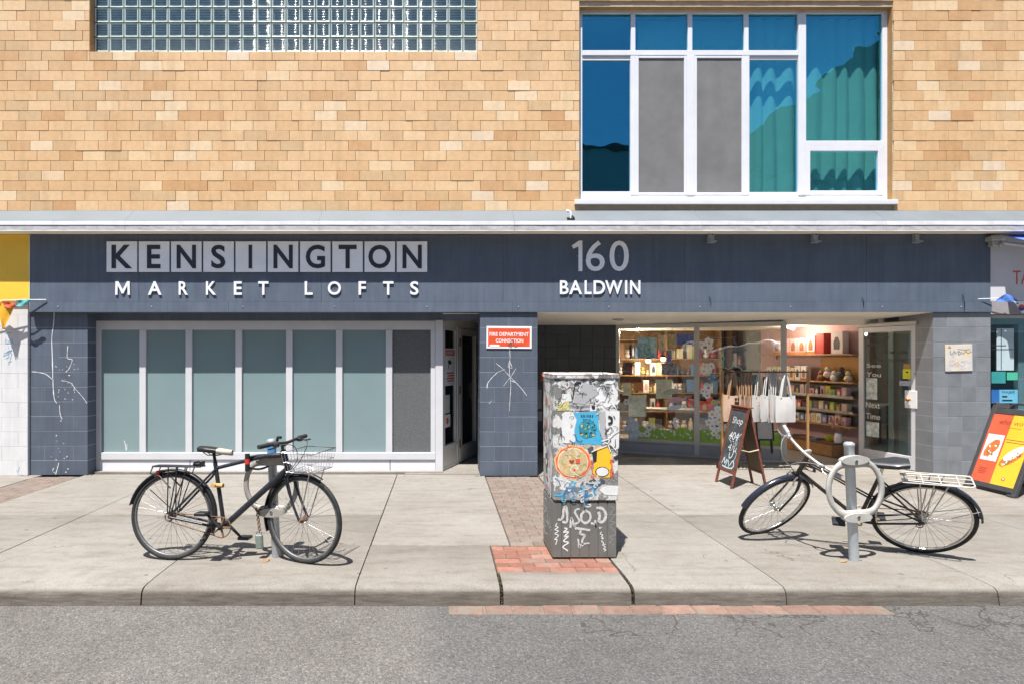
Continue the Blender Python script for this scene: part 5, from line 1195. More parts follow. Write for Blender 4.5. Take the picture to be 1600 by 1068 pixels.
MB(LT).tube([(x - .015, -.075, z - .175), (x - .015, -.075, z - .155), (x + .005, -.075, z - .145), (x + .025, -.075, z - .155), (x + .025, -.075, z - .175)], .005, 6).build('shackle', STEEL, CH)
MB(LT).box(x - .026, x + .036, -.09, -.06, z - .285, z - .17, bev=.010).build('padlock_body', M('grey_green_paint', (.16, .20, .18), .5, 0, .2, 30), CH)
MB(LT).tube(smooth([(x, -.075, z + .01), (x - .02, -.06, z + .03), (x - .01, -.02, z + .045), (x + .03, -.03, z + .03), (x, -.075, z + .01)], 4), .008, 6).build('chain_loop', RUST, CH)

# ---- step-through bike leaning on the right post
BM2 = Matrix.Translation((3.93, -3.10, 0)) @ Matrix.Rotation(R(151.5), 4, 'Z') @ Matrix.Rotation(R(-26), 4, 'X')
B2 = thing('bicycle', 'old dark bicycle with chrome handlebar and cream rear rack leaning on the right bike post', 'bicycle', mat=BM2)
ax1 = (1.05, RB); HT, HB = (.80, .865), (.865, .69); bb = (.42, .275)
S = steer_mat(HB, HT, ax1, 40); OLD = M('old_brown_black_paint', (.028, .022, .019), .4, 0, .3, 25, dirt=((.09, .055, .035), .5, 25))
wheel(B2, Matrix.Translation((0, 0, RB)), CHROME); wheel(B2, S @ Matrix.Translation((ax1[0], 0, RB)), CHROME)
mb = MB(); mb.tube([v3(HT), v3(HB)], .019, 12); mb.tube([(.86, 0, .715), (.42, 0, .275)], .0155, 10); mb.tube([(.42, 0, .275), (.30, 0, .74)], .0145, 10)
for s_ in (1, -1):
    mb.tube([(.815, s_ * .016, .815), (.37, s_ * .022, .52), (0, s_ * .062, RB)], .0075, 8)
    mb.tube([(.31, s_ * .015, .70), (.25, s_ * .04, .62), (0, s_ * .062, RB)], .0075, 8); mb.tube([(.42, s_ * .03, .275), (.32, s_ * .05, .28), (0, s_ * .062, RB)], .0085, 8)
mb.build('frame', OLD, B2, local=True, kind='stuff')
MB().tube([(.305, 0, .72), (.288, 0, .815)], .0125, 10).build('seat_post', CHROME, B2, local=True)
saddle(B2, M('worn_black_saddle', (.028, .029, .032), .33, 0, .2, 25), (.275, 0, .852), .30)
fork(B2, S, OLD, HB, HT, ax1, .011, True)
mb = MB(); mb.tube([v3(HT), (.79, 0, .935)], .0135, 10); mb.tube([(.788, 0, .932), (.845, 0, .942)], .014, 10)
mb.tube(smooth([(.775, .31, .925), (.80, .24, .935), (.835, .15, .945), (.845, .06, .945), (.845, 0, .94), (.845, -.06, .945), (.835, -.15, .945), (.80, -.24, .935), (.775, -.31, .925)], 4), .0115, 10)
h2 = mb.build('handlebar', M('dull_silver', (.56, .54, .50), .35, .6, .15, 20), B2, mat=S, local=True, kind='stuff')
for s_ in (1, -1):
    MB().tube([(.772, s_ * .318, .924), (.805, s_ * .225, .936)], .0165, 10).build('grip', M('silver_tape_grip', (.40, .39, .40), .45, .3, .25, 30), h2, local=True)
    MB().box(.82, .85, s_ * .185 - .02, s_ * .185 + .02, .935, .965, bev=.006).tube([(.845, s_ * .19, .95), (.868, s_ * .23, .945), (.845, s_ * .31, .93)], .0055, 6).build('brake_lever', CHROME, h2, local=True, kind='stuff')
    MB().tube(smooth([(.82, s_ * .21, .965), (.95, s_ * .13, 1.0), (1.0, s_ * .05, .92), (.93, s_ * .01, .78), (.89, s_ * .01, .70)], 5), .003, 5).build('cable', M('grey_cable', (.25, .25, .26), .5), h2, local=True)
MB().tube([(.90, .04, .70), (.93, .04, .68), (.94, .045, .62)], .008, 6).tube([(.90, -.04, .70), (.93, -.04, .68), (.94, -.045, .62)], .008, 6).build('brake_caliper', CHROME, B2, mat=S, local=True, kind='stuff')
crankset(B2, bb, -1, 200, STEEL, M('brassy_steel', (.42, .30, .14), .45, .6, .3, 30), .085); chain(B2, bb, ax0, -1, .085, .035)
mb = MB()
for i in range(5): mb.circ((0, -.034 - .005 * i, RB), .048 - .006 * i, .003, 'y', 24, 5)
mb.build('cassette', RUST, B2, local=True, kind='stuff')
MB().box(-.012, .012, -.075, -.055, .22, .33, bev=.005).circ((0.0, -.06, .225), .022, .004, 'y', 14, 5).circ((.01, -.06, .285), .018, .004, 'y', 14, 5).build('derailleur', RUST, B2, local=True, kind='stuff')
FB = M('dark_blue_black_fender', (.020, .024, .040), .22, 0, .2, 14, spec=.6)
fender(B2, Matrix.Translation((0, 0, RB)), FB, 0 - 5, 175, .03); fender(B2, S @ Matrix.Translation((ax1[0], 0, RB)), FB, 28, 165 + 0, .028)
wire_rack(B2, M('cream_paint', (.50, .47, .42), .45, 0, .08, 20), -.27, .17, .735, .07, bars=4)
for s_ in (1, -1): MB().tube([(0, s_ * .066, RB), (-.33, s_ * .03, RB + .14)], .0032, 6).build('fender_stay', STEEL, B2, local=True)
MB().ball((.43, .02, .30), .02, 8).build('yellow_cap', M('yellow_cap', (.6, .38, .04), .5), B2, local=True)
MB().tube([(.60, .03, .45), (.60, .03, .47)], .01, 6)

# ================================================================== A-FRAME BOARDS
def aframe(o, fl, fr_, bl, br, ht, hinge):
    pass
CB = thing('chalkboard_sign', 'red brown wooden A-frame chalkboard with white chalk writing in front of the tote bags', 'sign', (3.75, -.56, 0))
ridge = 3.755; yf, yn = -.35, -.78
def board(xb, name_, face):
    # leaning frame from (xb) on the ground to the ridge
    hgt = .985; u = Vector((0, -1, 0)) if face < 0 else Vector((0, 1, 0)); v = Vector((ridge + face * .012 - xb, 0, hgt)).normalized(); Lh = math.hypot(ridge + face * .012 - xb, hgt)
    y0 = yf if face < 0 else yn + .05
    T_ = F((xb, y0 if face < 0 else y0, 0), u, v); wd = (yf - yn) if face < 0 else (yf - yn) - .08
    m_ = MB(T_); t = .032
    m_.box(0, t, 0, Lh, -.012, .012, 0, .003); m_.box(wd - t, wd, 0, Lh, -.012, .012, 0, .003); m_.box(t, wd - t, Lh - .05, Lh, -.010, .010, 0, .003); m_.box(t, wd - t, .17, .205, -.010, .010, 0, .003)
    f_ = m_.build(name_, WOODR, CB)
    MB(T_).box(t, wd - t, .205, Lh - .05, -.004, .003).build('slate', CHALKB if face < 0 else M('brown_board_back', (.17, .125, .08), .75, 0, .15, 8), f_)
    return T_, wd, Lh, f_
Tc, cw, cl, cf = board(3.525, 'front_frame', -1); Tr, rw_, rl, rf = board(3.975, 'rear_frame', 1)
m_ = MB(Tc @ Matrix.Translation((0, 0, .0035)))
letter(m_, 'Shop', .09, .34, .76, .87, .0005, off=-.005, skew=.15); letter(m_, '404', .09, .32, .58, .68, .0005, off=0, skew=.15); letter(m_, '4 u', .12, .33, .44, .53, .0005, off=-.01, skew=.2)
m_.build('chalk_writing', CHALK, cf)
m_ = MB(Tc @ Matrix.Translation((0, 0, .0035)))
for i in range(5): m_.ribbon(smooth(squig(rnd(.1, .3), rnd(.42, .60), .2, 8, 1.0), 3), rnd(.004, .010), .0006 + i * 4e-5)
for pts in ([(.06, .26), (.10, .34), (.13, .27), (.17, .33)], [(.16, .24), (.20, .32), (.24, .25), (.22, .22)], [(.26, .26), (.32, .33), (.36, .27), (.30, .23)], [(.20, .42), (.21, .35), (.27, .38), (.29, .46)], [(.08, .235), (.2, .225), (.34, .235)]): m_.ribbon(smooth(pts, 4), .016, .001)
m_.build('chalk_drawing', M('pale_blue_chalk', (.55, .64, .68), .9, 0, .3, 50), cf)
MB().tube([(3.635, -.765, .47), (3.75, -.755, .445), (3.87, -.745, .47)], .007, 6).build('stay_cord', M('cord_cream', (.55, .44, .30), .8), CB)
MB().box(ridge - .035, ridge + .035, yn - .004, yf + .004, .975, .99, bev=.004).build('ridge_rail', WOODR, CB)

MS = thing('menu_sign', 'black plastic A-frame with red and yellow food menu beside the right pillar', 'sign', (6.75, -.93, 0))
xb, xr_, hgt = 6.50, 6.88, 1.03; v = Vector((xr_ - xb, 0, hgt)).normalized(); Lh = math.hypot(xr_ - xb, hgt); Tm = F((xb, -.60, 0), (0, -1, 0), v); wd = .66
m_ = MB(Tm); m_.box(0, .055, .02, Lh, -.03, .012, 0, .006); m_.box(wd - .055, wd, .02, Lh, -.03, .012, 0, .006); m_.box(.055, wd - .055, .045, .105, -.03, .010, 0, .004); m_.box(.055, wd - .055, Lh - .13, Lh - .06, -.03, .010, 0, .004); m_.box(.055, .2, Lh - .06, Lh, -.03, .008, 0, .004); m_.box(wd - .2, wd - .055, Lh - .06, Lh, -.03, .008, 0, .004)
m_.tube(smooth([(.2, Lh - .06, -.008), (.24, Lh + .0, -.008), (.33, Lh + .015, -.008), (.42, Lh, -.008), (.46, Lh - .06, -.008)], 4), .014, 8); m_.box(0, .09, -.0, .03, -.04, .02, 0, .004); m_.box(wd - .09, wd, 0, .03, -.04, .02, 0, .004)
mf = m_.build('front_frame', PLASTIC, MS)
PAN = Tm @ Matrix.Translation((.055, .105, .004)); pw, ph = wd - .11, Lh - .235
MB(PAN).box(0, pw, 0, ph, -.01, 0).build('panel', ORANGE, mf)
MB(PAN).prism([(pw * .47, .0), (pw, 0), (pw, ph), (pw * .47, ph)], .0008, .0016).build('yellow_half', YELLOWP, mf)
m_ = MB(PAN); letter(m_, 'who', .10, .245, ph - .13, ph - .06, .0022, off=-.012, skew=.1); letter(m_, 'wins?', .285, .50, ph - .13, ph - .06, .0022, off=-.012, skew=.1)
for i in range(4): m_.box(.06, .17 - .02 * (i % 2), .17 - i * .022, .174 - i * .022, .001, .0022)
for i in range(2): m_.box(.27, .50, ph - .31 - i * .03, ph - .303 - i * .03, .002, .0026)
m_.box(.24, .40, ph - .165, ph - .161, .002, .0026)
m_.build('lettering', M('maroon_print', (.14, .02, .02), .6), mf, kind='stuff')
MB(PAN).prism([(.025, .27), (.025, .60), (.235, .60), (.235, .27)], .0018, .0026).build('photo_card', PLAINW, mf)
m_ = MB(PAN)
def food(cx, cy, rx, ry, ang, mi, z, n=16, j=.08):
    P = []
    for i in range(n):
        a = 6.283 * i / n; q_ = 1 + rnd(-j, j); x_, y_ = rx * math.cos(a) * q_, ry * math.sin(a) * q_; P.append((cx + x_ * math.cos(ang) - y_ * math.sin(ang), cy + x_ * math.sin(ang) + y_ * math.cos(ang)))
    m_.prism(P, z, z + .0006, mi)
food(.13, .43, .13, .065, 1.05, 0, .003)
for i in range(16): food(.13 + rnd(-.05, .05), .41 + rnd(-.09, .08), rnd(.008, .018), rnd(.006, .012), rnd(0, 3), (1, 2, 3, 0)[i % 4], .004 + i * 1e-4, 8, .2)
food(.40, .34, .15, .06, .75, 0, .003); food(.42, .40, .14, .05, .75, 2, .0045, 16, .05)
for i in range(40):
    t_ = rnd(-.13, .13); food(.405 + t_ * .73 + rnd(-.015, .03), .335 + t_ * .68 + rnd(-.02, .015), rnd(.006, .014), rnd(.004, .009), rnd(0, 3), (4, 4, 1, 2, 3)[i % 5], .0052 + i * 1e-4, 7, .2)
food(.40, .08, .022, .02, 0, 5, .003); food(.40, .082, .012, .008, 0, 2, .004)
m_.build('food_pictures', [M('food_orange', (.62, .16, .04), .5, 0, .3, 40), M('herb_green', (.10, .25, .05), .6), PLAINW, M('deep_red_food', (.40, .05, .03), .6), M('pale_yellow_food', (.75, .62, .25), .6), REDP], mf, kind='stuff')
v2 = Vector((-(7.22 - xr_), 0, hgt)).normalized(); Tk = F((7.22, -1.26, 0), (0, 1, 0), v2)
MB(Tk).box(0, .05, 0, Lh, -.02, .012, 0, .005).box(wd - .05, wd, 0, Lh, -.02, .012, 0, .005).box(.05, wd - .05, .06, Lh - .1, -.012, .004).build('rear_frame', PLASTIC, MS)
# ================================================================== SHOP: OPEN DOOR, DECALS, RACK, INTERIOR
LE = Vector((6.655, .265, 0)); DU = (LE - HINGE); DW = DU.length; TD = F(HINGE, DU)
DL = thing('shop_door', 'pale framed glass shop door standing open beside the right pillar', 'door', tuple(HINGE))
m_ = MB(TD); m_.box(0, .085, .01, 2.04, -.022, .022, 0, .003); m_.box(DW - .115, DW, .01, 2.04, -.022, .022, 0, .003); m_.box(.085, DW - .115, 1.965, 2.04, -.021, .021, 0, .003); m_.box(.085, DW - .115, .01, .20, -.021, .021, 0, .003)
dfm = m_.build('door_frame', ALU, DL)
MB(TD).box(.085, DW - .115, .20, 1.965, -.004, .004).build('pane', DOORGLASS, DL)
MB(TD).box(-.02, DW - .02, 2.045, 2.10, -.02, .05, 0, .006).build('closer_rail', ALUC, DL)
lb = MB(TD).box(DW - .20, DW - .02, .88, 1.13, .022, .034, 0, .004).build('lock_plate', PLAINW, DL)
MB(TD).tube([(DW - .15, 1.0, .034), (DW - .15, 1.0, .06), (DW - .09, 1.0, .065)], [.022, .014, .014], 10).ball((DW - .15, 1.0, .045), .026, 10).build('door_knob', M('brass', (.55, .27, .08), .3, .9, .2, 20), lb)
MB(TD).disc((DW - .055, 1.36, .026), .016, .01, 'z', 12).build('lock_cylinder', STEEL, DL)
m_ = MB(TD); gx0, gx1 = .10, DW - .13
def dtext(s_, fa, fb, za, zb, off=.02, mir=True): letter(m_, s_, gx0 + (gx1 - gx0) * fa, gx0 + (gx1 - gx0) * fb, za, zb, .0052, off=off, mirror=mir)
dtext('WELCOME TO', .05, .55, 1.865, 1.905); dtext('SHOP404', .05, .40, 1.755, 1.795); dtext('WELCOME TO', .42, .93, 1.645, 1.685); dtext('KENSINGTON MARKET', .12, .90, 1.53, 1.57)
m_.build('black_lettering', INK, DL)
m_ = MB(TD); dtext('See', .03, .36, 1.44, 1.50, 0, False); dtext('You', .03, .36, 1.30, 1.37, 0, False); dtext('Next', .02, .34, .83, .92, 0, False); dtext('Time', .02, .34, .66, .75, 0, False)
m_.build('white_script', CHALK, DL)
def dsticker(name, a0, a1, z0, z1, mat, label, extra=None): return notice(TD @ Matrix.Translation((0, 0, .0045)), a0, a1, z0, z1, mat, label, extra)
dsticker('notice', DW - .25, DW - .13, 1.29, 1.43, M('bright_yellow', (.75, .72, .02), .5), 'bright yellow camera notice on the open shop door', lambda q_: q_.prism([(DW - .215, 1.385), (DW - .18, 1.40), (DW - .16, 1.385), (DW - .185, 1.37)], .002, .0028, 2))
dsticker('notice', DW - .24, DW - .14, 1.435, 1.50, M('ochre_card', (.42, .25, .06), .6), 'ochre card above the yellow notice on the shop door')
dsticker('notice', DW - .30, DW - .13, 1.19, 1.26, M('lilac_card', (.42, .42, .50), .6, 0, .5, 60), 'small patterned card below the yellow notice on the shop door')
for q9, (a_, b_, z0_, z1_) in enumerate(((.12, .30, .96, 1.28), (.12, .33, .40, .62))): dsticker('notice', a_, b_, z0_, z1_, M('decal_reflection_sheet', (.50, .56, .54), .6, 0, .5, 14), ['upper', 'lower'][q9] + ' pale mottled sheet imitating window decals reflected in the shop door')  # added sheets imitate the window decals mirrored in the door glass
# window film: grass strip, daisies, fish, plain stand-ins for the drawn figures
WF = thing('window_decals', 'printed grass, daisy and fish stickers on the shop window glass', 'decals', tuple(S0 + (S1 - S0) * .4 + Vector((0, 0, .25))))
TG = TS @ Matrix.Translation((0, 0, -.0115))
def wpt(px, py):
    u = US(px); e = (S1 - S0).normalized(); Yd = S0.y + e.y * u; return (u, PZ(py, Yd))
def grass(u_a, u_b):
    P = [(u_a, .247)]; n = 40
    P.append((u_b, .247))
    for i in range(n + 1): f = 1 - i / n; P.append((u_a + (u_b - u_a) * f, .43 + .02 * math.sin(f * 9) + rnd(-.012, .018)))
    MB(TG).prism(P, 0, .0012).build('grass_film', LEAFG, WF)
grass(.30, um0 - .002); grass(um1 + .002, u2 - .002)
def daisy(px, py, r_, eye=True):
    c = wpt(px, py); q_ = MB(TG)
    P = []
    for i in range(36): a = 6.283 * i / 36; k_ = r_ * (.68 + .32 * abs(math.cos(3 * a))); P.append((c[0] + k_ * math.cos(a), c[1] + k_ * math.sin(a)))
    q_.prism(P, .002, .0028)
    if eye: q_.disc((c[0], c[1], .0032), r_ * .28, .0006, 'z', 10, 1)
    q_.build('daisy', [PLAINW, M('olive_eye', (.25, .26, .06), .6)], WF)
for px, py, r_ in ((979, 627, .055), (1014, 667, .065), (1011, 677, .06), (1003, 678, .04)): daisy(px, py, r_)
for i in range(30): daisy(rnd(1018, 1083) if i < 18 else rnd(1094, 1217), rnd(667, 686), rnd(.012, .02), False)
def fish(px, py, L_, mat, ang):
    c = wpt(px, py); P = [(-.5, 0), (-.35, .10), (-.1, .15), (.15, .12), (.33, .04), (.5, .13), (.46, 0), (.5, -.12), (.33, -.03), (.1, -.10), (-.2, -.13), (-.4, -.07)]
    ca, sa = math.cos(ang), math.sin(ang)
    MB(TG).prism([(c[0] + (x * ca - y * sa) * L_, c[1] + (x * sa + y * ca) * L_) for x, y in P], .0018, .0026).build('fish_sticker', mat, WF)
fish(1053, 611, .34, M('scaled_grey', (.42, .42, .36), .6, 0, .7, 70), .12); fish(1056, 624, .34, M('fish_pink', (.62, .34, .36), .5), .12); fish(1056, 636, .30, M('fish_pale_blue', (.62, .68, .78), .5), .14)
def standin(px, py, rx, ry, mat, name='pale_shape', off=.002, rot=0):
    c = wpt(px, py); n = 22
    P = [(c[0] + rx * math.cos(6.283 * i / n) * (1 + rnd(-.06, .06)), c[1] + ry * math.sin(6.283 * i / n) * (1 + rnd(-.06, .06))) for i in range(n)]
    MB(TG).prism(P, off, off + .0008).build(name, mat, WF)
PALE = M('pale_sticker', (.80, .82, .82), .5, 0, .08, 20)
def bunch(px, py, rx, ry, n, mats, r0=.045):
    c = wpt(px, py)
    for i in range(n):
        a_ = rnd(0, 6.28); q_ = rnd(.0, 1) ** .5; cx, cy = c[0] + rx * q_ * math.cos(a_), c[1] + ry * q_ * math.sin(a_); r_ = r0 * rnd(.7, 1.3); k5 = random.choice((5, 6, 7)); o_ = .002 + i * 1.2e-4; ph = rnd(0, 6)
        MB(TG).prism([(cx + r_ * (.66 + .34 * abs(math.cos(k5 * t_ / 2 + ph))) * math.cos(t_), cy + r_ * (.66 + .34 * abs(math.cos(k5 * t_ / 2 + ph))) * math.sin(t_)) for t_ in [6.283 * j / 40 for j in range(40)]], o_, o_ + .00005, 0).disc((cx, cy, o_ + .0001), r_ * .3, .00008, 'z', 10, 1).build('flower_sticker', mats, WF)
AMB = M('amber_patch', (.70, .42, .04), .5); DKP = M('charcoal_patch', (.07, .07, .075), .5); BLP = M('pale_blue_sticker', (.50, .62, .72), .5, 0, .1, 20)
bunch(988, 668, .11, .17, 14, [BLP, PALE], .055); bunch(1056, 661, .05, .08, 6, [PALE, AMB], .035)
bunch(1104, 536, .08, .13, 9, [PALE, AMB], .05); bunch(1104, 574, .09, .07, 7, [PALE, AMB], .05); bunch(1107, 588, .09, .03, 5, [M('slate_blue_patch', (.16, .28, .40), .5), PALE], .035)
bunch(1104, 609, .09, .11, 8, [PALE, M('brown_patch', (.35, .20, .09), .5)], .05); bunch(1119, 660, .11, .23, 18, [PALE, AMB], .055); bunch(1117, 629, .07, .03, 4, [M('pale_yellow', (.65, .55, .2), .5), DKP], .03)
m_ = MB(TG); a, b = wpt(1104, 602), wpt(1186, 586)
letter(m_, 'SHOP404', a[0], b[0], a[1], b[1], .004, off=.0, outline=.012); m_.build('outlined_lettering', M('neon_blue_line', (.20, .55, .75), .4), WF)
m_ = MB(TG); sk = [(1112, 582), (1128, 582), (1128, 562), (1126, 560), (1128, 556), (1128.5, 546), (1129.5, 546), (1130, 556), (1132, 560), (1130, 562), (1130, 574), (1136, 575), (1137, 577), (1140, 575), (1144, 574), (1146, 565), (1148, 568), (1150, 573), (1154, 572), (1158, 576), (1162, 579), (1168, 577), (1174, 580)]
m_.tube([wpt(*p) + (.004,) for p in sk], .006, 5); m_.build('skyline_outline', M('mint_line', (.35, .72, .55), .4), WF)

ORD = 'first second third fourth fifth sixth seventh eighth ninth tenth eleventh twelfth thirteenth fourteenth fifteenth sixteenth seventeenth eighteenth nineteenth twentieth'.split()
def ordi(i): return ORD[i] if i < 20 else 'later'
# ---- garment rail with tote bags
RY = .42
GR = thing('garment_rail', 'dark wooden garment rail standing in front of the second shop window pane', 'clothes rail', (4.8, RY, 0))
rx0, rx1, rz_ = PX(1128, RY), PX(1262, RY), PZ(580.5, RY)
MB().tube([(rx0 + .02, RY, rz_), (rx1 - .012, RY, rz_)], .011, 10).build('rail', WOODD, GR)
for x in (rx0 + .008, rx1): MB().box(x - .014, x + .014, RY - .016, RY + .016, .06, rz_ + .02, bev=.003).build('upright', WOOD, GR); MB().box(x - .016, x + .016, RY - .17, RY + .17, .045, .07, bev=.003).build('foot', BLACK, GR)
MB().box(rx0, rx1, RY - .012, RY + .012, .10, .125, bev=.003).build('stretcher', BLACK, GR)
for x in (rx0 + .008, rx1):
    for s_ in (-.15, .15): MB().disc((x, RY + s_, .023), .022, .02, 'x', 14).build('castor', BLACK, GR)
KR = M('kraft_canvas', (.52, .36, .26), .85, 0, .08, 14); KRD = M('kraft_strap', (.34, .20, .11), .85, 0, .15, 20); WC = M('white_canvas', (.56, .545, .525), .85, 0, .05, 10, bump=.15, bs=200)
def tote(i, px, w_, rot, mat, strap, label, h_=.37, group=None, prnt=None, dy=0):
    cx = PX(px, RY); T_ = Matrix.Translation((cx, RY + dy, 0)) @ Matrix.Rotation(R(rot), 4, 'Z'); ztop = PZ(617, RY) + rnd(-.012, .012); zb_ = ztop - h_ * rnd(.97, 1.03)
    o = thing('tote_bag', label, 'bag', (cx, RY + dy, zb_), group)
    vs = []; n = 8; m = 6
    for j in range(m + 1):
        for i_ in range(n + 1):
            f = i_ / n - .5; q_ = j / m
            vs.append((f * w_ * (1 + .03 * math.sin(q_ * 3)), (.012 + .016 * math.sin(math.pi * q_)) * math.cos(math.pi * f) * (-1) + .004 * math.sin(f * 17 + i), ztop - (ztop - zb_) * q_ - .012 * math.cos(f * math.pi * 2) * (1 - q_)))
    fs = [(j * (n + 1) + i_, j * (n + 1) + i_ + 1, (j + 1) * (n + 1) + i_ + 1, (j + 1) * (n + 1) + i_) for j in range(m) for i_ in range(n)]
    m_ = MB(T_); m_.add(vs, fs, 0, True); back = [(v_[0], -v_[1] + .004, v_[2]) for v_ in vs]; m_.add(back, fs, 0, True)
    sd = [k_ * (n + 1) for k_ in range(m + 1)] + [m * (n + 1) + k_ for k_ in range(1, n + 1)] + [k_ * (n + 1) + n for k_ in range(m - 1, -1, -1)]
    N_ = len(vs); m_.add(vs + back, [(a_, b_, b_ + N_, a_ + N_) for a_, b_ in zip(sd, sd[1:])], 0, True)
    bd = m_.build('bag_body', mat, o)
    for s_ in (-1, 1):
        st = MB(T_); P = smooth([(-w_ * .26, s_ * .014, ztop - .02), (-w_ * .15, s_ * .012, ztop + (rz_ - ztop) * .55), (-.012, s_ * .008, rz_ - .03), (.012, s_ * .008, rz_ - .03), (w_ * .15, s_ * .012, ztop + (rz_ - ztop) * .55), (w_ * .26, s_ * .014, ztop - .02)], 4); vv = []
        for x, y, z in P: vv += [(x - .013, y, z), (x + .013, y, z + .001), ]
        st.add(vv, [(2 * k_, 2 * k_ + 1, 2 * k_ + 3, 2 * k_ + 2) for k_ in range(len(P) - 1)], 0, True)
        st.tube(P, .007, 6); st.build('strap', strap, o)
    MB(T_).tube(smooth([(0, 0, rz_ - .03), (.018, 0, rz_ - .01), (.016, 0, rz_ + .014), (0, 0, rz_ + .02), (-.014, 0, rz_ + .012)], 4), .004, 6).build('hook', STEEL, o)
    if prnt:
        q_ = MB(T_); prnt(q_, zb_, ztop); q_.build('print', [M('orange_print', (.66, .22, .05), .7), INK, REDP], bd)
def pr_orange(q_, z0, z1): q_.box(-.02, .02, -.034, -.033, z0 + .10, z0 + .15, 0); q_.box(-.006, .006, -.034, -.033, z0 + .15, z0 + .26, 0)
def pr_black(q_, z0, z1): q_.box(.0, .10, -.033, -.032, z0 + .20, z0 + .27, 1); q_.box(.0, .04, -.034, -.033, z0 + .29, z0 + .33, 1); q_.box(.05, .09, -.034, -.033, z0 + .29, z0 + .33, 1)
def pr_red(q_, z0, z1): q_.box(-.10, .05, -.034, -.033, z0 + .27, z0 + .275, 2); q_.box(-.10, .03, -.034, -.033, z0 + .23, z0 + .235, 2)
tote(0, 1142, .33, 18, KR, KRD, 'kraft tote bag with black print at the left end of the rail', prnt=pr_black, dy=-.06)
for i, px in enumerate((1158, 1163, 1168, 1173)): tote(i + 1, px, .36, 62 + rnd(-4, 4), KR, KRD, ordi(i) + ' from the left of four kraft tote bags hung edge-on mid rail', group='edge-on kraft tote bags')
tote(6, 1183, .31, 34, WC, WC, 'white tote bag with red lines next to the kraft bags', prnt=pr_red, dy=-.04)
tote(7, 1194, .31, 32, WC, WC, 'white tote bag with a small orange print in the middle of the rail', prnt=pr_orange, dy=-.08)
for i, px in enumerate((1206, 1210, 1214)): tote(i + 8, px, .36, 48 - 3 * i, WC, WC, ordi(i) + ' from the left of three angled white tote bags behind the front one', group='angled white tote bags', dy=.01)
tote(12, 1221, .30, 8, WC, WC, 'plain white tote bag facing the street at the right end of the rail', dy=-.10)
FB_ = thing('framed_board', 'dark framed grey speckled board leaning under the tote bags', 'board', (PX(1194, .9), .9, .25))
TFB = F((PX(1182, .92), .92, PZ(687, .92)), (1, -.1, 0), (0, .12, 1))
MB(TFB).box(0, .25, 0, .02, 0, .02, 0, .003).box(0, .25, .27, .29, 0, .02, 0, .003).box(0, .02, .02, .27, 0, .02, 0, .003).box(.23, .25, .02, .27, 0, .02, 0, .003).build('frame', BLACK, FB_)
MB(TFB).box(.02, .23, .02, .27, .002, .008).build('sheet', M('grey_sheet', (.42, .42, .42), .8, 0, .15, 30), FB_)
for a_ in (.02, .20): MB(TFB).box(a_, a_ + .03, -.19, .0, -.02, 0, 0, .002).build('leg', BLACK, FB_)

# ---- stock on the side wall, seen through the doorway
def shelf(name, label, T, a0, a1, z, dep, mat=WOOD, lip=None):
    o = thing(name, label, 'shelf', tuple(T @ Vector(((a0 + a1) / 2, z, 0))))
    MB(T).box(a0, a1, z - .022, z, .001, dep, 0, .003).build('board', mat, o)
    for a in (a0 + .1, a1 - .1): MB(T).prism([(0.001, z - .024), (dep * .8, z - .024), (.001, z - .12)], a, a + .012, 0, 'x') if False else MB(T).box(a, a + .012, z - .10, z - .023, .001, .02).build('bracket', STEEL, o)
    if lip: MB(T).box(a0, a1, z - .012, z + .03, dep - .004, dep + .004).build('lip', lip, o)
    return o
IT = [M('pk_pale', (.62, .52, .52), .6), M('pk_white', (.64, .62, .60), .6), M('pk_pink', (.58, .34, .36), .6), M('pk_dark', (.06, .055, .06), .6), M('pk_cream', (.58, .48, .32), .6), M('pk_brown', (.24, .11, .05), .6), M('pk_green', (.22, .38, .08), .6), M('pk_yellow', (.70, .45, .03), .6), M('pk_red', (.45, .05, .04), .6), M('pk_blue', (.10, .18, .34), .6), M('pk_olive', (.34, .32, .12), .6)]
def box_item(T, a, z, n, w_, h_, d_, mat, fig, label, group, cat='box', tag=None):
    o = thing('gift_box' if cat == 'box' else 'packet', label, cat, tuple(T @ Vector((a, z, n))), group)
    MB(T).box(a - w_ / 2, a + w_ / 2, z, z + h_, n - d_, n, 0, .003).build('carton' if cat == 'box' else 'pouch', mat, o)
    if fig is not None:
        MB(T).prism([(a - w_ * .25, z + h_ * .2), (a + w_ * .25, z + h_ * .2), (a + w_ * .28, z + h_ * .5), (a + w_ * .12, z + h_ * .75), (a - w_ * .12, z + h_ * .75), (a - w_ * .28, z + h_ * .5)], n + .0006, n + .0016).build('printed_motif', fig, o)
    if tag is not None: MB(T).box(a - w_ / 2 + .002, a + w_ / 2 - .002, z + .002, z + h_ * .14, n + .0006, n + .0018).build('label_band', tag, o)
sh = [('upper', 1.645, .24), ('second', 1.20, .24), ('third', .955, .22), ('fourth', .715, .22), ('fifth', .505, .26)]
for nm, z, d_ in sh: shelf('wall_shelf', nm + ' shelf from the top on the pink wall inside the doorway', TSH, -.2, 1.74, z, d_, lip=M('chrome_lip', (.5, .5, .5), .3, .7) if nm in ('third', 'fourth') else None)
MB(TSH).box(.0, 1.75, .52, 1.20, -.0, .006).build('slat_backing', M('grey_backing', (.26, .26, .26), .7), B)
for i in range(5): box_item(TSH, .16 + i * .19, 1.646, .22, .17, .27 + (.04 if i == 4 else 0), .15, IT[2] if i < 4 else IT[1], IT[5], ordi(i) + ' pale pink boxed figure from the far end of the top shelf' if i < 4 else 'taller white box with brown picture at the end of the pink boxes', 'pink boxes on the top shelf', tag=M('pk_orange', (.5, .17, .04), .6))
box_item(TSH, 1.12, 1.646, .23, .16, .34, .2, IT[8], None, 'dark red box on the top shelf beside the pink boxes', None)
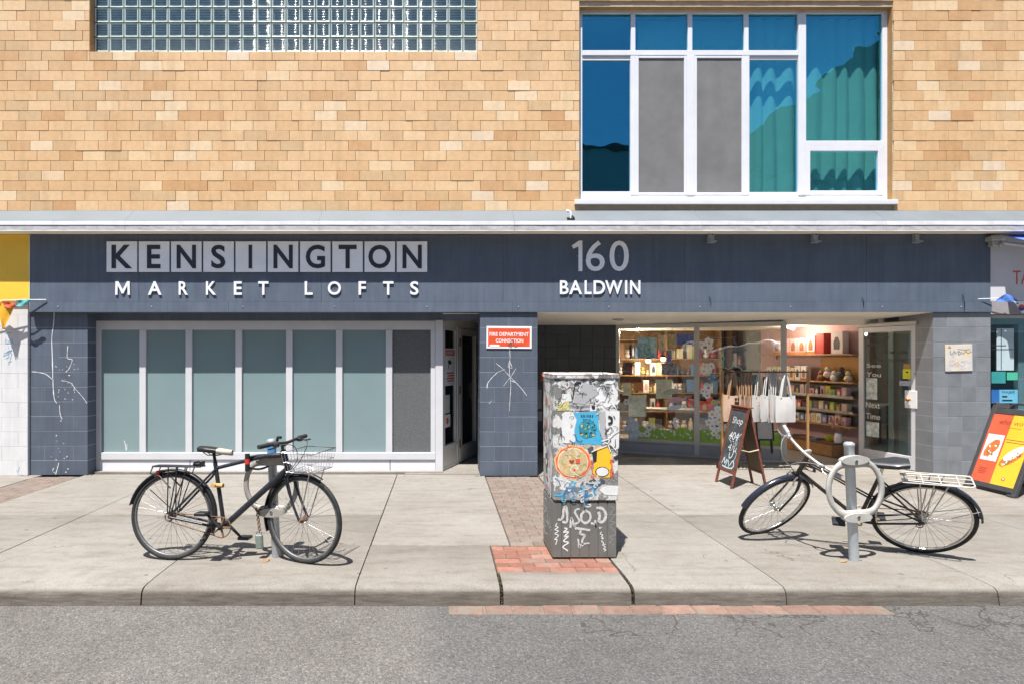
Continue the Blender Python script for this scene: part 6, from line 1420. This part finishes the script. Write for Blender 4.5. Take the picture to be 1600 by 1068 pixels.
box_item(TSH, 1.42, 1.646, .20, .22, .36, .12, IT[0], IT[3], 'large grey pink pouch at the near end of the top shelf', None, 'pouch')
for i in range(7): box_item(TSH, -.05 + i * .135, 1.201, .21, .115, rnd(.20, .27), .10, (IT[1], IT[4], IT[1])[i % 3], (IT[5], IT[3])[i % 2], ordi(i) + ' pale packet with dark motif from the far end of the second shelf', 'packets on the second shelf', 'packet', IT[8] if i % 3 == 0 else None)
MB(TSH).box(.95, 1.7, 1.205, 1.60, .0, .05).build('display_panel', M('orange_wood', (.48, .24, .06), .6), B)
for i in range(5):
    o = thing('plush_toy', ['brown', 'grey', 'pale', 'dark', 'tan'][i] + ' plush lump piled on the near end of the second shelf', 'toy', tuple(TSH @ Vector((1.05 + i * .13, 1.2, .12)))); m_ = MB(TSH); m_.ball((1.05 + i * .13, 1.255 + .06 * (i % 2), .13), .065, 10); m_.ball((1.05 + i * .13, 1.335 + .06 * (i % 2), .13), .045, 10); m_.build('plush_body', [IT[5], IT[0], IT[1], IT[3], IT[4]][i], o)
for row, z, n in ((0, .956, 17), (1, .716, 16), (2, .506, 15)):
    for i in range(n):
        a = -.12 + i * (1.78 / n); f = i / n
        if row == 0: mt = (IT[0], IT[1], IT[2], IT[3])[i % 4] if f < .7 else (IT[2], IT[7], IT[6], IT[8])[i % 4]
        elif row == 1: mt = (IT[4], IT[10], IT[1], IT[8])[i % 4] if f < .5 else (IT[3], IT[6], IT[5], IT[4])[i % 4]
        else: mt = (IT[1], IT[0], IT[1], IT[9])[i % 4] if f < .75 else (IT[2], IT[4])[i % 2]
        box_item(TSH, a, z, .20 + rnd(-.01, .01), 1.78 / n * .86, rnd(.12, .17), .1, mt, IT[(i * 3 + row) % 11], ordi(i) + ' small packet from the far end of the ' + ['third shelf', 'fourth shelf', 'lowest shelf'][row] + ' inside the doorway', ['third shelf packets', 'fourth shelf packets', 'lowest shelf packets'][row], 'packet')
cbn = thing('low_cabinet', 'low honey wood cabinet under the shelves inside the doorway', 'cabinet', tuple(TSH @ Vector((.8, 0, .2))))
MB(TSH).box(.0, 1.55, .01, .21, .0, .40, 0, .004).build('carcass', WOOD, cbn); MB(TSH).box(-.01, 1.56, .21, .228, .0, .415, 0, .004).build('top', WOODD, cbn)
for a, b in ((.01, .76), (.77, 1.54)): MB(TSH).box(a, b, .02, .20, .401, .41, 0, .003).build('door', WOOD, cbn)
for i in range(6): box_item(TSH, .12 + i * .19, .229, .3 + rnd(-.06, .06), .13, .03, .12, IT[(3, 8, 1, 3, 5, 9)[i]], None, ordi(i) + ' flat packet from the far end on the low cabinet', 'flat packets on the cabinet', 'packet')
pot = thing('yellow_pot', 'small yellow green pot on the low cabinet', 'pot', tuple(TSH @ Vector((1.28, .23, .2)))); MB(TSH).tube([(1.28, .229, .2), (1.28, .25, .2), (1.28, .33, .2)], [.035, .05, .06], 14).build('pot_body', M('lime_pot', (.50, .52, .04), .4), pot)
pot = thing('white_vase', 'white vase with dried flowers at the near end of the low cabinet', 'vase', tuple(TSH @ Vector((1.47, .23, .22)))); MB(TSH).tube([(1.47, .229, .22), (1.47, .26, .22), (1.47, .36, .22), (1.47, .38, .22)], [.05, .06, .05, .04], 14).build('vase_body', PLAINW, pot)
m_ = MB(TSH)
for i in range(26): a_ = rnd(0, 6.28); e = (1.47 + rnd(-.13, .13), rnd(.46, .72), .22 + rnd(-.1, .12)); m_.tube([(1.47, .37, .22), e], .003, 4); m_.ball(e, rnd(.012, .026), 6)
m_.build('dried_flowers', M('dried_flower', (.42, .25, .20), .9, 0, .4, 30), pot, kind='stuff')
# ---- stock behind the first and second panes
def rackunit(name, label, T, W_2, Hh, shelves, dep, mat, group, stock):
    o = thing(name, label, 'shelving', tuple(T @ Vector((W_2 / 2, 0, 0))))
    MB(T).box(0, W_2, 0, Hh, -.02, 0).build('back_panel', mat, o)
    for a in (0, W_2 / 2 - .01, W_2 - .02): MB(T).box(a, a + .02, 0, Hh, .001, dep, 0, .002).build('side_panel', mat, o)
    for z in shelves: MB(T).box(.021, W_2 - .021, z - .02, z, .001, dep - .004, 0, .002).build('shelf_board', mat, o)
    k_ = 0
    for s_, z in enumerate(shelves[:-1]):
        a = .05; k_ = 0; room_ = shelves[s_ + 1] - z - .05
        while a < W_2 - .12:
            w_ = rnd(.07, .16)
            if abs(a + w_ / 2 - W_2 / 2) < w_ / 2 + .02: a = W_2 / 2 + .02
            ty = random.random()
            if ty < .42:
                lb_ = ordi(k_) + ' item from the left on the ' + ordi(s_) + ' shelf up of the ' + label.split(' shelving')[0] + ' shelving'; mt_ = IT[stock[random.randrange(len(stock))]]; r_ = min(w_ * .45, room_ * .28); c_ = a + w_ / 2
                if ty < .24:
                    o2 = thing('plush_toy', lb_, 'toy', tuple(T @ Vector((c_, z, dep - .1))), group); q2 = MB(T); q2.ball((c_, z + r_ * .95, dep - .1), r_, 10, 0, (1, 1, .8)); q2.ball((c_, z + r_ * 2.3, dep - .09), r_ * .72, 10); q2.ball((c_ - r_ * .5, z + r_ * 2.95, dep - .09), r_ * .25, 6); q2.ball((c_ + r_ * .5, z + r_ * 2.95, dep - .09), r_ * .25, 6); q2.build('plush_body', mt_, o2, kind='stuff')
                else:
                    o2 = thing('bottle', lb_, 'bottle', tuple(T @ Vector((c_, z, dep - .1))), group); hh_ = room_ * rnd(.6, .9); rr_ = w_ * .32; MB(T).tube([(c_, z + .001, dep - .1), (c_, z + hh_ * .6, dep - .1), (c_, z + hh_ * .72, dep - .1), (c_, z + hh_ * .9, dep - .1)], [rr_, rr_, rr_ * .4, rr_ * .38], 12).build('bottle_body', mt_, o2); MB(T).tube([(c_, z + hh_ * .902, dep - .1), (c_, z + hh_, dep - .1)], rr_ * .45, 10).build('cap', IT[3], o2)
                a += w_; k_ += 1; continue
            box_item(T, a + w_ / 2, z + .001, dep - .03, w_ * .92, room_ * rnd(.5, .95), .12, IT[stock[random.randrange(len(stock))]], IT[random.randrange(11)] if random.random() < .6 else None, ordi(k_) + ' item from the left on the ' + ordi(s_) + ' shelf up of the ' + label.split(' shelving')[0] + ' shelving', group, 'box'); a += w_; k_ += 1
rackunit('wooden_shelving', 'warm wooden shelving at the back of the shop with mixed stock', F((3.55, 4.6, 0), (1, -.05, 0)), 2.2, 2.2, [.1, .48, .86, 1.22, 1.56, 1.95], .32, WOOD, 'stock on the warm shelving', [0, 1, 4, 5, 3, 9, 8, 10])
rackunit('dark_shelving', 'dark brown shelving further right at the back with mixed stock', F((5.85, 4.3, 0), (1, .0, 0)), 1.0, 2.2, [.1, .55, 1.0, 1.4, 1.75], .3, WOODD, 'stock on the dark shelving', [3, 5, 5, 9, 8, 0])
ct = thing('sales_counter', 'pale display table just inside the first shop window', 'table', (3.9, 2.4, 0))
TC = F((3.45, 2.55, 0), S1 - S0)
MB(TC).box(0, 1.0, .66, .69, -.42, 0, 0, .004).build('table_top', M('pale_table', (.42, .38, .32), .5), ct)
for a in (.02, .95):
    for n in (-.40, -.05): MB(TC).box(a, a + .035, 0, .66, n, n + .035, 0, .003).build('leg', WOODD, ct)
MB(TC).box(.03, .97, .28, .30, -.40, -.02, 0, .003).build('lower_shelf', M('pale_table', (.42, .38, .32)), ct)
hang = [('tote_bag', 'cream tote bag with faint landscape print hung inside the first window', 1025, 1050, 592, 622, M('cream_canvas', (.80, .73, .60), .8, 0, .2, 14)), ('tote_bag', 'small off white tote inside the first window beside the cabinet', 973, 986, 597, 617, M('cream_canvas', (.56, .50, .40))), ('print_card', 'orange red printed card inside the first window', 990, 1005, 597, 610, M('orange_card', (.75, .26, .12), .6)),
        ('tote_bag', 'pale bag with a grey picture leaning inside the first window', 982, 1010, 616, 650, M('grey_canvas', (.74, .72, .66), .8, 0, .35, 14)), ('poster', 'blue and grey abstract poster hung inside the first window', 996, 1026, 527, 559, M('blue_art', (.30, .46, .58), .6, 0, .75, 18)),
        ('poster', 'pink and orange hanging card left of the violet banner inside the first window', 1029, 1041, 523, 548, M('pink_art', (.80, .52, .42), .6, 0, .5, 22)), ('poster', 'orange and white hanging card above the violet banner inside the first window', 1044, 1057, 522, 546, M('orange_art', (.80, .48, .25), .6, 0, .5, 22)),
        ('banner', 'violet cloth banner hung inside the first window', 1041, 1050, 547, 568, M('violet_cloth', (.34, .24, .52), .8)), ('banner', 'blue cloth banner at the top right inside the first window', 1057, 1083, 522, 538, M('blue_cloth', (.12, .17, .52), .8, 0, .4, 12)), ('poster', 'dark abstract picture beside the shelf inside the first window', 1034, 1058, 567, 585, M('dark_art', (.28, .24, .32), .6, 0, .8, 20)),
        ('dark_red_bag', 'dark red quilted bag inside the first window near the cabinet', 973, 988, 566, 585, M('dark_red_cloth', (.13, .03, .03), .8, 0, .6, 30)), ('black_shirt', 'black shirt with small white print hung behind the second window', 1192, 1204, 588, 625, INK), ('grey_shirt', 'grey hanging shirt behind the white tote bags inside the second window', 1170, 1184, 585, 625, M('grey_cloth', (.12, .11, .11), .8))]
for nm, lb_, x0, x1, y0, y1, mt in hang:
    Yh = S0.y - .44 * US((x0 + x1) / 2) + .32 + rnd(-.03, .03); T_ = FAC(Yh)
    o = thing(nm, lb_, nm.split('_')[-1], (PX((x0 + x1) / 2, Yh), Yh, PZ(y1, Yh)))
    ax0_, ax1_, az0, az1 = PX(x0, Yh), PX(x1, Yh), PZ(y1, Yh), PZ(y0, Yh); w_ = ax1_ - ax0_
    vs = [(ax0_ + w_ * i / 6 , az0 + (az1 - az0) * j / 4, .008 * math.sin(i * 1.4 + j)) for j in range(5) for i in range(7)]
    fs = [(j * 7 + i, j * 7 + i + 1, j * 7 + i + 8, j * 7 + i + 7) for j in range(4) for i in range(6)]
    q_ = MB(T_); q_.add(vs, fs, 0, True); q_.add([(a_, b_, c_ - .006) for a_, b_, c_ in vs], fs, 0, True); q_.build('sheet' if nm in ('poster', 'banner', 'print_card') else 'cloth', mt, o)
    MB(T_).tube([(ax0_ + w_ * .3, az1 - .004, 0), (ax0_ + w_ * .5, az1 + .10, 0), (ax0_ + w_ * .7, az1 - .004, 0)], .003, 5).build('hanger', BLACK, o)
# ---- shop lamps (lit in the photograph)
def lamp(name, label, p, e, bulb=.03, pend=None):
    o = thing(name, label, 'lamp', p)
    MB().ball(p, bulb, 10).build('bulb', WARM, o)
    if pend: MB().tube([p, (p[0], p[1], pend)], .004, 5).build('cord', BLACK, o); MB().tube([(p[0], p[1], p[2] + .02), (p[0], p[1], p[2] + .07)], [.06, .03], 12).build('shade', BLACK, o)
    else: MB().tube([(p[0] - .12, p[1] + .06, p[2] + .05), (p[0] - .015, p[1] + .01, p[2] + .01)], .03, 12).build('spot_housing', PLAINW, o)
    ld = bpy.data.lights.new(name + '_light', 'POINT'); ld.energy = e; ld.color = (1, .80, .58); ld.shadow_soft_size = .05
    lo = bpy.data.objects.new(name + '_light', ld); COL.objects.link(lo); lo.location = (p[0], p[1] - .06, p[2] - .05); lo.parent = o; lo.matrix_parent_inverse = Matrix.Translation(-Vector(p))
lamp('spot_lamp', 'white spot lamp glowing at the top left of the doorway', (PX(1239, 2.2), 2.2, PZ(513, 2.2)), 9)
lamp('pendant_lamp', 'left of two warm pendant bulbs behind the first window', (PX(1013, 4.0), 4.0, PZ(563, 4.0)), 12, .05, 2.7)
lamp('pendant_lamp', 'right of two warm pendant bulbs behind the first window', (PX(1036, 3.7), 3.7, PZ(560, 3.7)), 12, .05, 2.7)
lamp('spot_lamp', 'warm spot lamp at the top of the first shop window', (PX(995, 3.0), 3.0, 2.10), 26, .03)
# ================================================================== ACROSS THE STREET (mirrored in the glass; invented house row, lengthened to cut sky light)
def house(label, x0, x1, y1, h_, mat, gable=0, cols=3, rows=3, roofmat=None):
    o = thing('street_house', label, 'building', ((x0 + x1) / 2, y1 - 4, 0)); W2 = x1 - x0
    MB().box(x0, x1, y1 - 9, y1, 0, h_).build('wall', mat, o)
    if gable:
        m_ = MB(); xm = (x0 + x1) / 2; m_.prism([(x0 - .3, h_ - .05), (x1 + .3, h_ - .05), (xm, h_ + gable)], y1 - 9.2, y1 + .25, 0, 'y'); m_.build('roof', roofmat, o)
    else:
        MB().box(x0 - .05, x1 + .05, y1 - 9.1, y1 + .18, h_, h_ + .35, bev=.03).build('roof', roofmat, o)
    for c in range(cols):
        for r_ in range(rows):
            cx = x0 + W2 * (c + .5) / cols; z0 = .7 if r_ == 0 else 3.4 + (r_ - 1) * 3.0; hh = 1.9 if r_ == 0 else 1.7; ww = W2 / cols * (.39 if r_ == 0 else .27)
            if z0 + hh > h_ - .2: continue
            f_ = MB().box(cx - ww - .08, cx + ww + .08, y1 - .02, y1 + .05, z0 - .08, z0 + hh + .08, bev=.01).build('window', ALUW, o)
            MB().box(cx - ww, cx - .03, y1 + .051, y1 + .056, z0, z0 + hh).box(cx + .03, cx + ww, y1 + .051, y1 + .056, z0, z0 + hh).build('pane', M('dark_window', (.03, .035, .04), .1), f_)
RB_ = M('dark_red_brick', (.16, .07, .05), .85, 0, .2, 6, bump=.3, bs=20); GBK = M('grey_siding', (.30, .34, .36), .7, 0, .1, 3); SL_ = M('slate_roof', (.06, .06, .065), .7, 0, .2, 5); OB = M('ochre_stucco', (.24, .18, .12), .85, 0, .1, 4); GN = M('green_grey_boards', (.30, .36, .33), .7, 0, .1, 4)
house('dark red brick row house across the street mirrored in the left panes', -30, -20, -17, 8.6, RB_, 2.5, 3, 3, SL_)
house('ochre stucco shop house across the street behind the parked car', -19.9, -10.2, -17, 8.2, OB, 0, 4, 3, SL_)
house('dark red brick flat roofed shop across the street behind the white van', -10.1, .4, -17, 8.8, RB_, 0, 4, 3, GBK)
house('grey boarded flat roofed house across the street mirrored in the loft window', .5, 10.9, -17, 10.2, GBK, 0, 3, 3, SL_)
house('pale green gabled house across the street mirrored in the right loft panes', 11.0, 27.0, -17, 9.3, GN, 6.0, 5, 3, M('weathered_grey_roof', (.16, .17, .17), .8, 0, .25, 3))
house('dark brick gabled house at the far right across the street', 27.4, 38, -17, 8.8, RB_, 3.4, 3, 3, SL_)
def vehicle(name, label, cat, cx, cy, L_, prof, glass, paint, W2=.93):
    o = thing(name, label, cat, (cx, cy, -.1)); T_ = Matrix.Translation((cx, cy, -.125))
    m_ = MB(T_); n = len(prof); vs = []
    for yy, s_ in ((-W2, .93), (-W2 + .10, 1), (W2 - .10, 1), (W2, .93)):
        for x, z in prof: vs.append((x * (1 - (1 - s_) * .25), yy * (1 - .10 * max(0, (z - 1.0))) , .62 + (z - .62) * s_))
    m_.add(vs, [(r_ * n + k_, r_ * n + (k_ + 1) % n, (r_ + 1) * n + (k_ + 1) % n, (r_ + 1) * n + k_) for r_ in range(3) for k_ in range(n)], 0, True); m_.add(vs[:n], [list(range(n))]); m_.add(vs[-n:], [list(range(n))[::-1]])
    m_.build('body', paint, o)
    for g in glass:
        zt = max(p[1] for p in g); q_ = MB(T_)
        for s_ in (1, -1):
            P = [(x, s_ * (W2 * (1 - .10 * max(0, z - 1.0)) + .004), z) for x, z in g]; q_.add(P, [list(range(len(P)))])
        q_.build('side_window', M('vehicle_glass', (.02, .025, .03), .05), o)
    for x in (-L_ * .31, L_ * .31):
        for s_ in (1, -1):
            w_ = MB(T_).circ((x, s_ * (W2 - .10), .33), .24, .09, 'y', 28, 10).build('wheel', RUBBER, o); MB(T_).disc((x, s_ * (W2 - .04), .33), .19, .06, 'y', 20).build('rim', STEEL, w_)
    for s_ in (1, -1): MB(T_).ball((L_ / 2 - .06, s_ * W2 * .72, .78), .13, 10, 0, (.5, 1, .7)).build('headlight', PLAINW, o); MB(T_).box(-L_ / 2 - .01, -L_ / 2 + .05, s_ * W2 * .75 - .1, s_ * W2 * .75 + .1, .75, 1.0, bev=.02).build('tail_light', REDP, o)
vehicle('delivery_van', 'white delivery van parked across the street, mirrored in the shop window', 'van', .6, -11.6, 5.2, [(-2.58, .35), (-2.6, .9), (-2.55, 1.9), (-2.40, 2.12), (.7, 2.15), (1.15, 2.02), (1.75, 1.35), (2.45, 1.10), (2.6, .85), (2.6, .4), (2.5, .3), (-2.5, .3)], [[(.15, 1.35), (1.45, 1.35), (1.05, 1.88), (.15, 1.92)]], M('white_car_paint', (.78, .78, .78), .25, 0, .03))
vehicle('parked_car', 'dark grey car parked across the street, mirrored in the frosted panes', 'car', -6.0, -11.8, 4.5, [(-2.2, .4), (-2.25, .85), (-2.0, 1.0), (-1.6, 1.35), (-.9, 1.5), (.2, 1.48), (.9, 1.08), (2.0, .92), (2.22, .7), (2.2, .4), (2.0, .28), (-2.0, .28)], [[(-1.5, 1.02), (-.35, 1.02), (-.35, 1.40), (-.9, 1.42), (-1.35, 1.30)], [(-.28, 1.02), (.75, 1.02), (.18, 1.38), (-.28, 1.40)]], M('grey_car_paint', (.05, .052, .058), .25, .3, .03))
